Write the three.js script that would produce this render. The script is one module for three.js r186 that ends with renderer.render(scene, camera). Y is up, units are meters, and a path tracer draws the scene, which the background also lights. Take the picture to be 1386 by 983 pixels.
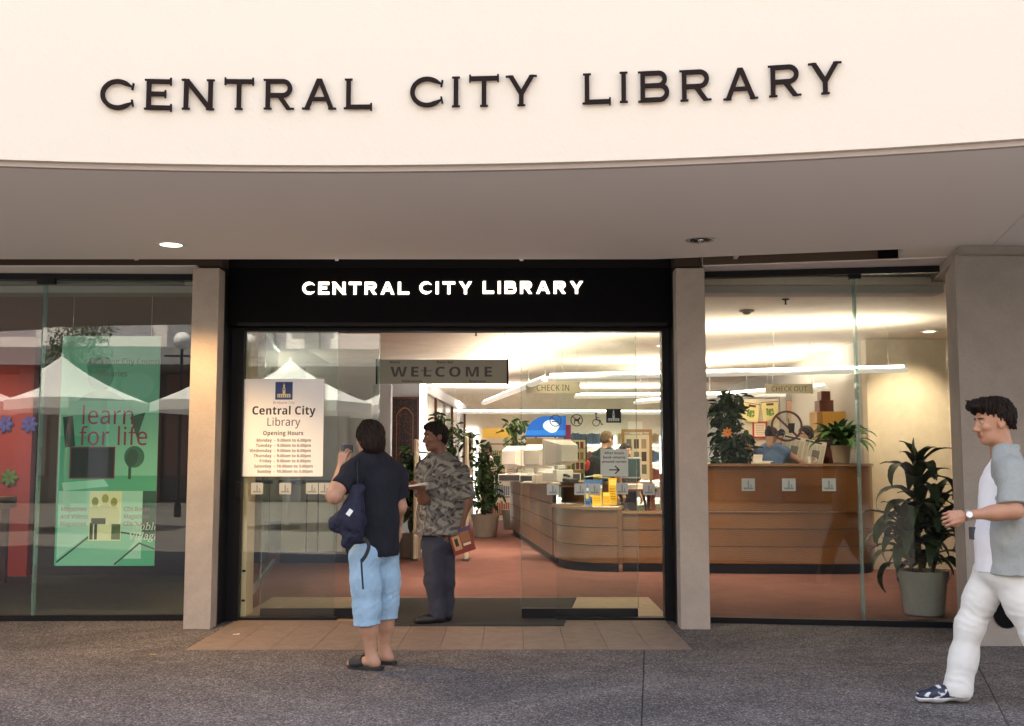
import * as THREE from 'three';
import { RoundedBoxGeometry } from 'three/addons/geometries/RoundedBoxGeometry.js';
import { mergeGeometries, toCreasedNormals } from 'three/addons/utils/BufferGeometryUtils.js';
import { ImprovedNoise } from 'three/addons/math/ImprovedNoise.js';
import { RectAreaLightUniformsLib } from 'three/addons/lights/RectAreaLightUniformsLib.js';

// ---------------------------------------------------------------- camera, sky, sun, exposure
const scene = new THREE.Scene();
const camera = new THREE.PerspectiveCamera(37.45, 1386 / 983, 0.1, 200);
camera.position.set(0, 1.4, 0);
camera.rotation.set(Math.atan(133.5 / 1450), 0, 0);
scene.add(camera);

const renderer = new THREE.WebGLRenderer({ antialias: true });
renderer.toneMapping = THREE.LinearToneMapping;
renderer.toneMappingExposure = 5.2;
renderer.shadowMap.enabled = true;
RectAreaLightUniformsLib.init();

{ // bright hazy summer sky, paler and warmer towards the horizon
  const W = 256, H = 128, d = new Float32Array(W * H * 4);
  for (let y = 0; y < H; y++) for (let x = 0; x < W; x++) {
    const up = Math.max(0, Math.sin(((y + 0.5) / H - 0.5) * Math.PI)), k = Math.pow(1 - up, 2.2), i = (y * W + x) * 4;
    d[i] = 0.30 + 0.50 * k; d[i + 1] = 0.38 + 0.42 * k; d[i + 2] = 0.54 + 0.24 * k; d[i + 3] = 1;
  }
  const t = new THREE.DataTexture(d, W, H, THREE.RGBAFormat, THREE.FloatType);
  t.mapping = THREE.EquirectangularReflectionMapping; t.magFilter = THREE.LinearFilter; t.needsUpdate = true;
  scene.background = t; scene.environment = t;
  scene.backgroundIntensity = scene.environmentIntensity = 0.85;
}
const sun = new THREE.DirectionalLight(0xfff1dc, 5.0);      // stands behind the library, high: the street front is in its own shade, the mall behind the camera in the sun
sun.position.set(-12, 44, -13); sun.target.position.set(0, 0, 0);
sun.castShadow = true;
sun.shadow.mapSize.set(2048, 2048);
Object.assign(sun.shadow.camera, { left: -40, right: 40, top: 40, bottom: -40, near: 1, far: 120 });
scene.add(sun, sun.target);

// ---------------------------------------------------------------- helpers
const V = (x, y, z) => new THREE.Vector3(x, y, z);
const noise = new ImprovedNoise();
let seed = 7;
const rnd = () => { seed = (seed + 0x6d2b79f5) | 0; let t = Math.imul(seed ^ (seed >>> 15), 1 | seed); t = (t + Math.imul(t ^ (t >>> 7), 61 | t)) ^ t; return ((t ^ (t >>> 14)) >>> 0) / 4294967296; };
const rr = (a, b) => a + (b - a) * rnd();
const fbm = (x, y, z, o = 4) => { let s = 0, a = 0.5; for (let i = 0; i < o; i++) { s += a * noise.noise(x, y, z); x = x * 2 + 7.1; y = y * 2 + 3.7; z = z * 2 + 1.3; a *= 0.5; } return s; };
const used = new Map();
function numbered(n) { const k = used.get(n) ?? 0; used.set(n, k + 1); return k ? `${n}_${String(k).padStart(3, '0')}` : n; }
function shade(o) { o.castShadow = true; o.receiveShadow = true; return o; }
function tag(o, label, category, group) { o.userData.label = label; o.userData.category = category; if (group) o.userData.group = group; return o; }
function thing(name, label, category, pos = [0, 0, 0], turn = 0, group) {
  const o = new THREE.Group(); o.name = numbered(name); o.position.set(...pos); o.rotation.y = turn; scene.add(o);
  return tag(o, label, category, group);
}
function part(parent, name, geo, mat, label) {
  const m = shade(new THREE.Mesh(geo, mat)); m.name = name; parent.add(m);
  if (label) m.userData.label = label;
  return m;
}
function one(name, label, category, geo, mat, pos = [0, 0, 0], turn = 0, group) {
  const m = shade(new THREE.Mesh(geo, mat)); m.name = numbered(name); m.position.set(...pos); m.rotation.y = turn; scene.add(m);
  return tag(m, label, category, group);
}
function struct(name, geo, mat) { const m = shade(new THREE.Mesh(geo, mat)); m.name = numbered(name); m.userData.kind = 'structure'; scene.add(m); return m; }
function copyOf(o, label, pos, turn) { const c = o.clone(); c.name = numbered(o.name.replace(/_\d+$/, '')); scene.add(c); c.userData = { ...o.userData, label }; if (pos) c.position.set(...pos); if (turn !== undefined) c.rotation.y = turn; return c; }
const clean = (g) => { const o = new THREE.BufferGeometry(), s = g.index ? g.toNonIndexed() : g; for (const k of ['position', 'normal', 'uv']) if (s.attributes[k]) o.setAttribute(k, s.attributes[k]); if (!o.attributes.uv) o.setAttribute('uv', new THREE.BufferAttribute(new Float32Array(o.attributes.position.count * 2), 2)); return o; };
const merge = (list) => mergeGeometries(list.map(clean));
// box with corner-to-corner extents, uv in metres
function box(x0, x1, y0, y1, z0, z1, r = 0) {
  const w = Math.abs(x1 - x0), h = Math.abs(y1 - y0), d = Math.abs(z1 - z0);
  const g = r ? new RoundedBoxGeometry(w, h, d, 2, Math.min(r, w / 2.05, h / 2.05, d / 2.05)) : new THREE.BoxGeometry(w, h, d);
  g.translate((x0 + x1) / 2, (y0 + y1) / 2, (z0 + z1) / 2);
  return boxUV(g);
}
const cbox = (w, h, d, x = 0, y = 0, z = 0, r = 0) => box(x - w / 2, x + w / 2, y - h / 2, y + h / 2, z - d / 2, z + d / 2, r);
function boxUV(g) {
  const p = g.attributes.position, n = g.attributes.normal, uv = new Float32Array(p.count * 2);
  for (let i = 0; i < p.count; i++) {
    const ax = Math.abs(n.getX(i)), ay = Math.abs(n.getY(i)), az = Math.abs(n.getZ(i));
    uv[2 * i] = ax > ay && ax > az ? p.getZ(i) : p.getX(i);
    uv[2 * i + 1] = ay > ax && ay > az ? p.getZ(i) : p.getY(i);
  }
  g.setAttribute('uv', new THREE.BufferAttribute(uv, 2));
  return g;
}
function cyl(r0, r1, h, x = 0, y = 0, z = 0, seg = 24) { const g = new THREE.CylinderGeometry(r1, r0, h, seg); g.translate(x, y + h / 2, z); return g; }
function tube(points, r, seg = 24, rad = 8) { return new THREE.TubeGeometry(new THREE.CatmullRomCurve3(points.map((p) => (Array.isArray(p) ? V(...p) : p)), false, 'centripetal'), seg, r, rad); }
function rod(a, b, r, seg = 10) { const A = V(...a), B = V(...b), g = new THREE.CylinderGeometry(r, r, A.distanceTo(B), seg); g.applyQuaternion(new THREE.Quaternion().setFromUnitVectors(V(0, 1, 0), B.clone().sub(A).normalize())); g.translate(...A.add(B).multiplyScalar(0.5)); return g; }
const lathe = (pts, seg = 32) => new THREE.LatheGeometry(pts.map((p) => new THREE.Vector2(...p)), seg);
// a wall or board that follows a line on plan: thickness t to the far side (left-hand side of the line's direction)
function strip(pts, y0, y1, t) {
  const n = pts.length, off = [], P = [], U = [], I = []; let run = 0;
  for (let i = 0; i < n; i++) {
    const a = pts[Math.max(0, i - 1)], b = pts[Math.min(n - 1, i + 1)], dx = b[0] - a[0], dz = b[1] - a[1], l = Math.hypot(dx, dz);
    off.push([dz / l * t, -dx / l * t]);
  }
  const quad = (a, b, c, d, ua, ub, va, vb) => { const k = P.length / 3; P.push(...a, ...b, ...c, ...d); U.push(ua, va, ub, va, ub, vb, ua, vb); I.push(k, k + 1, k + 2, k, k + 2, k + 3); };
  for (let i = 0; i + 1 < n; i++) {
    const [ax, az] = pts[i], [bx, bz] = pts[i + 1], [ox, oz] = off[i], [qx, qz] = off[i + 1], l = Math.hypot(bx - ax, bz - az);
    quad([ax, y0, az], [bx, y0, bz], [bx, y1, bz], [ax, y1, az], run, run + l, y0, y1);
    quad([bx + qx, y0, bz + qz], [ax + ox, y0, az + oz], [ax + ox, y1, az + oz], [bx + qx, y1, bz + qz], run + l, run, y0, y1);
    quad([ax, y1, az], [bx, y1, bz], [bx + qx, y1, bz + qz], [ax + ox, y1, az + oz], run, run + l, 0, t);
    quad([ax + ox, y0, az + oz], [bx + qx, y0, bz + qz], [bx, y0, bz], [ax, y0, az], run, run + l, 0, t);
    if (i === 0) quad([ax + ox, y0, az + oz], [ax, y0, az], [ax, y1, az], [ax + ox, y1, az + oz], 0, t, y0, y1);
    if (i === n - 2) quad([bx, y0, bz], [bx + qx, y0, bz + qz], [bx + qx, y1, bz + qz], [bx, y1, bz], 0, t, y0, y1);
    run += l;
  }
  const g = new THREE.BufferGeometry();
  g.setAttribute('position', new THREE.Float32BufferAttribute(P, 3)); g.setAttribute('uv', new THREE.Float32BufferAttribute(U, 2)); g.setIndex(I);
  return toCreasedNormals(g, 0.5);
}
// flat slab from a polygon on plan, top at y1
function slab(poly, y0, y1, bevel = 0) {
  const s = new THREE.Shape(poly.map(([x, z]) => new THREE.Vector2(x, -z)));
  const g = new THREE.ExtrudeGeometry(s, { depth: y1 - y0 - bevel, bevelEnabled: bevel > 0, bevelThickness: bevel, bevelSize: bevel, bevelOffset: -bevel, bevelSegments: 1, curveSegments: 8 });
  g.rotateX(-Math.PI / 2); g.translate(0, y0, 0);
  return boxUV(g);
}
// ---------------------------------------------------------------- textures
function canvasTex(w, h, draw, srgb = true) {
  const c = document.createElement('canvas'); c.width = w; c.height = h; draw(c.getContext('2d'), w, h);
  const t = new THREE.CanvasTexture(c); if (srgb) t.colorSpace = THREE.SRGBColorSpace; t.anisotropy = 8; return t;
}
function dataTex(n, fn, size, srgb = false) { // fn(u, v) -> [r, g, b] 0..1; covers size metres
  const d = new Uint8Array(n * n * 4);
  for (let y = 0; y < n; y++) for (let x = 0; x < n; x++) { const c = fn(x / n, y / n, x, y), i = (y * n + x) * 4; d[i] = Math.max(0, Math.min(255, c[0] * 255)); d[i + 1] = Math.max(0, Math.min(255, c[1] * 255)); d[i + 2] = Math.max(0, Math.min(255, c[2] * 255)); d[i + 3] = 255; }
  const t = new THREE.DataTexture(d, n, n); t.wrapS = t.wrapT = THREE.RepeatWrapping; t.magFilter = THREE.LinearFilter; t.minFilter = THREE.LinearMipmapLinearFilter; t.generateMipmaps = true; t.repeat.set(1 / size, 1 / size);
  if (srgb) t.colorSpace = THREE.SRGBColorSpace; t.needsUpdate = true; return t;
}
const hash2 = (x, y) => { let h = Math.imul(x, 374761393) ^ Math.imul(y, 668265263); h = Math.imul(h ^ (h >>> 13), 1274126177); return ((h ^ (h >>> 16)) >>> 0) / 4294967296; };
// noise that closes on itself over the texture
const tn = (u, v, f, z = 0, o = 3) => { const a = u * Math.PI * 2, b = v * Math.PI * 2, r = f / 6.2832; return fbm(Math.cos(a) * r + 11 + z, Math.sin(a) * r + Math.cos(b) * r * 1.01 + 5, Math.sin(b) * r + z * 3.1, o); };
const std = (color, roughness = 0.8, more = {}) => new THREE.MeshStandardMaterial({ color: Array.isArray(color) ? new THREE.Color().setRGB(...color) : color, roughness, ...more });
const phys = (color, roughness, more) => new THREE.MeshPhysicalMaterial({ color: Array.isArray(color) ? new THREE.Color().setRGB(...color) : color, roughness, ...more });

const stoneTex = dataTex(1600, (u, v, x, y) => { // washed river gravel set in dark cement, worn and stained
  const big = tn(u, v, 5, 1), mid = tn(u, v, 26, 2), cell = hash2(x >> 1, y >> 1), fine = hash2(x, y), cc = hash2((x + 3) >> 2, (y + 1) >> 2);
  let k = 0.33 + 0.11 * big + 0.09 * mid + 0.20 * (cell - 0.5) + 0.10 * (fine - 0.5) + 0.20 * (cc - 0.5);
  if (cell > 0.93) k += 0.18; if (cc > 0.93) k -= 0.10;
  const warm = 0.03 * (hash2((x >> 2) + 9, y >> 2) - 0.5) + 0.02;
  return [k + warm * 0.8, k * 0.965, k * 0.945];
}, 5.2, true);
const stoneBump = dataTex(512, (u, v, x, y) => { const k = 0.4 + 0.5 * hash2(x >> 1, y >> 1) * 0.8 + 0.3 * tn(u, v, 40, 5); return [k, k, k]; }, 1.3);
const renderTex = dataTex(512, (u, v, x, y) => { const k = 0.5 + 0.35 * (hash2(x, y) - 0.5) + 0.5 * tn(u, v, 30, 3); return [k, k, k]; }, 1.1);
const plasterTint = dataTex(512, (u, v, x, y) => { const k = 0.93 + 0.07 * tn(u, v, 7, 4) + 0.05 * tn(u, v, 30, 8) + 0.05 * (hash2(x, y) - 0.5); return [k, k * 0.995, k * 0.985]; }, 3.1, true);
const carpetTex = dataTex(1024, (u, v, x, y) => { const k = 0.80 + 0.16 * (hash2(x, y) - 0.5) + 0.12 * (hash2(x >> 1, y >> 1) - 0.5) + 0.10 * tn(u, v, 9, 6); return [k, k * 0.97, k * 0.95]; }, 2.2, true);
const carpetBump = dataTex(256, (u, v, x, y) => { const k = hash2(x, y); return [k, k, k]; }, 0.5);
const woodTex = dataTex(1024, (u, v, x, y) => { // straight grain along u
  const w = tn(u, v, 2.5, 9, 2), g = Math.sin((v * 60 + 5 * w + 1.2 * tn(u, v, 6, 12)) * 6.2832) * 0.5 + 0.5, f = hash2(x >> 5, y) - 0.5, k = 0.76 + 0.13 * g + 0.10 * f + 0.16 * w;
  return [k, k * (0.985 + 0.02 * g), k * 0.97];
}, 1.4, true);
const tileTex = dataTex(512, (u, v, x, y) => { const k = 0.86 + 0.12 * tn(u, v, 12, 14) + 0.12 * (hash2(x, y) - 0.5) + 0.08 * (hash2(x >> 2, y >> 2) - 0.5); return [k, k * 0.985, k * 0.97]; }, 1.4, true);
const weave = dataTex(256, (u, v, x, y) => { const k = 0.5 + 0.25 * Math.sin(x * 1.57) * Math.cos(y * 1.57) + 0.3 * (hash2(x, y) - 0.5); return [k, k, k]; }, 0.16);
// ---------------------------------------------------------------- lettering: wide capitals with small spur serifs, outlined from their strokes
const seg2 = (ax, ay, bx, by, t) => { const l = Math.hypot(bx - ax, by - ay), ux = (bx - ax) / l, uy = (by - ay) / l; return (x, y) => { const px = x - (ax + bx) / 2, py = y - (ay + by) / 2, a = Math.abs(px * ux + py * uy) - l / 2, b = Math.abs(-px * uy + py * ux) - t / 2; return Math.max(a, b); }; };
const un = (...f) => (x, y) => Math.min(...f.map((g) => g(x, y)));
const ring2 = (cx, cy, a, b, t, tv = t) => (x, y) => { const o = (Math.hypot((x - cx) / a, (y - cy) / b) - 1) * Math.min(a, b), i = (Math.hypot((x - cx) / (a - t), (y - cy) / (b - tv)) - 1) * Math.min(a - t, b - tv); return Math.max(o, -i); };
const cut = (f, g) => (x, y) => Math.max(f(x, y), -g(x, y));
const bowl = (x0, x1, y0, y1, t) => { const cy = (y0 + y1) / 2, b = (y1 - y0) / 2, cx = x1 - b; return un(seg2(x0, y0 + t / 2, cx, y0 + t / 2, t), seg2(x0, y1 - t / 2, cx, y1 - t / 2, t), (x, y) => Math.max(ring2(cx, cy, b, b, t)(x, y), cx - x)); };
function glyph(ch, w, t, sf) { // w width, t stroke, sf serif reach; cap height 1
  const ser = (x, y, v = 0) => v ? seg2(x, y - t / 2 - sf, x, y + t / 2 + sf, 0.05) : seg2(x - t / 2 - sf, y, x + t / 2 + sf, y, 0.05);
  const L = t / 2 + sf, R = w - t / 2 - sf, s = sf > 0;
  const add = (f, ...g) => (s ? un(f, ...g) : f);
  switch (ch) {
    case 'I': return add(seg2(w / 2, 0, w / 2, 1, t), ser(w / 2, 0.025), ser(w / 2, 0.975));
    case 'L': return add(un(seg2(L, 0, L, 1, t), seg2(L - t / 2, t / 2, w, t / 2, t)), ser(L, 0.975), ser(L - 0.02, 0.025), ser(w - 0.025, t / 2, 1));
    case 'E': return add(un(seg2(L, 0, L, 1, t), seg2(L, t / 2, w, t / 2, t), seg2(L, 1 - t / 2, w * 0.97, 1 - t / 2, t), seg2(L, 0.52, w * 0.78, 0.52, t)), ser(L - 0.01, 0.975), ser(L - 0.01, 0.025), ser(w - 0.025, t / 2, 1), ser(w * 0.97 - 0.025, 1 - t / 2, 1), ser(w * 0.78 - 0.025, 0.52, 1));
    case 'T': return add(un(seg2(w / 2, 0, w / 2, 1, t), seg2(0, 1 - t / 2, w, 1 - t / 2, t)), ser(w / 2, 0.025), ser(0.025, 1 - t / 2, 1), ser(w - 0.025, 1 - t / 2, 1));
    case 'N': return add(un(seg2(L, 0, L, 1, t), seg2(R, 0, R, 1, t), cut(cut(seg2(L - t * 0.4, 1.05, R + t * 0.4, -0.05, t * 1.1), seg2(L, 1, R, 1, -0.0001)), (x, y) => (y > 1 || y < 0 ? -1 : 1))), ser(L, 0.025), ser(L - 0.03, 0.975), ser(R, 0.975), ser(R, 0.025));
    case 'A': return add(un(cut(un(seg2(t / 2 + sf, -0.05, w / 2 + 0.0, 1.02, t), seg2(w - t / 2 - sf, -0.05, w / 2, 1.02, t)), (x, y) => (y > 1 || y < 0 ? -1 : 1)), seg2(w * 0.26, 0.34, w * 0.74, 0.34, t * 0.85)), ser(t / 2 + sf, 0.025), ser(w - t / 2 - sf, 0.025), seg2(w / 2 - t / 2 - 0.02, 0.975, w / 2 + t / 2 + 0.02, 0.975, 0.05));
    case 'Y': return add(un(seg2(w / 2, 0, w / 2, 0.48, t), cut(un(seg2(t / 2 + sf, 1.05, w / 2, 0.40, t), seg2(w - t / 2 - sf, 1.05, w / 2, 0.40, t)), (x, y) => (y > 1 ? -1 : 1))), ser(w / 2, 0.025), ser(t / 2 + sf, 0.975), ser(w - t / 2 - sf, 0.975));
    case 'R': return add(un(seg2(L, 0, L, 1, t), bowl(L, w * 0.95, 0.40, 1, t), cut(seg2(w * 0.50, 0.48, w - t * 0.6 - sf * 0.5, -0.05, t), (x, y) => (y < 0 ? -1 : 1))), ser(L, 0.025), ser(L - 0.02, 0.975), ser(w - t / 2 - sf * 0.6, 0.025));
    case 'B': return add(un(seg2(L, 0, L, 1, t), bowl(L, w * 0.93, 0.46, 1, t), bowl(L, w, 0, 0.46 + t, t)), ser(L - 0.02, 0.025), ser(L - 0.02, 0.975));
    case 'C': return add(cut(ring2(w * 0.52, 0.5, w * 0.52, 0.5, t), (x, y) => Math.max(w * 0.60 - x, Math.abs(y - 0.5) - 0.23 - 0.28 * (w - x))), seg2(w * 0.955, 0.66, w * 0.995, 0.88, 0.055), seg2(w * 0.955, 0.34, w * 0.995, 0.12, 0.055));
    default: return () => 1;
  }
}
function outline(f, w, step) { // closed lines where f = 0, inside on the left
  const x0 = -0.16, y0 = -0.08, nx = Math.ceil((w + 0.32) / step), ny = Math.ceil(1.16 / step), val = (i, j) => f(x0 + i * step, y0 + j * step) + 1e-6;
  const v = []; for (let j = 0; j <= ny; j++) { v.push([]); for (let i = 0; i <= nx; i++) v[j].push(val(i, j)); }
  const next = new Map(), pt = new Map();
  const cross = (i, j, di, dj) => { const k = `${i},${j},${di}`; if (!pt.has(k)) { const a = v[j][i], b = v[j + dj][i + di], t = Math.min(0.97, Math.max(0.03, a / (a - b))); pt.set(k, [x0 + (i + di * t) * step, y0 + (j + dj * t) * step]); } return k; };
  for (let j = 0; j < ny; j++) for (let i = 0; i < nx; i++) {
    const c = [v[j][i] < 0, v[j][i + 1] < 0, v[j + 1][i + 1] < 0, v[j + 1][i] < 0], e = [[i, j, 1, 0], [i + 1, j, 0, 1], [i, j + 1, 1, 0], [i, j, 0, 1]];
    const outs = [], ins = [];
    for (let k = 0; k < 4; k++) { const a = c[k], b = c[(k + 1) % 4]; if (a && !b) outs.push(k); if (!a && b) ins.push(k); }
    for (const o of outs) { const n = ins.length === 1 ? ins[0] : (o + 3) % 4; next.set(cross(...e[o]), cross(...e[n])); }
  }
  const loops = [];
  while (next.size) { const [s] = next.keys(); let k = s; const loop = []; while (next.has(k)) { loop.push(pt.get(k)); const n = next.get(k); next.delete(k); k = n; } if (loop.length > 5) loops.push(loop); }
  const slim = (l) => l.filter((p, i) => { const a = l[(i + l.length - 1) % l.length], b = l[(i + 1) % l.length]; return Math.abs((b[0] - a[0]) * (p[1] - a[1]) - (b[1] - a[1]) * (p[0] - a[0])) > 2e-6; });
  return loops.map(slim).filter((l) => l.length > 3);
}
const area2 = (l) => l.reduce((s, p, i) => { const q = l[(i + 1) % l.length]; return s + p[0] * q[1] - q[0] * p[1]; }, 0);
function letterGeo(ch, w, t, sf, scale, depth, bevel = 0) {
  const loops = outline(glyph(ch, w, t, sf), w, 0.014).map((l) => l.map(([x, y]) => new THREE.Vector2(x * scale, y * scale)));
  const A = loops.map((l) => area2(l.map((p) => [p.x, p.y])));
  const sgn = Math.sign(A[A.reduce((m, a, i) => (Math.abs(a) > Math.abs(A[m]) ? i : m), 0)]);
  const outer = loops.filter((l, i) => Math.sign(A[i]) === sgn), holes = loops.filter((l, i) => Math.sign(A[i]) !== sgn);
  const shapes = outer.map((l) => { const s = new THREE.Shape(l); return s; });
  if (shapes.length) shapes[0].holes = holes.map((h) => new THREE.Path(h));
  return new THREE.ExtrudeGeometry(shapes, { depth, bevelEnabled: bevel > 0, bevelSize: bevel, bevelThickness: bevel, bevelSegments: 1, curveSegments: 1 });
}
// ---------------------------------------------------------------- distance fields and their surfaces (people, cloth, bags)
const smin = (a, b, k) => { const h = Math.max(k - Math.abs(a - b), 0) / k; return Math.min(a, b) - h * h * k * 0.25; };
const smax = (a, b, k) => -smin(-a, -b, k);
// tapered capsule between two joints
function cap(a, b, ra, rb = ra) {
  const [ax, ay, az] = a, bx = b[0] - ax, by = b[1] - ay, bz = b[2] - az, bb = bx * bx + by * by + bz * bz || 1e-9;
  return (x, y, z) => { const px = x - ax, py = y - ay, pz = z - az; let t = (px * bx + py * by + pz * bz) / bb; t = t < 0 ? 0 : t > 1 ? 1 : t; return Math.hypot(px - bx * t, py - by * t, pz - bz * t) - (ra + (rb - ra) * t); };
}
// the same, with a cross-section wider by f along direction n than across it
function flat(a, b, ra, rb, n, f) {
  const base = cap(a, b, ra, rb), l = Math.hypot(...n), nx = n[0] / l, ny = n[1] / l, nz = n[2] / l, mx = (a[0] + b[0]) / 2, my = (a[1] + b[1]) / 2, mz = (a[2] + b[2]) / 2, k = 1 / f - 1;
  return (x, y, z) => { const d = ((x - mx) * nx + (y - my) * ny + (z - mz) * nz) * k; return base(x + nx * d, y + ny * d, z + nz * d); };
}
function ell(c, r, rot) { // ellipsoid; rot an optional Matrix3-like list of its axes
  const m = Math.min(...r), [rx, ry, rz] = r, [cx, cy, cz] = c;
  return (x, y, z) => { let px = x - cx, py = y - cy, pz = z - cz; if (rot) { const q = [px, py, pz]; px = q[0] * rot[0] + q[1] * rot[1] + q[2] * rot[2]; py = q[0] * rot[3] + q[1] * rot[4] + q[2] * rot[5]; pz = q[0] * rot[6] + q[1] * rot[7] + q[2] * rot[8]; } const k0 = Math.hypot(px / rx, py / ry, pz / rz), k1 = Math.hypot(px / (rx * rx), py / (ry * ry), pz / (rz * rz)); return k1 < 1e-9 ? -m : k0 * (k0 - 1) / k1; };
}
const blend = (k, ...fs) => (x, y, z) => { let d = fs[0](x, y, z); for (let i = 1; i < fs.length; i++) d = smin(d, fs[i](x, y, z), k); return d; };
const under = (f, p, n, k = 0.006) => { const l = Math.hypot(...n); return (x, y, z) => smax(f(x, y, z), ((x - p[0]) * n[0] + (y - p[1]) * n[1] + (z - p[2]) * n[2]) / l, k); }; // keeps the side behind the plane
const wrinkle = (f, amp, fx, fy, fz, seed_ = 0) => (x, y, z) => { const d = f(x, y, z); return Math.abs(d) > 0.05 ? d : d + amp * (fbm(x * fx + seed_, y * fy, z * fz + seed_, 3)); };
function surface(f, lo, hi, h, color) { // naive surface nets
  const n = [0, 1, 2].map((i) => Math.ceil((hi[i] - lo[i]) / h) + 1), [nx, ny, nz] = n, N = nx * ny, val = new Float32Array(N * nz);
  // coarse pass first: far cells keep their coarse value
  const st = 4;
  for (let k = 0; k < nz; k += st) for (let j = 0; j < ny; j += st) for (let i = 0; i < nx; i += st) {
    const c = f(lo[0] + (i + 1.5) * h, lo[1] + (j + 1.5) * h, lo[2] + (k + 1.5) * h), far = Math.abs(c) > h * 6.5;
    for (let kk = k; kk < Math.min(nz, k + st); kk++) for (let jj = j; jj < Math.min(ny, j + st); jj++) for (let ii = i; ii < Math.min(nx, i + st); ii++) val[ii + jj * nx + kk * N] = far ? c : f(lo[0] + ii * h, lo[1] + jj * h, lo[2] + kk * h);
  }
  const at = new Int32Array(N * nz).fill(-1), P = [], C = [0, 1, nx, nx + 1, N, N + 1, N + nx, N + nx + 1];
  const E = [[0, 1], [2, 3], [4, 5], [6, 7], [0, 2], [1, 3], [4, 6], [5, 7], [0, 4], [1, 5], [2, 6], [3, 7]];
  for (let k = 0; k + 1 < nz; k++) for (let j = 0; j + 1 < ny; j++) for (let i = 0; i + 1 < nx; i++) {
    const o = i + j * nx + k * N; let m = 0; for (let c = 0; c < 8; c++) if (val[o + C[c]] < 0) m |= 1 << c;
    if (m === 0 || m === 255) continue;
    let x = 0, y = 0, z = 0, q = 0;
    for (const [a, b] of E) if (((m >> a) & 1) !== ((m >> b) & 1)) { const va = val[o + C[a]], t = va / (va - val[o + C[b]]); x += (a & 1) + t * ((b & 1) - (a & 1)); y += ((a >> 1) & 1) + t * (((b >> 1) & 1) - ((a >> 1) & 1)); z += (a >> 2) + t * ((b >> 2) - (a >> 2)); q++; }
    at[o] = P.length / 3; P.push(lo[0] + (i + x / q) * h, lo[1] + (j + y / q) * h, lo[2] + (k + z / q) * h);
  }
  const I = [];
  const face = (a, b, c, d, flip) => { if (a < 0 || b < 0 || c < 0 || d < 0) return; if (flip) I.push(a, c, b, a, d, c); else I.push(a, b, c, a, c, d); };
  for (let k = 1; k + 1 < nz; k++) for (let j = 1; j + 1 < ny; j++) for (let i = 1; i + 1 < nx; i++) {
    const o = i + j * nx + k * N, s = val[o] < 0;
    if (s !== val[o + 1] < 0) face(at[o], at[o - nx], at[o - nx - N], at[o - N], !s);
    if (s !== val[o + nx] < 0) face(at[o], at[o - N], at[o - 1 - N], at[o - 1], !s);
    if (s !== val[o + N] < 0) face(at[o], at[o - 1], at[o - 1 - nx], at[o - nx], !s);
  }
  const Nn = new Float32Array(P.length), uv = new Float32Array(P.length / 3 * 2), e = h * 0.4;
  for (let i = 0; i < P.length; i += 3) {
    const x = P[i], y = P[i + 1], z = P[i + 2]; let a = f(x + e, y, z) - f(x - e, y, z), b = f(x, y + e, z) - f(x, y - e, z), c = f(x, y, z + e) - f(x, y, z - e); const l = Math.hypot(a, b, c) || 1;
    Nn[i] = a / l; Nn[i + 1] = b / l; Nn[i + 2] = c / l; uv[i / 3 * 2] = x + z; uv[i / 3 * 2 + 1] = y + 0.3 * z;
  }
  const g = new THREE.BufferGeometry();
  g.setAttribute('position', new THREE.Float32BufferAttribute(P, 3)); g.setAttribute('normal', new THREE.BufferAttribute(Nn, 3)); g.setAttribute('uv', new THREE.BufferAttribute(uv, 2)); g.setIndex(I);
  if (color) { const col = new Float32Array(P.length); for (let i = 0; i < P.length; i += 3) col.set(color(P[i], P[i + 1], P[i + 2]), i); g.setAttribute('color', new THREE.BufferAttribute(col, 3)); }
  return g;
}
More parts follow.
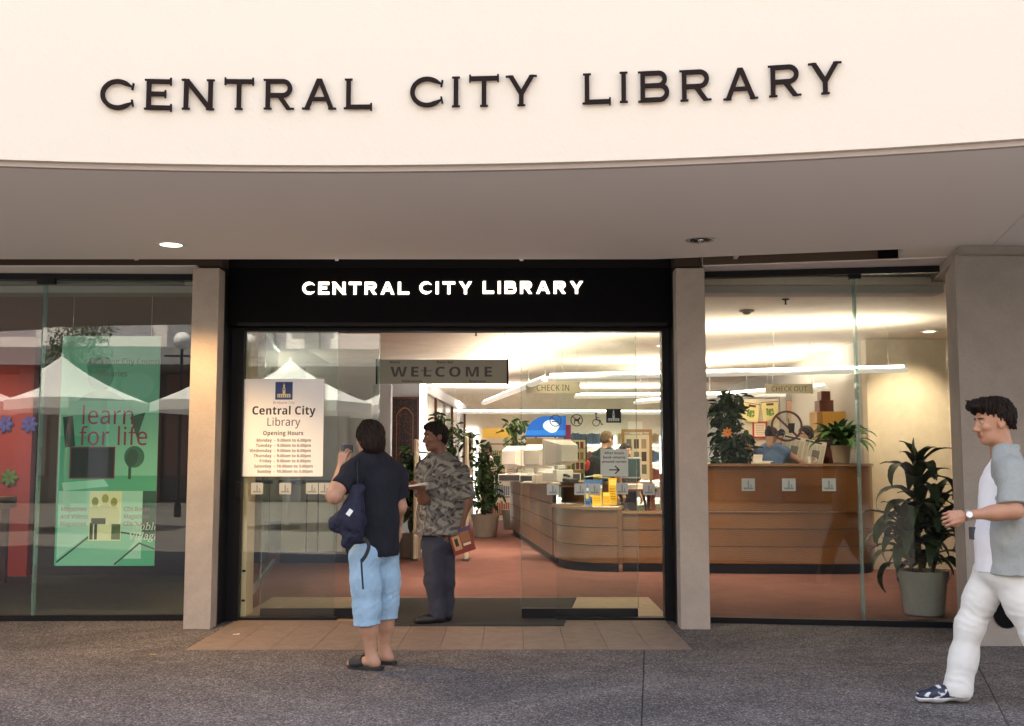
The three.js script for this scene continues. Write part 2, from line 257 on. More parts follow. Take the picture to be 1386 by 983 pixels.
// ---------------------------------------------------------------- materials of the setting
const M = {
  pave: std([1, 1, 1], 0.92, { map: stoneTex, bumpMap: stoneBump, bumpScale: 0.004 }),
  joint: std([0.05, 0.045, 0.042], 0.95),
  plaza: std([0.125, 0.117, 0.11], 0.9, { map: tileTex }),
  apron: [[0.275, 0.205, 0.172], [0.285, 0.212, 0.178], [0.268, 0.200, 0.168]].map((c) => std(c, 0.75, { map: tileTex })),
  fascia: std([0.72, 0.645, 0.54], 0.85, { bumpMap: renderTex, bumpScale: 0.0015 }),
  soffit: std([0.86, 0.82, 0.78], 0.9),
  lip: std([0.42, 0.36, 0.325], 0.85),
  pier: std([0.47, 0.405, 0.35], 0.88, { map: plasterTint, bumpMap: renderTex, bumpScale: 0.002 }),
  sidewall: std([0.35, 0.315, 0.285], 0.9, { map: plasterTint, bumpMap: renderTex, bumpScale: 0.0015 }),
  slot: std([0.075, 0.05, 0.036], 0.9),  // dark brown with the recess shade put into the colour
  black: phys([0.010, 0.010, 0.012], 0.45, { specularIntensity: 0.4 }),
  blackSatin: phys([0.004, 0.004, 0.005], 0.6, { specularIntensity: 0.15 }),
  bronze: phys([0.018, 0.010, 0.009], 0.8, { specularIntensity: 0.3 }),
  glass: phys([0.93, 0.97, 0.955], 0.0, { transmission: 1, thickness: 0, ior: 1.64 }),
  glassClear: phys([0.94, 0.97, 0.955], 0.0, { transmission: 1, thickness: 0, ior: 1.33 }),
  glassFin: phys([0.55, 0.72, 0.68], 0.05, { transmission: 0.75, thickness: 0, ior: 1.5 }),
  steel: std([0.55, 0.55, 0.55], 0.3, { metalness: 1 }),
  chrome: std([0.8, 0.8, 0.8], 0.12, { metalness: 1 }),
  white: std([0.78, 0.77, 0.74], 0.6),
  lit: std([1, 1, 1], 0.5, { emissive: new THREE.Color(1, 0.90, 0.74), emissiveIntensity: 1.4 }),
  litLetter: std([0.9, 0.88, 0.82], 0.5, { emissive: new THREE.Color(1, 0.83, 0.66), emissiveIntensity: 0.9 }),
};
// ---------------------------------------------------------------- ground: pavement slabs in front of the library, the open mall behind the camera
struct('ground', box(-60, 60, -0.3, -0.03, -40, 60), M.joint);
struct('mall_paving', box(-60, 60, -0.03, 0, -1.99, 60), M.plaza);
{
  const pv = new THREE.Group(); pv.name = 'pavement'; pv.userData.kind = 'structure'; scene.add(pv);
  const zb = -9.8, zf = -2.0, jx = [[-2.46, -8.25, -1.02, -2.0], [0.93, -7.711, 0.19, -2.0], [3.23, -7.6, 1.35, -2.0]];
  const xAt = (j, z) => j[0] + (j[2] - j[0]) * (z - j[1]) / (j[3] - j[1]), g = 0.002;
  const put = (poly) => part(pv, 'paving_slab', slab(poly, -0.03, 0, 0.004), M.pave);
  const zr = -8.165;
  put([[-14, zb], [-2.452, zb], [-2.452, zr - 0.09], [-14, zr - 0.09]]);
  put([[-14, zr - 0.09 + g * 2], [xAt(jx[0], zr) - g, zr - 0.09 + g * 2], [xAt(jx[0], -4.6) - g, -4.6], [-14, -4.6]]);
  put([[-14, -4.6 + g], [xAt(jx[0], -4.6) - g, -4.6 + g], [xAt(jx[0], zf) - g, zf], [-14, zf]]);
  put([[xAt(jx[0], zr) + g, zr + g], [xAt(jx[1], zr) - g, zr + g], [xAt(jx[1], -4.6) - g, -4.6], [xAt(jx[0], -4.6) + g, -4.6]]);
  put([[xAt(jx[0], -4.6) + g, -4.6 + g], [xAt(jx[1], -4.6) - g, -4.6 + g], [xAt(jx[1], zf) - g, zf], [xAt(jx[0], zf) + g, zf]]);
  put([[1.362, zb], [14, zb], [14, -7.62], [xAt(jx[2], -7.62) + g, -7.62], [xAt(jx[2], -7.62) - g, -7.62], [xAt(jx[1], -7.62) + g, -7.62], [xAt(jx[1], zr) + g, zr + g], [1.362, zr + g]]);
  put([[xAt(jx[1], -7.62) + g, -7.62 + g], [xAt(jx[2], -7.62) - g, -7.62 + g], [xAt(jx[2], -4.6) - g, -4.6], [xAt(jx[1], -4.6) + g, -4.6]]);
  put([[xAt(jx[2], -7.62) + g, -7.62 + g], [14, -7.62 + g], [14, -4.6], [xAt(jx[2], -4.6) + g, -4.6]]);
  put([[xAt(jx[1], -4.6) + g, -4.6 + g], [14, -4.6 + g], [14, zf], [xAt(jx[1], zf) + g, zf]]);
  const ap = new THREE.Group(); ap.name = 'entrance_apron'; ap.userData.kind = 'structure'; scene.add(ap);
  for (let i = 0; i < 12; i++) { const w = 3.80 / 12, x = -2.446 + i * w; part(ap, 'paving_tile', box(x + 0.001, x + w - 0.001, -0.03, 0.002 + 0.001 * rnd(), -9.6, -8.163, 0.003), M.apron[i % 3]); }
}
tag(one('paper_scrap', 'small scrap of white paper lying on the pink apron tiles', 'litter', merge([cbox(0.05, 0.002, 0.022, 0, 0.004, 0), cbox(0.022, 0.002, 0.026, 0.018, 0.0075, 0.004)]), M.white, [-2.24, 0, -8.86], 0.2), 'small scrap of white paper lying on the pink apron tiles', 'litter');

one('dry_leaf', 'small dry yellow leaf lying on the dark paving left of the apron', 'leaf', (() => { const s = new THREE.Shape(); s.moveTo(-0.025, 0); s.quadraticCurveTo(0, 0.018, 0.028, 0); s.quadraticCurveTo(0, -0.014, -0.025, 0); const g = new THREE.ExtrudeGeometry(s, { depth: 0.0015, bevelEnabled: false }); g.rotateX(-Math.PI / 2); return g; })(), std([0.45, 0.34, 0.12], 0.8), [-2.61, 0.003, -7.95], 0.5);
// ---------------------------------------------------------------- library building: curved fascia, soffit, block above, piers, side wall
const FC = { x: -1.1, z: 8.34, r: 14.5 };
const fz = (x) => FC.z - Math.sqrt(FC.r ** 2 - (x - FC.x) ** 2);
const arc = (x0, x1, n, dz = 0) => Array.from({ length: n + 1 }, (_, i) => { const x = x0 + (x1 - x0) * i / n; return [x, fz(x) + dz]; });
{
  const b = thing('library_building', 'library front with a cream curved fascia over a deep shaded soffit', 'building');
  part(b, 'fascia', strip(arc(-10, 8.5, 60), 3.135, 9.0, 0.35), M.fascia);
  part(b, 'drip_edge', strip(arc(-10, 8.5, 60, -0.03), 3.104, 3.134, 0.035), M.lip);
  const sof = new THREE.Group(); sof.name = 'soffit'; b.add(sof);
  const front = arc(-10, 8.5, 60, -0.06);
  const cutA = [3.553, -7.307], cutB = [3.80, -8.33], f1 = front.filter(([x]) => x > -9.98 && x < 3.1), f2 = front.filter(([x]) => x > 3.2 && x < 8.48);
  part(sof, 'soffit_panel', slab([[-10, -8.97], [1.2, -8.97], [1.95, -8.80], [3.17, -8.53], [3.26, -8.93], [3.90, -8.80], cutB, cutA, [3.15, fz(3.15) - 0.06], ...f1.reverse(), [-10, fz(-10) - 0.06]], 3.11, 3.23), M.soffit);
  part(sof, 'soffit_panel', slab([[3.904, -8.80], [8.5, -8.5], [8.5, fz(8.5) - 0.06], ...f2.reverse(), [3.156, fz(3.156) - 0.06], [cutA[0] + 0.005, cutA[1]], [cutB[0] + 0.005, cutB[1]]], 3.11, 3.23), M.soffit);
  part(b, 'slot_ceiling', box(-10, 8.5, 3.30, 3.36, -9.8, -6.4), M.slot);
  for (const [x, q] of [[-3.2, 0.5], [-1.5, 0.2], [0.06, -0.15], [1.93, -0.1]]) { const g = cbox(0.03, 0.04, 0.36); g.rotateY(q); g.translate(x, 3.17, -9.08); part(b, 'slot_bracket', g, M.soffit); }
  part(b, 'bulkhead', box(-10, -2.76, 3.10, 3.29, -9.75, -9.24), M.soffit);
  part(b, 'bulkhead', strip([[1.66, -9.24], [4.0, -8.78]], 3.10, 3.29, 0.55), M.soffit);
  part(b, 'slot_shade_strip', box(-10, -2.535, 3.107, 3.29, -9.238, -9.232), M.slot);  // dark strips here and below paint the shade on the bulkhead faces
  part(b, 'slot_shade_strip', strip([[1.665, -9.231], [3.27, -8.916]], 3.107, 3.29, 0.006), std([0.11, 0.078, 0.052], 0.9));
  part(b, 'sun_block_above', box(-10, 8.5, 3.37, 8.98, -30, -6.75), M.fascia);  // unseen mass added above, sized to block the sun and set the shade edge
  part(b, 'wall_above_entrance', box(-2.528, 1.418, 3.128, 3.29, -9.72, -9.46), M.black);
  part(b, 'pillar', box(-2.755, -2.525, 0, 3.065, -9.32, -9.13, 0.006), M.pier);
  part(b, 'door_reveal', box(-2.75, -2.53, 0, 3.10, -9.72, -9.322), M.black);
  part(b, 'door_reveal', box(1.42, 1.655, 0, 3.10, -9.72, -9.322), M.black);
  part(b, 'pillar', box(1.415, 1.662, 0, 3.065, -9.32, -9.13, 0.006), M.pier);
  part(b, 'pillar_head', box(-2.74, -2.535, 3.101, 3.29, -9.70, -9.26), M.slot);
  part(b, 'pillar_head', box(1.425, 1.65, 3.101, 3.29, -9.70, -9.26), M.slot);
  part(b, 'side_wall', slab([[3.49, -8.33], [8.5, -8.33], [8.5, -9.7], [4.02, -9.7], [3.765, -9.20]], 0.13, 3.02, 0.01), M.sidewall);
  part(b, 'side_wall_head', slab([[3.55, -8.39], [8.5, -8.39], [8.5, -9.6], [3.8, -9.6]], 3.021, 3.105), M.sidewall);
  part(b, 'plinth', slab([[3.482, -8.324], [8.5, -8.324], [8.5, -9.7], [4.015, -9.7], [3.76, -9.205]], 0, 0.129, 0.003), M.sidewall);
  const vent = part(b, 'round_vent', new THREE.CylinderGeometry(0.095, 0.095, 0.02, 32).rotateX(Math.PI / 2).translate(3.78, 0.235, -8.325), M.blackSatin, 'dark round opening low on the side wall'); part(vent, 'rim', new THREE.TorusGeometry(0.097, 0.006, 8, 36).translate(3.78, 0.235, -8.322), M.black);
}
{ // bronze letters, each pinned off the curved fascia
  const s = thing('fascia_lettering', 'dark bronze serif capitals reading CENTRAL CITY LIBRARY pinned across the cream fascia', 'sign');
  const T = [['C', [-2.404,3.443,-6.101], [-2.217,3.448,-6.117]], ['E', [-2.152,3.45,-6.122], [-1.995,3.453,-6.132]], ['N', [-1.937,3.455,-6.136], [-1.751,3.458,-6.145]], ['T', [-1.693,3.459,-6.148], [-1.522,3.461,-6.154]], ['R', [-1.461,3.463,-6.156], [-1.288,3.464,-6.159]], ['A', [-1.236,3.465,-6.159], [-1.036,3.465,-6.16]], ['L', [-0.986,3.467,-6.16], [-0.824,3.466,-6.157]],
    ['C', [-0.598,3.475,-6.151], [-0.407,3.472,-6.143]], ['I', [-0.354,3.472,-6.141], [-0.302,3.471,-6.138]], ['T', [-0.25,3.473,-6.135], [-0.076,3.469,-6.124]], ['Y', [-0.035,3.472,-6.121], [0.147,3.467,-6.106]],
    ['L', [0.416,3.471,-6.081], [0.575,3.465,-6.063]], ['I', [0.624,3.47,-6.057], [0.675,3.468,-6.051]], ['B', [0.736,3.47,-6.043], [0.908,3.462,-6.02]], ['R', [0.971,3.465,-6.011], [1.141,3.457,-5.986]], ['A', [1.211,3.461,-5.975], [1.402,3.45,-5.942]], ['R', [1.463,3.464,-5.932], [1.633,3.453,-5.9]], ['Y', [1.677,3.463,-5.892], [1.855,3.45,-5.856]]];
  const capH = 0.183;
  for (const [ch, a, c] of T) {
    const w = Math.hypot(c[0] - a[0], c[2] - a[2]), y = (a[1] + c[1]) / 2, g = letterGeo(ch, w / capH, 0.138, 0.055, capH, 0.010, 0.0008);
    const l = part(s, 'letter', g, M.bronze); l.position.set(a[0], y, a[2]); l.rotation.y = -Math.atan2(c[2] - a[2], c[0] - a[0]); l.translateZ(0.014);
  }
}
// recessed lamps in the soffit
function downlight(x, z, lit, label) {
  const t = thing('downlight', label, 'ceiling light', [x, 3.11, z], 0);
  part(t, 'trim_ring', lathe([[0.085, 0.004], [0.088, -0.004], [0.112, -0.006], [0.116, 0.0], [0.112, 0.004]], 36), lit ? M.white : M.steel);
  part(t, 'reflector', lathe([[0.085, 0.002], [0.083, 0.0], [0.055, 0.03], [0.05, 0.032]], 28), M.chrome);
  if (lit) {
    part(t, 'lamp_face', new THREE.CylinderGeometry(0.0835, 0.0835, 0.006, 32).translate(0, 0.002, 0), std([1, 1, 1], 0.5, { emissive: new THREE.Color(1, 0.9, 0.72), emissiveIntensity: 1.6 }));
    const l = new THREE.SpotLight(0xffcf92, 6.5, 0, 0.98, 0.35); l.position.set(0, -0.012, 0); l.target.position.set(0, -3, -0.05); l.shadow.radius = 4; l.castShadow = true; t.add(l, l.target);
  } else { part(t, 'lamp', new THREE.SphereGeometry(0.026, 16, 10).translate(0, 0.004, 0), M.chrome); part(t, 'baffle', lathe([[0.086, 0.001], [0.08, -0.003], [0.062, -0.0005], [0.05, -0.003], [0.0, -0.001]], 9), M.bronze); for (let i = 0; i < 6; i++) part(t, 'glint_chip', cbox(0.012, 0.002, 0.02, Math.cos(i * 1.05 + 0.3) * 0.06, -0.003, Math.sin(i * 1.05 + 0.3) * 0.06), M.chrome); }  // chrome chips set on the dark baffle as the bright glints of the reflector
}
downlight(-2.70, -8.36, true, 'lit round downlight in the soffit near the left pillar');
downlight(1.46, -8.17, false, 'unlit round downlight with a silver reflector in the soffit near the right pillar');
{
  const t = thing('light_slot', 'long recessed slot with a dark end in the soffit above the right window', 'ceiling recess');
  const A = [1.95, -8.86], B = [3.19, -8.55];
  part(t, 'slot_panel', slab([[A[0] + 0.02, A[1] - 0.26], [B[0] + 0.02, B[1] - 0.36], [B[0] - 0.02, B[1]], [A[0], A[1] + 0.04]], 3.235, 3.26), std([0.13, 0.095, 0.06], 0.9));  // panel coloured dark to stand for the shade inside the slot
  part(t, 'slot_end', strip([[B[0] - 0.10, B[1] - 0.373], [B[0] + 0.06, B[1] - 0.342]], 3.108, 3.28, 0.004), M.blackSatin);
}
// ---------------------------------------------------------------- shop windows
function paneGeo(a, b, y0, y1) { return strip([a, b], y0, y1, 0.010); }
{
  const w = thing('shop_window', 'tall frameless shop window left of the entrance with the green poster behind it', 'window');
  const A = [-8, -9.52], J = [-4.235, -9.59], B = [-2.756, -9.655];
  part(w, 'pane', paneGeo(A, [J[0] - 0.006, J[1]], 0.05, 3.04), M.glass);
  part(w, 'pane', paneGeo([J[0] + 0.006, J[1]], B, 0.05, 3.04), M.glass);
  part(w, 'glass_fin', box(J[0] - 0.009, J[0] + 0.009, 0.05, 3.04, J[1] - 0.07, J[1] - 0.014, 0.002), M.glassFin);
  part(w, 'head_frame', strip([[A[0], A[1] + 0.03], [B[0], B[1] + 0.03]], 3.041, 3.098, 0.08), M.black);
  part(w, 'sill_frame', strip([[A[0], A[1] + 0.02], [B[0], B[1] + 0.02]], 0.001, 0.049, 0.06), M.black);
  part(w, 'patch_fitting', box(J[0] - 0.06, J[0] + 0.10, 3.0, 3.06, J[1] - 0.03, J[1] + 0.02, 0.003), M.black);
}
{
  const w = thing('shop_window', 'tall frameless shop window right of the entrance, looking in on the loans counter', 'window');
  const A = [1.664, -9.535], J = [3.02, -9.325], B = [3.757, -9.212];
  part(w, 'pane', paneGeo(A, [J[0] - 0.006, J[1]], 0.05, 3.04), M.glassClear);
  part(w, 'pane', paneGeo([J[0] + 0.006, J[1]], B, 0.05, 3.04), M.glassClear);
  part(w, 'glass_fin', box(J[0] - 0.009, J[0] + 0.009, 0.05, 3.04, J[1] - 0.07, J[1] - 0.014, 0.002), M.glassFin);
  part(w, 'head_frame', strip([[A[0], A[1] + 0.03], [B[0], B[1] + 0.03]], 3.041, 3.098, 0.08), M.black);
  part(w, 'sill_frame', strip([[A[0], A[1] + 0.02], [B[0], B[1] + 0.02]], 0.001, 0.049, 0.06), M.black);
  part(w, 'jamb', box(1.664, 1.69, 0.05, 3.04, -9.58, -9.50), M.black);
  part(w, 'patch_fitting', box(J[0] - 0.05, J[0] + 0.05, 3.0, 3.06, J[1] - 0.03, J[1] + 0.02, 0.003), M.black);
}
// ---------------------------------------------------------------- entrance: frame, fixed panes, two sliding leaves standing open
const ZD = -9.65;
{
  const d = thing('entrance_screen', 'black framed glass entrance screen between the two pillars', 'glass screen');
  part(d, 'jamb', box(-2.528, -2.415, 0, 2.60, ZD - 0.10, ZD + 0.05), M.black);
  part(d, 'jamb', box(1.352, 1.418, 0, 2.60, ZD - 0.10, ZD + 0.05), M.black);
  part(d, 'inner_jamb', box(-2.413, -2.37, 0.03, 2.59, ZD - 0.30, ZD - 0.03), std([0.62, 0.50, 0.32], 0.6));
  part(d, 'head', box(-2.414, 1.351, 2.575, 2.60, ZD - 0.10, ZD + 0.05), M.black);
  part(d, 'fixed_pane', box(-2.412, -1.576, 0.03, 2.574, ZD - 0.005, ZD + 0.005), M.glass, 'fixed glass pane at the left of the entrance');
  part(d, 'fixed_pane', box(0.396, 1.350, 0.03, 2.574, ZD - 0.005, ZD + 0.005), M.glassClear, 'fixed glass pane at the right of the entrance');
  part(d, 'floor_track', box(-2.414, -1.55, 0.003, 0.028, ZD - 0.09, ZD + 0.03), M.black);
  part(d, 'floor_track', box(0.386, 1.351, 0.003, 0.028, ZD - 0.09, ZD + 0.03), M.black);
  part(d, 'lock_box', box(-2.46, -2.408, 1.08, 1.22, ZD + 0.051, ZD + 0.085, 0.004), M.black);
  for (const y of [0.43, 0.17]) part(d, 'hinge_pin', cbox(0.03, 0.018, 0.01, -2.39, y, ZD - 0.024), M.blackSatin);
}
function leaf(x0, x1, label, glass) {
  const t = thing('sliding_door', label, 'door', [0, 0, 0], 0);
  part(t, 'pane', box(x0, x1, 0.10, 2.57, ZD - 0.062, ZD - 0.052), glass);
  part(t, 'bottom_rail', box(x0, x1, 0.012, 0.099, ZD - 0.078, ZD - 0.036, 0.003), M.black);
  part(t, 'edge_seal', merge([box(x0 - 0.006, x0 - 0.001, 0.10, 2.57, ZD - 0.063, ZD - 0.051), box(x1 + 0.001, x1 + 0.006, 0.10, 2.57, ZD - 0.063, ZD - 0.051)]), M.glassFin);
}
leaf(-2.243, -1.208, 'left sliding glass door leaf standing open behind the opening hours notice', M.glass);
leaf(0.086, 1.122, 'right sliding glass door leaf standing open behind the book returns notice', M.glassClear);
{
  const t = thing('entrance_sign', 'black sign box over the doors with glowing capitals CENTRAL CITY LIBRARY', 'sign');
  part(t, 'sign_box', box(-2.528, 1.418, 2.602, 3.126, ZD - 0.08, -9.455, 0.004), M.blackSatin);
  part(t, 'sign_edge', box(-2.44, 1.38, 2.603, 2.63, -9.454, -9.447), M.black);
  const capH = 0.113, W = { C: 0.98, E: 0.86, N: 1.0, T: 0.98, R: 0.98, A: 1.1, L: 0.88, I: 0.26, Y: 1.06, B: 0.94 };
  for (const [word, a, c] of [['CENTRAL', [-1.868,2.883,-9.44], [-0.917,2.883,-9.44]], ['CITY', [-0.825,2.887,-9.44], [-0.355,2.887,-9.44]], ['LIBRARY', [-0.26,2.89,-9.44], [0.635,2.89,-9.44]]]) {
    const sum = [...word].reduce((s, k) => s + W[k] * capH, 0), gap = (c[0] - a[0] - sum) / (word.length - 1); let x = a[0];
    for (const ch of word) { const l = part(t, 'letter', letterGeo(ch, W[ch], 0.225, 0, capH, 0.012), M.litLetter); l.position.set(x, a[1], -9.454); x += W[ch] * capH + gap; }
  }
}
{ // doormat through the opening
  const t = one('doormat', 'large dark ribbed doormat lying through the open doorway', 'mat', merge([slab([[-1.30, -11.15], [0.66, -11.15], [0.44, -9.30], [-1.20, -9.30]], 0.004, 0.014, 0.003), ...Array.from({ length: 44 }, (_, i) => { const x = -1.16 + i * 0.036; return slab([[x * 1.12 - 0.012, -11.1], [x * 1.12 + 0.012, -11.1], [x + 0.012, -9.33], [x - 0.012, -9.33]], 0.0141, 0.017); })]), std([0.035, 0.033, 0.034], 0.95, { bumpMap: carpetBump, bumpScale: 0.004 }));
}
// ---------------------------------------------------------------- across the mall, seen only mirrored in the glass: the sunlit building, its awning, the cafe umbrellas
{
  const b = thing('building_opposite', 'pale sunlit building across the mall, mirrored in the windows', 'building');
  const wall = std([0.84, 0.77, 0.72], 0.9), dark = std([0.05, 0.055, 0.06], 0.25), trim = std([0.30, 0.29, 0.29], 0.8);
  part(b, 'wall', box(-34, 34, 5.2, 17, 19, 27), wall);
  part(b, 'shop_interior', box(-34, 34, 0, 4.6, 20.5, 27), dark);
  const bays = [[0.42, 0.40, 0.39], [0.10, 0.11, 0.11], [0.50, 0.44, 0.40], [0.30, 0.14, 0.11], [0.14, 0.15, 0.13], [0.36, 0.36, 0.37]].map((c) => std(c, 0.6));
  for (let i = 0; i < 34; i++) part(b, 'shopfront_panel', box(-33.9 + i * 2, -32.1 + i * 2, i % 3 ? 0.0 : 0.9, 4.55 - (i % 4) * 0.5, 20.1 + 0.1 * (i % 2), 20.4), bays[(i * 5 + (i >> 2)) % 6]);
  part(b, 'awning', box(-34, 34, 4.6, 5.19, 16.6, 26.9), trim);
  for (let i = 0; i < 17; i++) part(b, 'column', box(-32 + i * 4, -31.35 + i * 4, 0, 4.59, 18.2, 18.9), trim);
  for (let i = 0; i < 15; i++) for (let k = 0; k < 3; k++) { const x = -30 + i * 4.2 + (i % 3) * 0.5; const w = part(b, 'window', box(x, x + (i % 2 ? 1.3 : 2.3), 6.6 + k * 3.4, 8.3 + k * 3.4, 18.97, 19.1), dark); part(w, 'sill', box(x - 0.1, x + (i % 2 ? 1.4 : 2.4), 6.48 + k * 3.4, 6.595 + k * 3.4, 18.8, 19.1), wall); }
  for (const [x, w] of [[-9.6, 1.1], [-7.4, 0.5], [-3.6, 1.2], [4.2, 1.6]]) part(b, 'pier', box(x, x + w, 5.2, 17, 18.6, 18.96), trim);
}
{
  const canvasM = phys([0.80, 0.78, 0.74], 0.9, { transmission: 0.35, thickness: 0, side: THREE.DoubleSide });
  const make = () => {
    const t = thing('cafe_umbrella', '', 'umbrella', [0, 0, 0], 0, 'cafe umbrellas on the mall');
    const R = 1.72, n = 8, P = [], I = [], uv = [];
    for (let i = 0; i < n; i++) { const a = (i + 0.5) / n * 6.2832, c = (i + 1.5) / n * 6.2832; for (let j = 0; j < 6; j++) { const r0 = R * j / 6, r1 = R * (j + 1) / 6, h = (r) => 3.55 - 0.92 * Math.pow(r / R, 0.85), k = P.length / 3; for (const [r, q] of [[r0, a], [r1, a], [r1, c], [r0, c]]) { P.push(Math.cos(q) * r, h(r) - (0.05 * Math.sin(Math.min(1, r / R) * 3)), Math.sin(q) * r); uv.push(r, q); } I.push(k, k + 2, k + 1, k, k + 3, k + 2); }
      const k = P.length / 3; for (const [y, q] of [[2.62, a], [2.42, a], [2.42, c], [2.62, c]]) { P.push(Math.cos(q) * R, y, Math.sin(q) * R); uv.push(y, q); } I.push(k, k + 1, k + 2, k, k + 2, k + 3); }
    const g = new THREE.BufferGeometry(); g.setAttribute('position', new THREE.Float32BufferAttribute(P, 3)); g.setAttribute('uv', new THREE.Float32BufferAttribute(uv, 2)); g.setIndex(I); g.computeVertexNormals();
    part(t, 'canopy', g, canvasM); part(t, 'pole', cyl(0.025, 0.025, 3.6), M.white); part(t, 'base', cyl(0.3, 0.25, 0.08), M.black);
    return t;
  };
  const u = make(); const at = [[-8.1, 3.0, 'second of the white cafe umbrellas mirrored in the left window'], [-11.45, 3.2, 'white cafe umbrella furthest along the row, mirrored at the edge of the left window'], [-4.7, 3.3, 'white cafe umbrella mirrored behind the opening hours notice'], [-2.1, 5.2, 'white cafe umbrella set back, mirrored beside the open doorway']];
  at.forEach(([x, z, l], i) => { const o = i ? copyOf(u, l) : u; o.userData.label = l; o.position.set(x, 0, z); o.rotation.y = i * 0.21; });
}
{ // lamp post and street trees over there
  const t = thing('street_lamp', 'dark lamp post with a white globe across the mall, mirrored in the glass', 'street lamp', [-6.9, 0, 8.5]);
  part(t, 'post', lathe([[0.09, 0], [0.09, 0.3], [0.045, 0.4], [0.035, 4.3], [0, 4.3]], 16), M.black); part(t, 'globe', new THREE.SphereGeometry(0.22, 20, 14).translate(0, 4.5, 0), M.white); part(t, 'arm', cbox(0.9, 0.04, 0.04, 0, 4.1, 0), M.black);
  for (const [x, z, l] of [[-11.2, 13.5, 'street tree across the mall, mirrored above the green poster'], [4.0, 14.0, 'street tree across the mall, mirrored in the right door']]) {
    const q = thing('street_tree', l, 'tree', [x, 0, z], x); part(q, 'trunk', tube([[0, 0, 0], [0.1, 1.6, 0], [0, 3.6, 0.1], [0.2, 5.0, 0]], 0.10, 14, 8), std([0.16, 0.12, 0.09], 0.9));
    const P = []; for (let i = 0; i < 2600; i++) { const c = i % 5, a = rr(0, 6.28), e = Math.acos(rr(-1, 1)), r = Math.cbrt(rnd()) * (0.75 + 0.2 * (c % 2)), X = [0, 0.7, -0.6, 0.2, -0.3][c] + Math.cos(a) * Math.sin(e) * r, Y = [5.2, 4.6, 4.7, 4.2, 5.5][c] + Math.cos(e) * r * 0.7, Z = [0, 0.3, -0.2, -0.6, 0.5][c] + Math.sin(a) * Math.sin(e) * r, u = V(rr(-1, 1), rr(-1, 1), rr(-1, 1)).multiplyScalar(0.11), w = V(rr(-1, 1), rr(-1, 1), rr(-1, 1)).multiplyScalar(0.07); P.push(X, Y, Z, X + u.x, Y + u.y, Z + u.z, X + w.x, Y + w.y, Z + w.z); }
    const g = new THREE.BufferGeometry(); g.setAttribute('position', new THREE.Float32BufferAttribute(P, 3)); g.computeVertexNormals(); const f = part(q, 'crown', g, std([0.05, 0.09, 0.03], 0.8, { side: THREE.DoubleSide })); f.userData.kind = 'stuff';
  }
}
// ---------------------------------------------------------------- inside the library: shell of the room
const N = {
  carpet: std([0.30, 0.135, 0.122], 0.97, { map: carpetTex, bumpMap: carpetBump, bumpScale: 0.004 }),
  lino: std([0.16, 0.165, 0.155], 0.7, { map: tileTex }),
  tile: std([0.52, 0.37, 0.24], 0.6, { map: tileTex }),
  ceil: std([0.74, 0.66, 0.56], 0.9, { map: plasterTint }),
  cream: std([0.76, 0.68, 0.54], 0.85, { map: plasterTint }),
  greyWall: std([0.42, 0.40, 0.38], 0.85),
  redWall: std([0.42, 0.035, 0.02], 0.7), darkWall: std([0.07, 0.055, 0.055], 0.8),
  wood: [[0.285, 0.122, 0.040], [0.26, 0.110, 0.036], [0.31, 0.135, 0.046]].map((c) => std(c, 0.32, { map: woodTex })),
  woodTop: std([0.42, 0.235, 0.11], 0.35, { map: woodTex }), carcass: std([0.03, 0.02, 0.015], 0.8),
  kick: std([0.018, 0.018, 0.026], 0.6), redwood: std([0.17, 0.04, 0.02], 0.45, { map: woodTex }), pine: std([0.52, 0.32, 0.13], 0.5, { map: woodTex }),
  plastic: std([0.66, 0.655, 0.63], 0.5), plasticDark: std([0.06, 0.06, 0.065], 0.5), paper: std([0.78, 0.76, 0.71], 0.8), navySkirt: std([0.02, 0.03, 0.085], 0.6),
  pot: std([0.46, 0.44, 0.40], 0.8, { map: plasterTint }), soil: std([0.03, 0.022, 0.016], 1), bark: std([0.16, 0.11, 0.07], 0.9),
  panelCream: std([0.56, 0.55, 0.43], 0.7), bluish: std([0.62, 0.68, 0.80], 0.6), gate: std([0.72, 0.66, 0.54], 0.5),
  frosted: phys([0.70, 0.72, 0.70], 0.8, { transmission: 0.35, thickness: 0 }),
};
struct('carpet', box(-3.6, 9, -0.02, 0.002, -26, -9.70), N.carpet);
struct('lobby_floor', slab([[-2.47, -11.25], [1.41, -11.25], [1.41, -9.60], [-2.47, -9.60]], -0.02, 0.0045), N.tile);
struct('shop_floor', box(-10, -3.61, -0.02, 0.003, -16, -9.70), N.lino);
struct('shop_floor', slab([[-3.61, -16], [-3.25, -14.6], [-2.56, -9.72], [-3.61, -9.72]], -0.02, 0.005), N.lino);
struct('ceiling', box(-3.0, 9, 3.02, 3.09, -26, -9.72), N.ceil);
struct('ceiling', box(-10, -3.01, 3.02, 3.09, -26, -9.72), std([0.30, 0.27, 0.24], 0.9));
struct('back_wall', box(-10, 9.2, 0, 3.02, -26.2, -25.9), N.cream);
struct('left_wall', box(-10.2, -10, 0, 3.02, -26, -9.7), N.darkWall);
struct('right_wall', box(7.5, 7.7, 0, 3.02, -14, -9.4), N.cream);
struct('side_partition', box(4.70, 7.5, 0, 3.02, -14.35, -14.15), N.cream);
struct('side_partition', box(4.70, 4.9, 0, 3.02, -25.9, -14.36), N.greyWall);
struct('shop_wall', box(-10, -5.95, 0, 3.02, -13.5, -13.3), N.redWall);
struct('shop_wall', box(-5.94, -3.15, 0, 3.02, -13.62, -13.42), N.darkWall);
struct('lobby_bulkhead', box(-10, 3.99, 2.955, 3.019, -10.05, -9.80), N.greyWall);

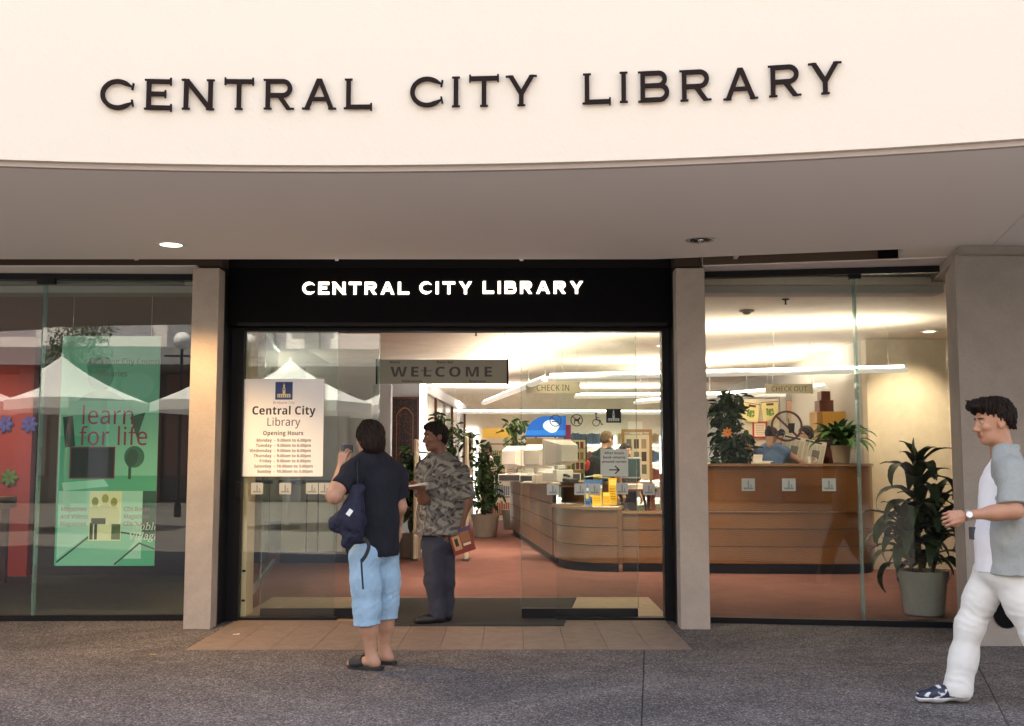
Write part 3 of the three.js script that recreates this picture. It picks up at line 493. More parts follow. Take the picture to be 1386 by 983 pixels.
// linear uplighters hung under the ceiling: they wash the ceiling with light
function uplight(a, b, label, power = 16) {
  const dx = b[0] - a[0], dz = b[1] - a[1], L = Math.hypot(dx, dz), y = 2.46;
  const t = thing('linear_light', label, 'ceiling light', [(a[0] + b[0]) / 2, y, (a[1] + b[1]) / 2], -Math.atan2(dz, dx), 'suspended linear lights');
  const half = Array.from({ length: 9 }, (_, i) => { const q = Math.PI + Math.PI * i / 8; return new THREE.Vector2(Math.cos(q) * 0.06, Math.sin(q) * 0.05); });
  const sh = new THREE.Shape([...half]); const g = new THREE.ExtrudeGeometry(sh, { depth: L, bevelEnabled: false }); g.rotateY(Math.PI / 2); g.translate(-L / 2, 0, 0);
  part(t, 'housing', g, std([0.8, 0.79, 0.76], 0.4, { emissive: new THREE.Color(1, 0.93, 0.8), emissiveIntensity: 0.10 }));  // white housing given a faint glow, standing in for light falling on it
  part(t, 'lamp_tube', new THREE.CylinderGeometry(0.016, 0.016, L - 0.06, 10).rotateZ(Math.PI / 2).translate(0, 0.022, 0), M.lit);
  for (let i = 0; i < 4; i++) part(t, 'hanger', cyl(0.003, 0.003, 0.555, -L / 2 + 0.2 + i * (L - 0.4) / 3, 0.002, 0.04, 6), M.steel);
  const l = new THREE.RectAreaLight(0xfff0dc, power * 1.2, L - 0.1, 0.09); l.position.set(0, 0.045, 0); l.rotation.x = Math.PI / 2; t.add(l);
}
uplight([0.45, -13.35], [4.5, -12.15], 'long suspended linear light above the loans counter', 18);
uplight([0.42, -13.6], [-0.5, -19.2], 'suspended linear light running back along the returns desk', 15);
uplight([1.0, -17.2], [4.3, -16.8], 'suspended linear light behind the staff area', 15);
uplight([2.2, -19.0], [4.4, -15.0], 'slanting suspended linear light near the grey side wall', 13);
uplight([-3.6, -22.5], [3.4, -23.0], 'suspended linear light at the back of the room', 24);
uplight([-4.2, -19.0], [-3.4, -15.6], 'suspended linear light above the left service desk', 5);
function ceilingSpot(x, z, aim, power, label, angle = 0.6) {
  const t = thing('ceiling_spot', label, 'ceiling light', [x, 3.018, z], 0, 'recessed ceiling spots');
  part(t, 'trim_ring', lathe([[0.07, 0.0], [0.075, -0.008], [0.105, -0.008], [0.11, 0]], 24), M.white);
  part(t, 'lamp_face', new THREE.CylinderGeometry(0.068, 0.068, 0.006, 20).translate(0, -0.004, 0), M.lit);
  const l = new THREE.SpotLight(0xffe4c0, power * 0.45, 0, angle, 0.7); l.position.set(0, -0.012, 0); l.target.position.set(aim[0] - x, aim[1] - 3.018, aim[2] - z); l.castShadow = true; l.shadow.radius = 4; t.add(l, l.target);
}
ceilingSpot(0.6, -12.4, [0.9, 0.8, -14.2], 16, 'recessed ceiling spot over the curved desk front');
ceilingSpot(1.9, -12.5, [2.2, 0.6, -13.8], 14, 'recessed ceiling spot over the low desk panel');
ceilingSpot(5.2, -13.25, [5.2, 1.5, -14.2], 11, 'recessed ceiling spot washing the cream side wall', 0.75);
ceilingSpot(3.1, -12.2, [3.1, 0.0, -12.6], 9, 'recessed ceiling spot over the carpet by the loans counter', 0.8);
ceilingSpot(-0.9, -12.6, [-0.7, 0, -12.8], 22, 'recessed ceiling spot over the carpet inside the doorway', 0.8);
ceilingSpot(0.3, -16.4, [0.5, 1.1, -16.4], 22, 'recessed ceiling spot over the computers', 0.8);
ceilingSpot(-0.8, -17.5, [-0.8, 0, -17.5], 22, 'recessed ceiling spot over the aisle by the potted fig', 0.8);
ceilingSpot(2.6, -15.6, [2.7, 1.3, -15.4], 20, 'recessed ceiling spot over the staff at the counter', 0.8);
ceilingSpot(2.1, -14.9, [2.1, 0.6, -16.2], 22, 'added ceiling spot brightening the chairs and the book trolley', 0.8);  // added lamp, brightens the dim area behind the low panel
ceilingSpot(-6.2, -11.6, [-6.6, 1.0, -13.3], 9, 'recessed ceiling spot in front of the red wall', 0.7);
for (const [x, z, l] of [[2.734, -10.6, 'small sprinkler head on the ceiling behind the right window'], [0.2, -12.0, 'small sprinkler head on the ceiling above the curved desk'], [-0.45, -13.3, 'small sprinkler head on the ceiling behind the welcome sign']]) { const t = thing('sprinkler_head', l, 'sprinkler', [x, 3.018, z]); part(t, 'escutcheon', lathe([[0.0, -0.012], [0.03, -0.01], [0.04, 0]], 16), M.bronze); part(t, 'nozzle', merge([cyl(0.008, 0.008, 0.04, 0, -0.05, 0, 8), cyl(0.018, 0.018, 0.003, 0, -0.054, 0, 12)]), M.bronze); }
{ const t = thing('smoke_detector', 'brown round detector on the ceiling near the right window', 'detector', [2.521, 3.018, -11.4]); part(t, 'base', cyl(0.075, 0.08, 0.02, 0, -0.02, 0), N.pot); part(t, 'sensor_head', lathe([[0, -0.05], [0.035, -0.045], [0.05, -0.021]], 20), N.pot); }

// ---------------------------------------------------------------- timber desks
function deskRun(t, pts, h, rows, kick = 0.1, top = 0.7, joints = true) {
  const out = (d) => pts.map((p, i) => { const a = pts[Math.max(0, i - 1)], b = pts[Math.min(pts.length - 1, i + 1)], l = Math.hypot(b[0] - a[0], b[1] - a[1]); return [p[0] - (b[1] - a[1]) / l * d, p[1] + (b[0] - a[0]) / l * d]; });
  const rowH = (h - 0.035 - kick) / rows, runs = joints ? pts.slice(1).map((p, i) => [pts[i], p]) : [out(0)];
  for (const run of runs) for (let r = 0; r < rows; r++) {
    const q = run.map((p) => [...p]); if (joints) { const [a, b] = q, l = Math.hypot(b[0] - a[0], b[1] - a[1]), e = 0.008 / l; q[0] = [a[0] + (b[0] - a[0]) * e, a[1] + (b[1] - a[1]) * e]; q[1] = [b[0] - (b[0] - a[0]) * e, b[1] - (b[1] - a[1]) * e]; }
    part(t, 'panel_board', strip(q, kick + r * rowH + 0.007, kick + (r + 1) * rowH - 0.007, 0.022), N.wood[(r + Math.floor(rnd() * 3)) % 3]);
  }
  part(t, 'carcass', strip(out(-0.014), kick, h - 0.036, 0.04), N.carcass);
  part(t, 'kickboard', strip(out(-0.06), 0.002, kick - 0.001, 0.02), N.kick);
  if (top) part(t, 'counter_top', strip(out(0.025), h - 0.034, h, top), N.woodTop);
}
{
  const t = thing('returns_desk', 'long timber returns desk with panelled side running back from the curved front', 'desk');
  const A = [-0.04, -21.2], B = [0.56, -15.0], mid = (k) => [A[0] + (B[0] - A[0]) * k, A[1] + (B[1] - A[1]) * k];
  deskRun(t, [A, mid(0.3), mid(0.55), mid(0.78), B], 1.08, 4, 0.1, 0.8);
}
{
  const t = thing('curved_desk', 'low curved timber desk front with drawer lines and brochures on top', 'desk');
  deskRun(t, [[0.575, -14.97], [0.58, -14.55], [0.66, -14.22], [0.82, -13.97], [1.06, -13.80], [1.34, -13.73]], 0.82, 3, 0.11, 0.6, false);
  part(t, 'end_post', box(1.345, 1.40, 0.1, 0.80, -13.90, -13.74, 0.004), N.wood[1]);
  part(t, 'back_riser', strip([[0.70, -15.3], [1.05, -14.75], [1.38, -14.70]], 0.82, 1.09, 0.04), N.wood[1]);
  part(t, 'riser_top', strip([[0.68, -15.28], [1.04, -14.71], [1.40, -14.66]], 1.091, 1.12, 0.5), N.woodTop);
}
{
  const t = thing('low_panel_desk', 'straight low timber desk panel of three boards right of the curved desk', 'desk');
  deskRun(t, [[1.405, -13.80], [2.30, -13.70]], 0.775, 3, 0.11, 0.03, false);
}
{
  const t = thing('loans_counter', 'long high timber loans counter with a rounded end behind the right window', 'counter');
  const pts = [[2.305, -13.62], [3.2, -13.54], [4.05, -13.50], [4.33, -13.54], [4.52, -13.66], [4.63, -13.85], [4.67, -14.12]];
  deskRun(t, pts, 1.375, 1, 0.78, 0.45, false);
  const low = pts.map(([x, z]) => [x, z + 0.03]);
  const rows = [[0.13, 0.335], [0.345, 0.555], [0.565, 0.765]];
  rows.forEach(([y0, y1], i) => part(t, 'panel_board', strip(low, y0, y1, 0.03), N.wood[i]));
  part(t, 'carcass', strip(pts, 0.12, 0.79, 0.05), N.carcass);
  part(t, 'ledge', strip(pts.map(([x, z]) => [x, z + 0.045]), 0.768, 0.782, 0.06), N.woodTop);
  part(t, 'kickboard', strip(pts.map(([x, z]) => [x, z - 0.05]), 0.003, 0.125, 0.02), N.kick);
}
// left: glazed screen and service desk
{
  const t = thing('glazed_screen', 'glass screen running inwards from the left door jamb', 'partition');
  const a = [-2.50, -9.80], b = [-3.30, -15.0], at = (k) => [a[0] + (b[0] - a[0]) * k, a[1] + (b[1] - a[1]) * k];
  for (let i = 0; i < 3; i++) part(t, 'pane', strip([at(i / 3 + 0.003), at((i + 1) / 3 - 0.003)].reverse(), 0.061, 2.94, 0.01), M.glass);
  part(t, 'base_rail', strip([a, b].reverse(), 0.006, 0.06, 0.03), M.steel);
  part(t, 'head_rail', strip([a, b].reverse(), 2.941, 3.015, 0.03), M.steel);
}
{
  const t = thing('service_desk', 'cream panelled service desk with a dark blue skirting behind the left door', 'desk');
  const xs = [-3.22, -2.86, -2.70, -2.47, -2.05, -1.78];
  xs.slice(1).forEach((x, i) => part(t, 'front_panel', box(xs[i] + 0.012, x - 0.012, 0.16, 1.09, -15.06, -15.02, 0.003), N.panelCream));
  part(t, 'skirting', box(-3.22, -1.78, 0.003, 0.158, -15.09, -15.03), N.navySkirt);
  part(t, 'carcass', box(-3.22, -1.78, 0.16, 1.08, -15.6, -15.07), N.carcass);
  part(t, 'desk_top', box(-3.25, -1.75, 1.091, 1.14, -15.65, -15.0, 0.006), std([0.10, 0.10, 0.11], 0.4));
  part(t, 'corner_post', box(-2.42, -2.36, 0.16, 1.09, -15.018, -14.97, 0.003), N.paper);
}
{ const t = thing('bench_table', 'pale timber table along the red wall behind the left window', 'table', [-6.9, 0, -12.3]); part(t, 'table_top', cbox(2.2, 0.13, 0.7, 0, 0.93, 0, 0.008), N.pine); for (const [x, z] of [[-1, -0.28], [1, -0.28], [-1, 0.28], [1, 0.28]]) part(t, 'leg', cbox(0.07, 0.86, 0.07, x, 0.434, z), N.redwood); }
{ const t = thing('cafe_chair', 'metal chair standing in front of the timber table', 'chair', [-6.45, 0, -11.45], 0.3); part(t, 'seat', cbox(0.4, 0.03, 0.4, 0, 0.45, 0, 0.01), N.plasticDark); part(t, 'backrest', cbox(0.38, 0.22, 0.025, 0, 0.78, -0.19, 0.01), N.plasticDark); for (const [x, z] of [[-0.18, 0.18], [0.18, 0.18]]) part(t, 'leg', rod([x, 0, z], [x, 0.44, z], 0.011), M.steel); for (const x of [-0.18, 0.18]) part(t, 'leg', rod([x, 0, -0.2], [x, 0.88, -0.19], 0.011), M.steel); }
for (const [x, y, c, l] of [[-6.28, 1.86, [0.10, 0.09, 0.40], 'blue paper flower decoration on the red wall'], [-5.98, 1.86, [0.10, 0.09, 0.40], 'blue paper flower decoration nearest the dark wall'], [-6.2, 1.2, [0.12, 0.22, 0.04], 'green paper flower decoration low on the red wall'], [-6.55, 1.55, [0.06, 0.06, 0.28], 'dark blue paper flower decoration furthest along the red wall']]) one('wall_flower', l, 'decoration', merge(Array.from({ length: 7 }, (_, i) => new THREE.SphereGeometry(0.055, 10, 8).scale(1, 0.55, 0.3).translate(0.06, 0, 0).rotateZ(i * 0.9))), std(c, 0.7), [x, y, -13.28]);
one('dark_column', 'dark column standing behind the left window beside the pillar', 'column', merge([box(-3.02, -2.82, 0.2, 3.0, -10.45, -10.25, 0.004), box(-3.05, -2.80, 0.004, 0.199, -10.48, -10.22, 0.004)]), N.darkWall);
// ---------------------------------------------------------------- prints
const font = (c, s, w = '', fam = 'sans-serif') => { c.font = `${w} ${s}px ${fam}`; };
function townHall(c, x, y, s, blue, pale) { c.fillStyle = blue; c.fillRect(x, y, s, s); c.fillStyle = pale; c.fillRect(x + s * 0.12, y + s * 0.68, s * 0.76, s * 0.2); c.fillRect(x + s * 0.42, y + s * 0.34, s * 0.16, s * 0.36); c.fillRect(x + s * 0.45, y + s * 0.2, s * 0.1, s * 0.16); c.beginPath(); c.moveTo(x + s * 0.44, y + s * 0.22); c.lineTo(x + s * 0.5, y + s * 0.05); c.lineTo(x + s * 0.56, y + s * 0.22); c.fill(); c.fillStyle = blue; for (let i = 0; i < 6; i++) c.fillRect(x + s * (0.16 + i * 0.12), y + s * 0.74, s * 0.04, s * 0.12); c.beginPath(); c.arc(x + s * 0.5, y + s * 0.42, s * 0.045, 0, 7); c.fill(); }
const printed = (tex, r = 0.7) => std([1, 1, 1], r, { map: tex });
// a thin printed sheet or board: print on the face towards +z
function board(t, w, h, d, tex, edge, name = 'board', print = 'print') { part(t, name, cbox(w, h, d, 0, 0, 0), edge); const p = new THREE.PlaneGeometry(w, h); p.translate(0, 0, d / 2 + 0.0012); return part(t, print, p, printed(tex)); }
{ // opening hours
  const tex = canvasTex(880, 1040, (c, w, h) => {
    c.fillStyle = '#ffffff'; c.fillRect(0, 0, w, h); townHall(c, 345, 32, 190, '#3c4f86', '#e4d9a6');
    c.textAlign = 'center'; c.fillStyle = '#b08f94'; font(c, 40); c.fillText('Brisbane City', 440, 268);
    c.fillStyle = '#2a2530'; font(c, 122, 'bold'); c.fillText('Central City', 440, 382); c.fillStyle = '#4a4452'; font(c, 118); c.fillText('Library', 440, 502); c.fillStyle = '#3a3440'; font(c, 62, 'bold'); c.fillText('Opening Hours', 440, 602);
    font(c, 44, 'bold'); c.fillStyle = '#4a434c';
    [['Monday', '9.00am to 6.00pm'], ['Tuesday', '9.00am to 6.00pm'], ['Wednesday', '9.00am to 6.00pm'], ['Thursday', '9.00am to 6.00pm'], ['Friday', '9.00am to 6.00pm'], ['Saturday', '10.00am to 3.00pm'], ['Sunday', '10.00am to 3.00pm']].forEach(([d, t], i) => { const y = 672 + i * 55; c.textAlign = 'right'; c.fillText(d, 318, y); c.fillText('-', 358, y); c.textAlign = 'left'; c.fillText(t, 375, y); });
  });
  const a = [-2.417,1.268,-9.63], b = [-1.695,2.143,-9.63];
  const t = thing('opening_hours_notice', 'white Central City Library opening hours notice on the left door glass', 'notice', [(a[0] + b[0]) / 2, (a[1] + b[1]) / 2, -9.641]);
  board(t, b[0] - a[0], b[1] - a[1], 0.003, tex, N.paper, 'sheet');
}
{ // after hours returns
  const tex = canvasTex(400, 410, (c, w, h) => { c.fillStyle = '#e6e0de'; c.fillRect(0, 0, w, h); c.fillStyle = '#3a3036'; c.textAlign = 'center'; font(c, 52, 'bold'); c.fillText('After hours', 200, 78); c.fillText('book returns', 200, 142); c.fillText('around corner', 200, 206); c.lineWidth = 18; c.strokeStyle = '#1c181c'; c.beginPath(); c.moveTo(125, 312); c.lineTo(262, 312); c.stroke(); c.beginPath(); c.moveTo(210, 255); c.lineTo(268, 312); c.lineTo(210, 370); c.stroke(); });
  const a = [0.798,1.267,-9.7], b = [1.047,1.513,-9.7];
  const t = thing('book_returns_notice', 'white after hours book returns notice with an arrow on the right door', 'notice', [(a[0] + b[0]) / 2, (a[1] + b[1]) / 2, -9.7]);
  board(t, b[0] - a[0], b[1] - a[1], 0.003, tex, N.paper, 'sheet');
}
{ // hanging signs
  const wtex = canvasTex(1400, 264, (c, w, h) => {
    c.fillStyle = '#a8a495'; c.fillRect(0, 0, w, h); c.fillStyle = '#5f5556'; c.textAlign = 'center'; font(c, 172, 'bold'); let x = 140; for (const ch of 'WELCOME') { const k = c.measureText(ch).width * 1.12; c.save(); c.translate(x + k / 2, 188); c.scale(1.12, 0.88); c.fillText(ch, 0, 0); c.restore(); x += k + 28; }
    c.fillStyle = '#3f3838'; c.textAlign = 'left'; font(c, 34, 'bold', 'serif'); c.fillText('World', 130, 42); c.fillText('Haere Mai', 640, 42); c.fillText('Willkommen', 262, 250); c.fillText('Bienvenue', 990, 250); font(c, 24, 'bold', 'serif'); c.fillText('Benvenuti', 470, 130);
  });
  const a = [-1.321,2.163,-10.5], b = [-0.051,2.4,-10.5], t = thing('welcome_sign', 'grey hanging WELCOME sign above the open doorway', 'sign', [(a[0] + b[0]) / 2, (a[1] + b[1]) / 2, -10.5]);
  board(t, b[0] - a[0], b[1] - a[1], 0.02, wtex, N.greyWall); const hw = (b[0] - a[0]) / 2;
  for (const s of [-1, 1]) { part(t, 'end_cap', cbox(0.018, b[1] - a[1] + 0.01, 0.032, s * (hw + 0.009), 0, 0), M.black); part(t, 'hanging_wire', cyl(0.003, 0.003, 3.02 - a[1] - (b[1] - a[1]), s * (hw - 0.02), (b[1] - a[1]) / 2, 0, 6), M.steel); }
  for (const [word, p0, p1, label] of [['CHECK IN', [0.192,2.324,-14.6], [0.929,2.486,-14.6], 'pale hanging CHECK IN sign above the returns desk'], ['CHECK OUT', [3.412,2.311,-14.4], [4.052,2.441,-14.4], 'pale hanging CHECK OUT sign above the loans counter']]) {
    const tex = canvasTex(640, 130, (c, w, h) => { c.fillStyle = '#c3bda6'; c.fillRect(0, 0, w, h); c.fillStyle = '#5a5448'; c.textAlign = 'center'; font(c, 92); c.fillText(word, 320, 98); });
    const q = thing('hanging_sign', label, 'sign', [(p0[0] + p1[0]) / 2, (p0[1] + p1[1]) / 2, p0[2]]); board(q, p1[0] - p0[0], p1[1] - p0[1], 0.015, tex, N.paper);
    for (const s of [-1, 1]) part(q, 'hanging_wire', cyl(0.003, 0.003, 3.018 - p1[1], s * (p1[0] - p0[0]) * 0.45, (p1[1] - p0[1]) / 2, 0, 6), M.steel);
  }
}
{ // the green library poster
  const tex = canvasTex(900, 1960, (c, w, h) => {
    c.fillStyle = '#57b890'; c.fillRect(0, 0, w, h);
    c.fillStyle = '#8ad4b4'; c.fillRect(0, 0, w, 560); c.fillStyle = '#74c6a2'; c.fillRect(0, 560, w, 300); c.fillStyle = '#a7dcc4'; c.fillRect(0, 0, w, 90); c.fillStyle = '#5fae8e'; c.beginPath(); c.ellipse(360, 330, 120, 150, 0, 0, 7); c.fill(); c.beginPath(); c.moveTo(160, 560); c.quadraticCurveTo(360, 380, 600, 560); c.fill(); c.fillStyle = '#4f9d7d'; c.beginPath(); c.ellipse(340, 250, 110, 80, -0.2, 0, 7); c.fill(); c.fillStyle = '#95d9bb'; c.beginPath(); c.ellipse(700, 430, 150, 120, 0, 0, 7); c.fill();  // paler upper bands put the window reflection into the print colour
    // photograph printed in green: papers, a screen, a globe, an open book
    c.fillStyle = '#8ad8b4'; c.fillRect(430, 560, 470, 640); c.fillStyle = '#153a32'; c.beginPath(); c.moveTo(60, 960); c.lineTo(30, 700); c.lineTo(120, 690); c.lineTo(150, 950); c.fill();
    c.fillStyle = '#0d1f1d'; c.fillRect(110, 960, 400, 260); c.strokeStyle = '#7a3040'; c.lineWidth = 12; c.strokeRect(110, 960, 400, 260);
    c.fillStyle = '#3a7a63'; c.beginPath(); c.ellipse(690, 1040, 92, 92, 0, 0, 7); c.fill(); c.fillStyle = '#27604c'; c.beginPath(); c.ellipse(668, 1050, 54, 76, 0.3, 0, 7); c.fill(); c.fillRect(640, 1120, 26, 110); c.fillStyle = '#2c6a55'; c.beginPath(); c.moveTo(640, 700); c.lineTo(780, 660); c.lineTo(710, 880); c.fill();
    c.fillStyle = '#9be4c4'; c.beginPath(); c.moveTo(40, 1260); c.lineTo(420, 1230); c.lineTo(470, 1290); c.lineTo(60, 1330); c.fill();
    c.fillStyle = '#a9e2cb'; c.fillRect(18, 1330, 760, 570); c.fillStyle = '#84d0ae'; c.beginPath(); c.moveTo(20, 1900); c.lineTo(380, 1640); c.lineTo(760, 1700); c.lineTo(560, 1960); c.lineTo(20, 1960); c.fill();
    c.strokeStyle = '#16382f'; c.lineWidth = 14; c.beginPath(); c.moveTo(20, 1930); c.lineTo(390, 1650); c.lineTo(770, 1705); c.stroke(); c.beginPath(); c.moveTo(540, 1950); c.lineTo(760, 1770); c.lineTo(900, 1820); c.stroke();
    c.fillStyle = '#2b5f4f'; c.fillRect(780, 1330, 120, 400);
    // three people in a yellow-green print
    c.fillStyle = '#e4eebf'; c.fillRect(300, 1330, 290, 420); for (const [x, y, k] of [[350, 1420, '#8f9a3e'], [440, 1395, '#a3a63f'], [520, 1425, '#98a24a']]) { c.fillStyle = k; c.beginPath(); c.ellipse(x, y, 30, 38, 0, 0, 7); c.fill(); c.fillStyle = '#d5dfb4'; c.beginPath(); c.ellipse(x, y + 120, 56, 90, 0, 0, 7); c.fill(); } c.fillStyle = '#1d3a26'; c.fillRect(320, 1560, 130, 50); c.fillRect(308, 1600, 30, 140); c.fillRect(350, 1610, 26, 130); c.fillStyle = '#4d6a3c'; c.fillRect(505, 1610, 80, 130);
    c.fillStyle = '#9a3b58'; c.textAlign = 'left'; font(c, 215); c.fillText('learn', 190, 760); c.fillText('for life', 180, 940);
    c.fillStyle = '#8a6f74'; font(c, 70); c.fillText('Brisbane City Council', 250, 245); c.fillText('Libraries', 330, 350);
    c.fillStyle = '#a8607a'; font(c, 50); ['Magazines', 'and Videos', 'Magazines'].forEach((s, i) => c.fillText(s, 40, 1500 + i * 62)); ['CDs Books', 'Magazines', 'CDs Books'].forEach((s, i) => c.fillText(s, 610, 1500 + i * 62));
    c.fillStyle = '#dfeadf'; font(c, 84, 'italic', 'serif'); c.fillText('Noble', 690, 1660); c.fillText('Village', 655, 1740);
  });
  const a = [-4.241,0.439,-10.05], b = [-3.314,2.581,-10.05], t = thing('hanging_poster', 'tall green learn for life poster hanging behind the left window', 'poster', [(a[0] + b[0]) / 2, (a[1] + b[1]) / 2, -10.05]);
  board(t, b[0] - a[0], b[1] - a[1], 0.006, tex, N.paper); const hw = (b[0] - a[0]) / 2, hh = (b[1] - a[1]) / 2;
  for (const s of [-1, 1]) part(t, 'hanging_wire', cyl(0.002, 0.002, 3.018 - b[1], s * hw * 0.8, hh, 0, 6), M.steel);
}
// small frosted squares with the city emblem, stuck on the glass at waist height
{
  const tex = canvasTex(128, 128, (c) => { c.fillStyle = '#b9bdb8'; c.fillRect(0, 0, 128, 128); c.fillStyle = '#8a8e8a'; c.fillRect(20, 92, 88, 18); c.fillRect(56, 34, 16, 58); c.beginPath(); c.moveTo(54, 40); c.lineTo(64, 12); c.lineTo(74, 40); c.fill(); c.fillRect(84, 60, 12, 30); });
  const S = [[1002, 656, 'right window, first from the right pillar'], [1056.5, 656, 'right window, between the other two'], [1110.5, 656, 'right window, nearest the glass joint'], [741, 662, 'right door, leftmost by the opening'], [778, 662, 'right door, left of the brochures'], [797, 662, 'right door, touching the yellow brochures'], [834, 661, 'right door, under the returns notice'], [870, 662, 'right door, nearest the black jamb'], [343, 661, 'left door, first from the jamb'], [381, 661, 'left door, second from the jamb'], [417, 661, 'left door, third from the jamb'], [434, 661, 'left door, beside the raised elbow']];
  for (const [px, py, where] of S) {
    const k = px > 950 ? -9.3 : -9.64, f = 1450 / -k, w = (px > 950 ? 18 : 16) / f, h = w * 0.95;
    const o = thing('glass_sticker', `small frosted emblem sticker on the ${where}`, 'sticker', [0, 0, 0], 0, 'frosted emblem stickers on the glass');
    let x = (px - 693) / f, z = k; if (px > 950) { z = -9.535 + (x - 1.664) * 0.1548 + 0.004; x = (px + 9 - 693) * -z / 1450; o.rotation.y = -0.154; } else { x = (px + 7 - 693) / f; }
    o.position.set(x, 1.4 - (py - 625) * -z / 1450, z); board(o, w, h, 0.002, tex, N.frosted, 'film');
  }
}
// prohibition and access marks on the glass
const ringGeo = (r, t, d) => { const s = new THREE.Shape(); s.absarc(0, 0, r, 0, Math.PI * 2); const h = new THREE.Path(); h.absarc(0, 0, r - t, 0, Math.PI * 2, true); s.holes.push(h); return new THREE.ExtrudeGeometry(s, { depth: d, bevelEnabled: false, curveSegments: 40 }); };
const bar = (x0, y0, x1, y1, t, z0 = 0.001, d = 0.002) => { const l = Math.hypot(x1 - x0, y1 - y0), g = cbox(l, t, d, 0, 0, z0); g.rotateZ(Math.atan2(y1 - y0, x1 - x0)); g.translate((x0 + x1) / 2, (y0 + y1) / 2, 0); return g; };
{
  const brown = std([0.13, 0.035, 0.03], 0.6), dark = std([0.03, 0.028, 0.03], 0.6);
  const c = [2.419,1.711,-9.44], t = thing('prohibition_decal', 'large brown no food or drink ring stuck on the right window', 'decal', [c[0], c[1], -9.443], -0.154), R = 0.137;
  part(t, 'ring', ringGeo(R, 0.019, 0.002), brown); part(t, 'slash', bar(-R * 0.68, R * 0.68, R * 0.66, -R * 0.66, 0.018, 0.003), brown);
  part(t, 'cup', merge([slab([[-0.03, 0.03], [0.03, 0.03], [0.022, -0.055], [-0.022, -0.055]], 0, 0.002).rotateX(-Math.PI / 2).translate(0.04, -0.005, 0.004), bar(0.022, 0.03, 0.012, 0.066, 0.006)]), dark);
  part(t, 'burger', merge([new THREE.CircleGeometry(0.03, 20, 0, Math.PI).translate(-0.045, -0.055, 0.001), bar(-0.077, -0.062, -0.013, -0.062, 0.010), bar(-0.074, -0.074, -0.016, -0.074, 0.008)]), dark);
  const d1 = [0.394,1.769,-9.7], q = thing('prohibition_decal', 'small no smoking ring on the right door glass', 'decal', [d1[0], d1[1], -9.702]);
  part(q, 'ring', ringGeo(0.054, 0.008, 0.002), dark); part(q, 'slash', bar(-0.036, 0.036, 0.036, -0.036, 0.008, 0.003), dark); part(q, 'cigarette', merge([bar(-0.034, -0.008, 0.03, -0.008, 0.009), bar(0.02, 0.004, 0.03, 0.02, 0.004)]), dark);
  const d2 = [0.585,1.773,-9.7], r = thing('prohibition_decal', 'small no dogs ring on the right door glass beside the wheelchair symbol', 'decal', [d2[0], d2[1], -9.702]);
  part(r, 'ring', ringGeo(0.056, 0.008, 0.002), dark); part(r, 'slash', bar(-0.037, 0.037, 0.037, -0.037, 0.008, 0.003), dark); part(r, 'dog', merge([bar(-0.02, 0.0, 0.022, 0.004, 0.02), bar(-0.018, 0, -0.02, -0.034, 0.008), bar(0.016, 0, 0.02, -0.034, 0.008), bar(0.02, 0.01, 0.032, 0.024, 0.014)]), dark);
  const d3 = [0.769,1.773,-9.7], s = thing('access_decal', 'wheelchair symbol on the right door glass', 'decal', [d3[0], d3[1], -9.702]);
  part(s, 'wheel', ringGeo(0.034, 0.007, 0.002).translate(-0.008, -0.022, 0), dark);
  part(s, 'figure', merge([new THREE.CircleGeometry(0.010, 16).translate(-0.008, 0.058, 0.001), bar(-0.008, 0.045, -0.006, 0.0, 0.011), bar(-0.008, 0.002, 0.028, 0.0, 0.009), bar(0.026, 0.002, 0.042, -0.04, 0.009), bar(-0.008, 0.024, 0.02, 0.022, 0.007), bar(0.040, -0.040, 0.056, -0.034, 0.008)]), dark);
  const btex = canvasTex(200, 200, (c2) => { townHall(c2, 0, 0, 200, '#191a20', '#cfd0cc'); });
  const d4 = [0.92,1.813,-9.7], u = thing('emblem_decal', 'black square city emblem on the right door glass', 'decal', [d4[0], d4[1], -9.702]); board(u, 0.134, 0.125, 0.002, btex, M.black, 'film');
  const d5 = [1.407,1.699,-9.68]; for (const [py, l] of [[580, 'upper brown rounded decal at the edge of the right door glass'], [619, 'lower brown rounded decal at the edge of the right door glass']]) { const sh = new THREE.Shape(); sh.moveTo(0.04, -0.075); sh.lineTo(-0.045, -0.075); sh.lineTo(-0.045, 0.02); sh.absarc(0.005, 0.025, 0.05, Math.PI, Math.PI / 2, true); sh.lineTo(0.04, 0.075); one('rounded_decal', l, 'decal', new THREE.ExtrudeGeometry(sh, { depth: 0.002, bevelEnabled: false }), brown, [d5[0], 1.4 - (py - 625) * 9.68 / 1450, -9.643]); }
}
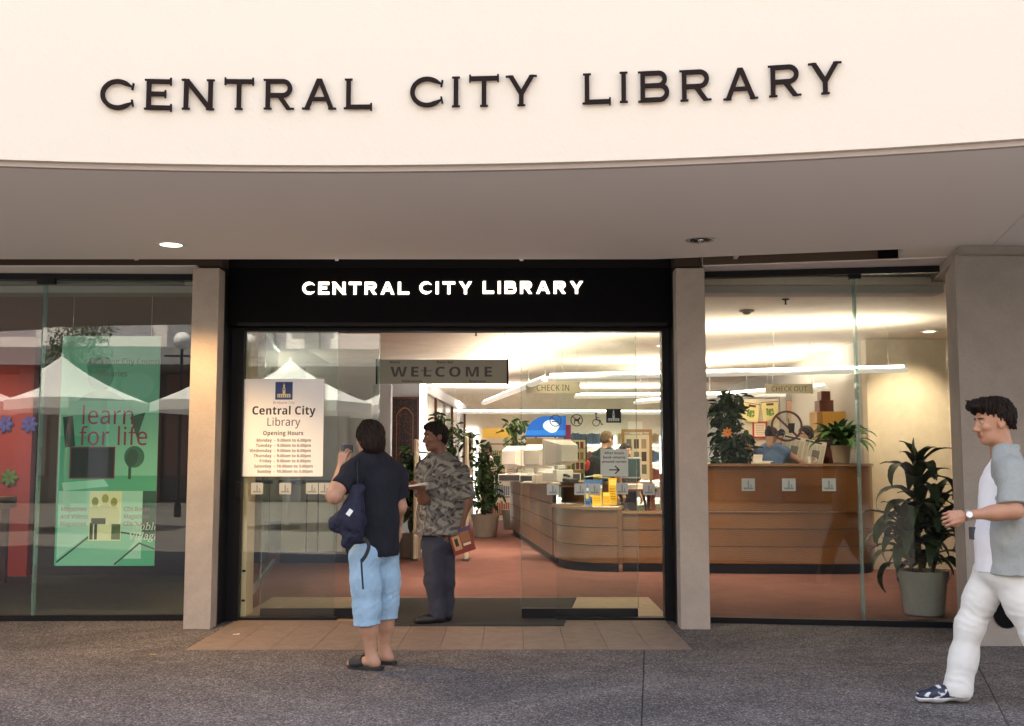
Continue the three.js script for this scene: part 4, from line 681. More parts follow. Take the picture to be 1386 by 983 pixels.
// ---------------------------------------------------------------- on the desks
function monitor(pos, turn, label, s = 1) { // computer screen seen from behind
  const t = thing('computer_monitor', label, 'monitor', pos, turn, 'old computer monitors on the desk');
  const fr = new THREE.BufferGeometry(), A = [[-0.20, -0.16, 0.02], [0.20, -0.16, 0.02], [0.20, 0.17, 0.02], [-0.20, 0.17, 0.02]], B = [[-0.12, -0.11, -0.33], [0.12, -0.11, -0.33], [0.12, 0.10, -0.33], [-0.12, 0.10, -0.33]], P = [];
  for (let i = 0; i < 4; i++) { const j = (i + 1) % 4; for (const p of [A[i], B[i], B[j], A[i], B[j], A[j]]) P.push(p[0] * s, (p[1] + 0.27) * s, p[2] * s); }
  for (const p of [B[0], B[3], B[2], B[0], B[2], B[1]]) P.push(p[0] * s, (p[1] + 0.27) * s, p[2] * s);
  fr.setAttribute('position', new THREE.Float32BufferAttribute(P, 3)); fr.computeVertexNormals();
  part(t, 'back_casing', boxUV(fr), N.plastic);
  part(t, 'bezel', cbox(0.42 * s, 0.36 * s, 0.05 * s, 0, 0.275 * s, 0.045 * s, 0.01), N.plastic);
  part(t, 'screen', cbox(0.34 * s, 0.26 * s, 0.004, 0, 0.28 * s, 0.072 * s), N.plasticDark);
  part(t, 'vent', merge(Array.from({ length: 9 }, (_, i) => { const g = cbox(0.22 * s, 0.005, 0.003); g.rotateX(-1.4); g.translate(0, (0.424 - i * 0.0065) * s, (-0.03 - i * 0.03) * s); return g; })), N.plasticDark);
  part(t, 'stand', merge([cyl(0.03 * s, 0.04 * s, 0.1 * s, 0, 0.015, -0.1 * s), cyl(0.15 * s, 0.13 * s, 0.018, 0, 0.001, -0.1 * s)]), N.plastic);
}
monitor([0.08, 1.201, -17.5], Math.PI - 0.42, 'old beige computer monitor furthest left on the returns desk', 1.0);
monitor([0.40, 1.201, -16.3], Math.PI - 0.36, 'old beige computer monitor in the middle of the returns desk', 1.0);
monitor([0.66, 1.241, -15.25], Math.PI + 0.42, 'largest and nearest old beige computer monitor on the returns desk', 1.05);
monitor([0.42, 1.201, -18.6], Math.PI - 0.2, 'old beige computer monitor behind the others on the returns desk', 0.95);
for (const [x, y, z, q, l] of [[0.08, 1.081, -17.5, -0.42, 'flat beige desktop computer under the furthest left monitor'], [0.40, 1.081, -16.3, -0.36, 'flat beige desktop computer under the middle monitor'], [0.66, 1.121, -15.25, 0.42, 'flat beige desktop computer under the largest monitor'], [0.42, 1.081, -18.6, -0.2, 'flat beige desktop computer under the monitor at the back']]) { const t = thing('desktop_computer', l, 'computer', [x, y, z], Math.PI + q, 'desktop computers under the monitors'); part(t, 'case', cbox(0.40, 0.118, 0.40, 0, 0.06, -0.1, 0.008), N.plastic); part(t, 'rear_panel', cbox(0.36, 0.09, 0.006, 0, 0.06, -0.302), N.plasticDark); }
{ const t = thing('card_stand', 'small upright white card with a red emblem at the far end of the returns desk', 'card', [-0.03, 1.08, -20.2], 0.1); const tex = canvasTex(160, 300, (c) => { c.fillStyle = '#e3d3cc'; c.fillRect(0, 0, 160, 300); c.fillStyle = '#9a2a24'; c.beginPath(); c.moveTo(80, 20); c.lineTo(120, 60); c.lineTo(80, 100); c.lineTo(40, 60); c.fill(); c.fillStyle = '#8a7a76'; for (let i = 0; i < 5; i++) c.fillRect(30, 130 + i * 28, 100, 10); }); const b = new THREE.Group(); b.name = 'panel'; b.position.y = 0.19; t.add(b); board(b, 0.21, 0.37, 0.012, tex, N.paper); part(t, 'foot', cbox(0.2, 0.008, 0.1, 0, 0.004, 0), N.plastic); }
{ const t = thing('tissue_box', 'white box with papers on the returns desk', 'box', [0.42, 1.08, -15.75], 0.4); part(t, 'carton', cbox(0.22, 0.13, 0.15, 0, 0.066, 0, 0.006), N.paper); part(t, 'sheet', merge([cbox(0.16, 0.004, 0.2, 0.17, 0.02, 0.04).rotateZ(0.25), cbox(0.12, 0.05, 0.01, 0, 0.155, 0).rotateX(0.2)]), N.paper); }
{ const t = thing('receipt_printer', 'white receipt printer beside the nearest monitor', 'printer', [0.70, 1.121, -14.8], 0.2); part(t, 'casing', merge([cbox(0.24, 0.17, 0.2, 0, 0.086, 0, 0.015), cbox(0.12, 0.06, 0.1, -0.03, 0.2, -0.02, 0.01)]), N.plastic); part(t, 'paper_slot', cbox(0.14, 0.01, 0.03, 0, 0.177, 0.05), N.plasticDark); }
{ const t = thing('keyboard', 'beige keyboard on the returns desk by the middle monitor', 'keyboard', [0.28, 1.081, -15.95], 1.3); part(t, 'case', cbox(0.44, 0.022, 0.16, 0, 0.012, 0, 0.005), N.plastic); part(t, 'keys', merge(Array.from({ length: 48 }, (_, i) => cbox(0.024, 0.008, 0.022, -0.19 + (i % 12) * 0.034, 0.028, -0.05 + Math.floor(i / 12) * 0.031))), N.paper).userData.kind = 'stuff'; }
{ const t = thing('telephone', 'dark desk telephone at the corner of the returns desk', 'telephone', [0.78, 1.121, -14.72], 0.6); part(t, 'base', cbox(0.18, 0.05, 0.2, 0, 0.026, 0, 0.01).rotateX(0.1), N.plasticDark); part(t, 'handset', tube([[-0.06, 0.075, -0.08], [-0.065, 0.095, -0.03], [-0.065, 0.095, 0.04], [-0.06, 0.075, 0.09]], 0.018, 14, 8), N.plasticDark); }
{ const t = thing('desk_tray', 'low tray with a yellow card on the desk behind the curved front', 'tray', [1.12, 1.121, -14.7], -0.1); part(t, 'tray_shell', merge([cbox(0.26, 0.01, 0.2, 0, 0.006, 0), cbox(0.26, 0.07, 0.01, 0, 0.04, -0.1), cbox(0.01, 0.06, 0.2, -0.13, 0.035, 0), cbox(0.01, 0.06, 0.2, 0.13, 0.035, 0)]), N.plasticDark); part(t, 'yellow_card', cbox(0.12, 0.09, 0.006, 0.05, 0.06, 0.02).rotateX(-0.2), std([0.65, 0.55, 0.05], 0.7)); part(t, 'papers', merge([cbox(0.2, 0.012, 0.16, -0.02, 0.085, -0.05).rotateZ(0.12), cbox(0.24, 0.006, 0.12, 0.1, 0.075, 0.02).rotateZ(-0.1)]), N.paper); }
{ // brochures in stands on the curved desk
  const ytex = canvasTex(120, 280, (c) => { c.fillStyle = '#e0b020'; c.fillRect(0, 0, 120, 280); c.fillStyle = '#f2d870'; c.fillRect(12, 16, 96, 60); c.fillStyle = '#8a6a10'; for (let i = 0; i < 5; i++) c.fillRect(18, 110 + i * 26, 84, 7); });
  const btex = canvasTex(120, 280, (c) => { c.fillStyle = '#4d76b0'; c.fillRect(0, 0, 120, 280); c.fillStyle = '#dfe6ee'; c.fillRect(0, 60, 120, 36); c.fillStyle = '#e0c040'; c.beginPath(); c.arc(60, 160, 36, 0, 7); c.fill(); c.fillStyle = '#24406e'; c.fillRect(10, 220, 100, 40); });
  const place = (x, y, z, w, h, tex, turn, label) => { const t = thing('brochure', label, 'brochure', [x, y, z], turn, 'brochures on the curved desk'); const b = new THREE.Group(); b.name = 'leaflet'; b.position.set(0, h / 2 + 0.004, 0); b.rotation.x = -0.22; t.add(b); board(b, w, h, 0.012, tex, N.paper, 'pages'); part(t, 'prop', cbox(w * 0.8, 0.01, 0.09, 0, 0.006, -0.05), N.plastic); };
  place(1.10, 0.82, -13.96, 0.12, 0.235, ytex, -0.1, 'yellow brochure standing at the front of the curved desk'); place(0.97, 0.82, -13.99, 0.075, 0.30, btex, 0.3, 'narrow blue and white brochure left of the yellow one'); place(1.23, 0.82, -14.05, 0.10, 0.18, ytex, -0.15, 'yellow brochure behind the glass sticker on the curved desk'); place(1.08, 0.82, -14.3, 0.24, 0.34, btex, 0.05, 'tall blue leaflet rack behind the yellow brochures'); place(1.34, 0.82, -14.35, 0.11, 0.36, ytex, -0.05, 'tall yellow leaflet under the returns notice');
  one('paper_sheet', 'white paper sheet lying flat at the right end of the curved desk', 'paper', cbox(0.34, 0.003, 0.2, 0, 0.002, 0), N.paper, [1.2, 0.82, -13.86], -0.1);
}
// ---------------------------------------------------------------- behind the low panel: chairs, terminal, table, book trolley
function woodChair(pos, turn, label) { const t = thing('wooden_chair', label, 'chair', pos, turn, 'red-brown wooden chairs'); part(t, 'seat', cbox(0.44, 0.04, 0.42, 0, 0.45, 0, 0.012), N.redwood); for (const [x, z, h] of [[-0.19, 0.18, 0.43], [0.19, 0.18, 0.43]]) part(t, 'leg', rod([x, 0, z], [x, h, z], 0.019), N.redwood); for (const x of [-0.19, 0.19]) part(t, 'leg', tube([[x, 0, -0.22], [x, 0.45, -0.18], [x * 0.98, 0.75, -0.2], [x * 0.8, 1.0, -0.26]], 0.019), N.redwood); part(t, 'top_rail', tube([[-0.155, 0.99, -0.26], [-0.09, 1.06, -0.275], [0.09, 1.06, -0.275], [0.155, 0.99, -0.26]], 0.022), N.redwood); part(t, 'splat', cbox(0.14, 0.5, 0.014, 0, 0.76, -0.215, 0.004).rotateX(-0.05), N.redwood); for (const x of [-0.21, 0.21]) part(t, 'arm', tube([[x, 0.66, -0.18], [x, 0.68, 0.05], [x, 0.60, 0.17], [x, 0.45, 0.18]], 0.015), N.redwood); }
woodChair([1.92, 0, -16.0], 2.5, 'red-brown wooden armchair behind the low desk panel, left one');
woodChair([2.22, 0, -16.3], -2.2, 'red-brown wooden armchair beside the book trolley');
{ const t = thing('work_table', 'dark work table with papers behind the low desk panel', 'table', [1.62, 0, -15.7]); part(t, 'table_top', cbox(0.9, 0.035, 0.6, 0, 0.99, 0, 0.005), N.redwood); for (const [x, z] of [[-0.4, -0.25], [0.4, -0.25], [-0.4, 0.25], [0.4, 0.25]]) part(t, 'leg', cbox(0.05, 0.97, 0.05, x, 0.486, z), N.redwood); }
one('paper_stack', 'stack of white papers on the dark work table', 'papers', merge([cbox(0.3, 0.05, 0.22, 0, 0.026, 0), cbox(0.28, 0.02, 0.22, 0.03, 0.062, 0.01).rotateY(0.1)]), N.paper, [1.76, 1.008, -15.6], 0.1);
{ const t = thing('dark_monitor', 'dark screened monitor standing on the work table', 'monitor', [1.72, 1.008, -15.85], 0.1); part(t, 'casing', cbox(0.36, 0.31, 0.05, 0, 0.30, 0, 0.01), std([0.22, 0.24, 0.25], 0.5)); part(t, 'screen', cbox(0.32, 0.26, 0.004, 0, 0.30, 0.027), std([0.03, 0.05, 0.055], 0.25)); part(t, 'stand', merge([cbox(0.06, 0.14, 0.04, 0, 0.075, -0.02), cbox(0.24, 0.012, 0.16, 0, 0.006, -0.02)]), N.plasticDark); }
{ const t = thing('waste_bin', 'grey bin under the dark work table', 'bin', [1.66, 0.0, -15.35]); part(t, 'shell', lathe([[0.10, 0.0], [0.14, 0.62], [0.135, 0.62], [0.095, 0.02], [0, 0.02]], 24), N.plastic); part(t, 'rim', new THREE.TorusGeometry(0.138, 0.008, 8, 28).rotateX(Math.PI / 2).translate(0, 0.62, 0), N.plasticDark); }
{ const t = thing('book_trolley', 'wooden book trolley beside the right door jamb', 'trolley', [2.62, 0, -16.6], -0.1); for (const x of [-0.32, 0.32]) part(t, 'side_panel', cbox(0.03, 1.15, 0.4, x, 0.64, 0, 0.005), N.redwood); for (const y of [0.22, 0.62, 1.02]) part(t, 'shelf', cbox(0.61, 0.025, 0.38, 0, y, 0), N.pine); for (const [x, z] of [[-0.3, -0.15], [0.3, -0.15], [-0.3, 0.15], [0.3, 0.15]]) part(t, 'wheel', new THREE.CylinderGeometry(0.03, 0.03, 0.02, 14).rotateZ(Math.PI / 2).translate(x, 0.032, z), N.plasticDark);
  const cols = [[0.66, 0.58, 0.36], [0.60, 0.50, 0.30], [0.70, 0.64, 0.45], [0.55, 0.47, 0.30]];
  for (const y of [0.233, 0.633, 1.033]) for (const x of [-0.17, 0.14]) { let h = 0.001; const n = y > 1 ? 3 : 5; for (let k = 0; k < n; k++) { const th = rr(0.035, 0.06), g = merge([cbox(rr(0.23, 0.27), th, 0.2, 0, th / 2, 0, 0.004)]); one('book', `${k === n - 1 ? 'topmost' : ['bottom', 'second lowest', 'third lowest', 'fourth lowest'][k]} book of the ${x < 0 ? 'left' : 'right'} stack on the ${y > 1 ? 'top' : y > 0.5 ? 'middle' : 'lowest'} trolley shelf`, 'book', g, std(cols[(k + (x > 0 ? 1 : 0)) % 4], 0.8), [2.62 + x, y + h, -16.6 + rr(-0.02, 0.05)], rr(-0.12, 0.06), 'books on the trolley'); h += th + 0.001; } } }
{ const t = thing('notice_board', 'wood framed display board behind the staff area', 'notice board', [2.207, 0, -19.0]); const tex = canvasTex(300, 420, (c) => { c.fillStyle = '#d6cbb0'; c.fillRect(0, 0, 300, 420); for (let i = 0; i < 9; i++) { c.fillStyle = ['#6d6558', '#40382f', '#9a8d78', '#c8bda6'][i % 4]; c.fillRect(25 + (i % 3) * 90, 40 + Math.floor(i / 3) * 120, 60, 90); } }); const b = new THREE.Group(); b.name = 'panel'; b.position.y = 1.48; t.add(b); board(b, 0.44, 0.78, 0.02, tex, N.pine); part(t, 'frame', merge([cbox(0.05, 0.88, 0.05, -0.245, 1.48, 0), cbox(0.05, 0.88, 0.05, 0.245, 1.48, 0), cbox(0.54, 0.05, 0.05, 0, 1.945, 0), cbox(0.54, 0.05, 0.05, 0, 1.015, 0)]), N.pine); part(t, 'leg', cbox(0.05, 0.988, 0.05, -0.245, 0.495, 0), N.pine); part(t, 'leg', cbox(0.05, 0.988, 0.05, 0.245, 0.495, 0), N.pine); }
{ const p = [2.974,2.251,-25.85]; const t = thing('white_card', 'blank white card fixed on the back wall above the notice board', 'notice', [p[0], p[1], -25.88]); board(t, 0.35, 0.23, 0.01, canvasTex(64, 48, (c) => { c.fillStyle = '#ece4d2'; c.fillRect(0, 0, 64, 48); }), N.paper, 'card'); }
{ const t = thing('display_rack', 'pale leaflet rack with rows of covers behind the monitors', 'rack', [1.183, 0, -20.0]); const tex = canvasTex(240, 620, (c) => { c.fillStyle = '#c9bd95'; c.fillRect(0, 0, 240, 620); const C = ['#5c3a2a', '#8a7a3a', '#3f5a4a', '#7c2f38', '#48402f']; for (let r = 0; r < 5; r++) for (let k = 0; k < 4; k++) { c.fillStyle = C[(r * 3 + k) % 5]; c.fillRect(16 + k * 54, 20 + r * 120, 40, 78); } }); const b = new THREE.Group(); b.name = 'front'; b.position.y = 1.3; t.add(b); board(b, 0.36, 1.0, 0.03, tex, N.pine); for (const x of [-0.2, 0.2]) part(t, 'upright', cbox(0.03, 1.85, 0.05, x, 0.928, -0.01), N.plasticDark); for (let i = 0; i < 5; i++) part(t, 'ledge', cbox(0.37, 0.015, 0.05, 0, 0.84 + i * 0.2, 0.045), N.pine); part(t, 'base', cbox(0.46, 0.03, 0.3, 0, 0.016, 0), N.plasticDark); }
one('purple_banner', 'narrow purple banner left of the leaflet rack', 'banner', cbox(0.10, 0.62, 0.02, 0, 0, 0, 0.004), std([0.30, 0.03, 0.12], 0.6), [1.046, 1.77, -19.95]);
{ // blue panel with a white cloud
  const tex = canvasTex(520, 280, (c) => { c.fillStyle = '#1d62b8'; c.fillRect(0, 0, 520, 280); c.fillStyle = '#2f7fd0'; c.fillRect(0, 190, 520, 60); c.fillStyle = '#cfe6f6'; c.beginPath(); c.ellipse(330, 130, 105, 78, 0, 0, 7); c.fill(); c.fillStyle = '#f3f8fa'; c.beginPath(); c.ellipse(340, 150, 80, 72, 0, 0, 7); c.fill(); c.fillStyle = '#a8cfe8'; c.beginPath(); c.ellipse(75, 50, 22, 24, 0, 0, 7); c.fill(); c.fillStyle = '#0e3f86'; c.fillRect(0, 262, 520, 18); });
  const a = [0.273,1.898,-22], b = [1.107,2.336,-22], w = b[0] - a[0], h = b[1] - a[1], t = thing('blue_sign', 'blue rounded sign with a white cloud behind the monitors', 'sign', [(a[0] + b[0]) / 2, 0, -22]);
  const sh = new THREE.Shape(); sh.moveTo(-w / 2, 0); sh.lineTo(w / 2, 0); sh.lineTo(w / 2, h); sh.lineTo(-w * 0.05, h * 0.98); sh.quadraticCurveTo(-w * 0.46, h * 0.85, -w / 2, 0);
  const g = new THREE.ExtrudeGeometry(sh, { depth: 0.04, bevelEnabled: false }); const uv = g.attributes.uv, ps = g.attributes.position; for (let i = 0; i < uv.count; i++) uv.setXY(i, (ps.getX(i) + w / 2) / w, ps.getY(i) / h); g.translate(0, a[1], 0);
  part(t, 'lit_panel', g, std([1, 1, 1], 0.5, { map: tex, emissive: new THREE.Color(1, 1, 1), emissiveMap: tex, emissiveIntensity: 0.22 })); part(t, 'post', merge([cbox(0.04, a[1], 0.04, -0.2, a[1] / 2, 0.02), cbox(0.04, a[1], 0.04, 0.2, a[1] / 2, 0.02)]), N.plasticDark); part(t, 'lower_panel', cbox(w * 0.95, 0.16, 0.02, 0, a[1] - 0.1, 0.055), std([0.62, 0.48, 0.25], 0.7));
}
// ---------------------------------------------------------------- left of the desk: screen panel, artwork, posts, door, shelves
{ const t = thing('dark_artwork', 'dark carved artwork with an arched border, left of the man in the doorway', 'artwork', [-1.748, 0, -17.5]); const tex = canvasTex(360, 720, (c) => { c.fillStyle = '#1d100c'; c.fillRect(0, 0, 360, 720); let s = 3; const r = () => (s = (s * 16807) % 2147483647) / 2147483647; for (let i = 0; i < 700; i++) { c.fillStyle = ['#4a2618', '#2c1710', '#5f3a20', '#31302a'][i % 4]; c.fillRect(r() * 350, r() * 710, 4 + r() * 10, 3 + r() * 14); } c.strokeStyle = '#8a4f24'; c.lineWidth = 12; c.beginPath(); c.moveTo(60, 720); c.lineTo(60, 170); c.quadraticCurveTo(180, 20, 300, 170); c.lineTo(300, 720); c.stroke(); c.strokeStyle = '#5a2a18'; c.lineWidth = 8; c.beginPath(); c.moveTo(100, 720); c.lineTo(100, 210); c.quadraticCurveTo(180, 100, 260, 210); c.lineTo(260, 720); c.stroke(); });
  const b = new THREE.Group(); b.name = 'carving'; b.position.y = 1.85; t.add(b); board(b, 0.40, 1.15, 0.04, tex, N.redwood); part(t, 'frame', merge([cbox(0.03, 1.2, 0.06, -0.216, 1.85, 0), cbox(0.03, 1.2, 0.06, 0.216, 1.85, 0), cbox(0.46, 0.03, 0.06, 0, 2.44, 0), cbox(0.46, 0.03, 0.06, 0, 1.26, 0)]), N.redwood); }
struct('wall_panel', box(-3.4, -1.46, 0.004, 3.02, -17.75, -17.6), N.greyWall);
one('white_column', 'smooth white column beyond the sliding door left of the dark artwork', 'column', box(-2.072, -1.798, 0.004, 2.549, -16.1, -15.9, 0.01), N.bluish);
one('dark_post', 'slim dark post behind the head of the man in the doorway', 'post', merge([box(-1.465, -1.372, 0.004, 3.02, -17.08, -17.0, 0.004), box(-1.489, -1.348, 0.004, 0.03, -17.12, -16.96)]), N.black);
for (const [px, py, l] of [[564, 596, 'white security gate post left of the man in the doorway'], [632, 592, 'white security gate post right of the man in the doorway']]) { const z = -15.5, x = (px - 693) / 1450 * 15.5, h = 1.4 + (625 - py) / 1450 * 15.5, t = thing('security_gate', l, 'security gate', [x, 0, z], 0, 'security gates inside the doorway'); part(t, 'post', cbox(0.045, h, 0.36, 0, h / 2 + 0.01, 0, 0.02), N.gate); part(t, 'base', cbox(0.10, 0.03, 0.42, 0, 0.017, 0, 0.008), N.plasticDark); part(t, 'core_panel', cbox(0.02, h * 0.5, 0.2, 0.022, h * 0.55, 0, 0.006), N.plastic); }
{ const t = thing('glass_cabinet', 'bluish white glazed cabinet front slanting away behind the doorway', 'cabinet', [0, 0, 0]); const a = [-1.42, -17.2], b = [-1.10, -24.5], r = [a, b].reverse(); const at = (k) => [a[0] + (b[0] - a[0]) * k, a[1] + (b[1] - a[1]) * k];
  part(t, 'head_rail', strip(r, 2.50, 2.68, 0.06), N.bluish); part(t, 'base_panel', strip(r, 0.004, 0.5, 0.06), N.greyWall); for (let i = 0; i < 6; i++) { part(t, 'mullion', strip([at(i / 5 * 0.98 + 0.012), at(i / 5 * 0.98)], 0.501, 2.499, 0.05), i % 2 ? N.redwood : N.bluish); } for (let i = 0; i < 5; i++) part(t, 'pane', strip([at((i + 0.97) / 5 * 0.98), at((i + 0.08) / 5 * 0.98)], 0.501, 2.499, 0.012), std([0.52, 0.55, 0.56], 0.25)); }
{ const x0 = -1.207, x1 = -0.923, t = thing('back_door', 'beige door in a white frame on the back wall', 'door', [(x0 + x1) / 2, 0, -25.86]); const w = x1 - x0; part(t, 'door_leaf', cbox(w, 2.1, 0.05, 0, 1.056, 0.0, 0.004), std([0.42, 0.33, 0.19], 0.6)); part(t, 'frame', merge([cbox(0.09, 2.2, 0.08, -w / 2 - 0.05, 1.105, 0), cbox(0.09, 2.2, 0.08, w / 2 + 0.05, 1.105, 0), cbox(w + 0.19, 0.09, 0.08, 0, 2.16, 0)]), N.white); part(t, 'handle', cbox(0.10, 0.02, 0.05, w / 2 - 0.09, 1.05, 0.05), N.steel); }
{ const t = thing('yellow_shelf', 'low shelf unit with a yellow top panel near the back wall', 'shelf', [-0.287, 0, -24.6]); part(t, 'yellow_panel', cbox(0.78, 0.22, 0.04, 0, 2.05, 0), std([0.70, 0.46, 0.08], 0.6)); for (const x of [-0.4, 0.4]) part(t, 'side_panel', cbox(0.03, 1.9, 0.3, x, 0.955, 0), N.pine); for (let i = 0; i < 5; i++) part(t, 'shelf', cbox(0.77, 0.02, 0.28, 0, 0.2 + i * 0.4, 0), N.redwood); for (let i = 0; i < 4; i++) part(t, 'book_row', merge(Array.from({ length: 14 }, (_, k) => cbox(0.04, rr(0.2, 0.28), 0.2, -0.34 + k * 0.05, 0.34 + i * 0.4, 0.02))), std([[0.30, 0.10, 0.06], [0.10, 0.16, 0.22], [0.42, 0.36, 0.22], [0.2, 0.22, 0.1]][i], 0.7)).userData.kind = 'stuff'; }
for (const [x, y0, l] of [[-2.2, 0, 'white wall shelf bay left of the beige door on the back wall'], [1.6, 0, 'white wall shelf bay right of the yellow shelf on the back wall'], [3.0, 0, 'white wall shelf bay by the grey side wall']]) { const t = thing('wall_shelf', l, 'bookshelf', [x, 0, -25.6], 0, 'shelf bays on the back wall'); for (const s of [-0.55, 0.55]) part(t, 'side_panel', cbox(0.03, 2.0, 0.3, s, 1.005, 0), N.white); for (let i = 0; i < 5; i++) { part(t, 'shelf', cbox(1.06, 0.02, 0.28, 0, 0.1 + i * 0.42, 0), N.white); part(t, 'book_row', merge(Array.from({ length: 18 }, (_, k) => cbox(0.045, rr(0.2, 0.3), 0.2, -0.48 + k * 0.056, 0.26 + i * 0.42, 0.02))), std([[0.35, 0.12, 0.08], [0.12, 0.2, 0.3], [0.5, 0.42, 0.25], [0.2, 0.24, 0.12], [0.4, 0.36, 0.33]][(i + Math.round(x)) % 5 < 0 ? 0 : (i + Math.abs(Math.round(x))) % 5], 0.7)).userData.kind = 'stuff'; } }
// ---------------------------------------------------------------- behind the loans counter
{ const t = thing('staff_partition', 'beige partition wall with a grey post behind the loans counter', 'partition', [0, 0, 0]); part(t, 'panel', box(3.885, 4.493, 0.004, 2.45, -18.1, -18.0), N.cream); part(t, 'post', box(4.506, 4.605, 0.004, 2.52, -18.12, -17.98, 0.004), N.greyWall); part(t, 'panel', box(4.617, 5.486, 0.004, 2.2, -18.1, -18.0), std([0.50, 0.42, 0.28], 0.85)); part(t, 'rail', box(4.617, 4.878, 2.21, 2.42, -18.1, -18.0), std([0.60, 0.36, 0.26], 0.8)); }
for (const [px, py, rz, l] of [[1017, 559, -0.16, 'pale banner with green leaves, left of the pair on the partition'], [1043, 557, 0.06, 'pale banner with green leaves, right of the pair on the partition']]) {
  const tex = canvasTex(240, 260, (c) => { c.fillStyle = '#d3c48a'; c.fillRect(0, 0, 240, 260); c.fillStyle = '#4a2a24'; c.fillRect(70, 14, 110, 32); c.fillStyle = '#6d8a3a'; for (let i = 0; i < 14; i++) c.fillRect(60 + (i * 37) % 110, 84 + (i * 53) % 100, 34, 26); c.fillStyle = '#3d5a2a'; for (let i = 0; i < 8; i++) c.fillRect(70 + (i * 47) % 100, 92 + (i * 31) % 90, 16, 18); });
  const p = [(px - 693) / 1450 * 17.9, 1.4 + (625 - py) / 1450 * 17.9, -17.93], t = thing('leaf_banner', l, 'banner', p, 0); t.rotation.z = rz; board(t, 0.265, 0.30, 0.008, tex, N.paper, 'sheet'); part(t, 'hanging_rod', rod([-0.14, 0.155, 0], [0.14, 0.155, 0], 0.006), N.redwood);
}
{ const p = [4.149,1.929,-17.93], tex = canvasTex(160, 190, (c) => { c.fillStyle = '#a8281c'; c.fillRect(0, 0, 160, 190); c.fillStyle = '#d8c6b4'; c.fillRect(20, 20, 120, 150); c.fillStyle = '#8c7a70'; for (let i = 0; i < 6; i++) c.fillRect(36, 40 + i * 20, 88, 6); }), t = thing('red_notice', 'red bordered notice on the partition under the leaf banners', 'notice', [p[0], p[1], -17.96]); board(t, 0.25, 0.28, 0.008, tex, N.paper, 'sheet'); }
{ const p = [5.09,2.052,-17.93], tex = canvasTex(160, 200, (c) => { c.fillStyle = '#c59b78'; c.fillRect(0, 0, 160, 200); c.fillStyle = '#a04a34'; for (let i = 0; i < 20; i++) c.fillRect((i * 41) % 140 + 5, (i * 67) % 180 + 5, 14, 12); }), t = thing('pink_notice', 'pinkish speckled notice on the partition behind the woman with dark hair', 'notice', [p[0], p[1], -17.96]); board(t, 0.26, 0.30, 0.008, tex, N.paper, 'sheet'); }
{ const t = thing('tall_cupboard', 'dark cupboard with an orange top door beside the grey side wall', 'cupboard', [4.52, 0, -15.3]); part(t, 'carcass', cbox(0.44, 1.7, 0.4, 0, 0.854, 0, 0.004), N.carcass); part(t, 'orange_door', cbox(0.36, 0.34, 0.02, 0.035, 1.92, 0.2, 0.004), std([0.66, 0.36, 0.06], 0.5)); part(t, 'upper_box', cbox(0.44, 0.40, 0.38, 0, 1.905, 0, 0.004), std([0.50, 0.27, 0.06], 0.5)); part(t, 'lower_door', cbox(0.38, 1.5, 0.018, 0, 0.85, 0.21, 0.004), N.redwood); part(t, 'handle', cbox(0.015, 0.12, 0.02, -0.14, 1.2, 0.23), N.steel); }
{ const t = thing('brown_boxes', 'two brown boxes stacked on the cupboard', 'boxes', [4.46, 2.106, -15.3]); part(t, 'carton', cbox(0.20, 0.16, 0.25, 0, 0.081, 0, 0.004), N.redwood); part(t, 'carton', cbox(0.13, 0.13, 0.2, 0.0, 0.227, 0, 0.004), N.redwood); }
// ---------------------------------------------------------------- plants
function strap(L, w, droop, rise, fold = 0.25, seg = 9, ripple = 0) { // long leaf growing along +x, drooping
  const P = [], I = [], U = []; let x = 0, y = 0, a = rise;
  for (let i = 0; i <= seg; i++) { const k = i / seg, ww = w * Math.pow(Math.sin(Math.PI * Math.min(1, k * 0.93 + 0.055)), 0.7) * (1 - 0.25 * k), rp = ripple * Math.sin(k * 17); P.push(x, y + fold * ww + rp, -ww / 2, x, y, 0, x, y + fold * ww - rp, ww / 2); U.push(k, 0, k, 0.5, k, 1); if (i < seg) { const b = i * 3; I.push(b, b + 1, b + 3, b + 1, b + 4, b + 3, b + 1, b + 2, b + 4, b + 2, b + 5, b + 4); } x += Math.cos(a) * L / seg; y += Math.sin(a) * L / seg; a -= droop / seg * (0.5 + 1.2 * k); }
  const g = new THREE.BufferGeometry(); g.setAttribute('position', new THREE.Float32BufferAttribute(P, 3)); g.setAttribute('uv', new THREE.Float32BufferAttribute(U, 2)); g.setIndex(I); g.computeVertexNormals(); return g;
}
const leafM = (c) => phys(c, 0.5, { side: THREE.DoubleSide, transmission: c[1] > 0.06 ? 0.12 : 0, thickness: 0, specularIntensity: 0.6 });
const G = { dark: [leafM([0.018, 0.042, 0.014]), leafM([0.022, 0.05, 0.017]), leafM([0.014, 0.034, 0.013])], mid: [leafM([0.05, 0.15, 0.035]), leafM([0.08, 0.20, 0.055]), leafM([0.035, 0.10, 0.026])], light: [leafM([0.10, 0.19, 0.05]), leafM([0.07, 0.15, 0.04])] };
function potGeo(r, h) { return lathe([[0, 0], [r * 0.74, 0], [r * 0.78, 0.012], [r * 0.95, h * 0.80], [r * 1.0, h * 0.815], [r * 1.03, h * 0.99], [r * 1.0, h], [r * 0.95, h * 0.985], [r * 0.93, h * 0.88], [0, h * 0.87]], 40); }
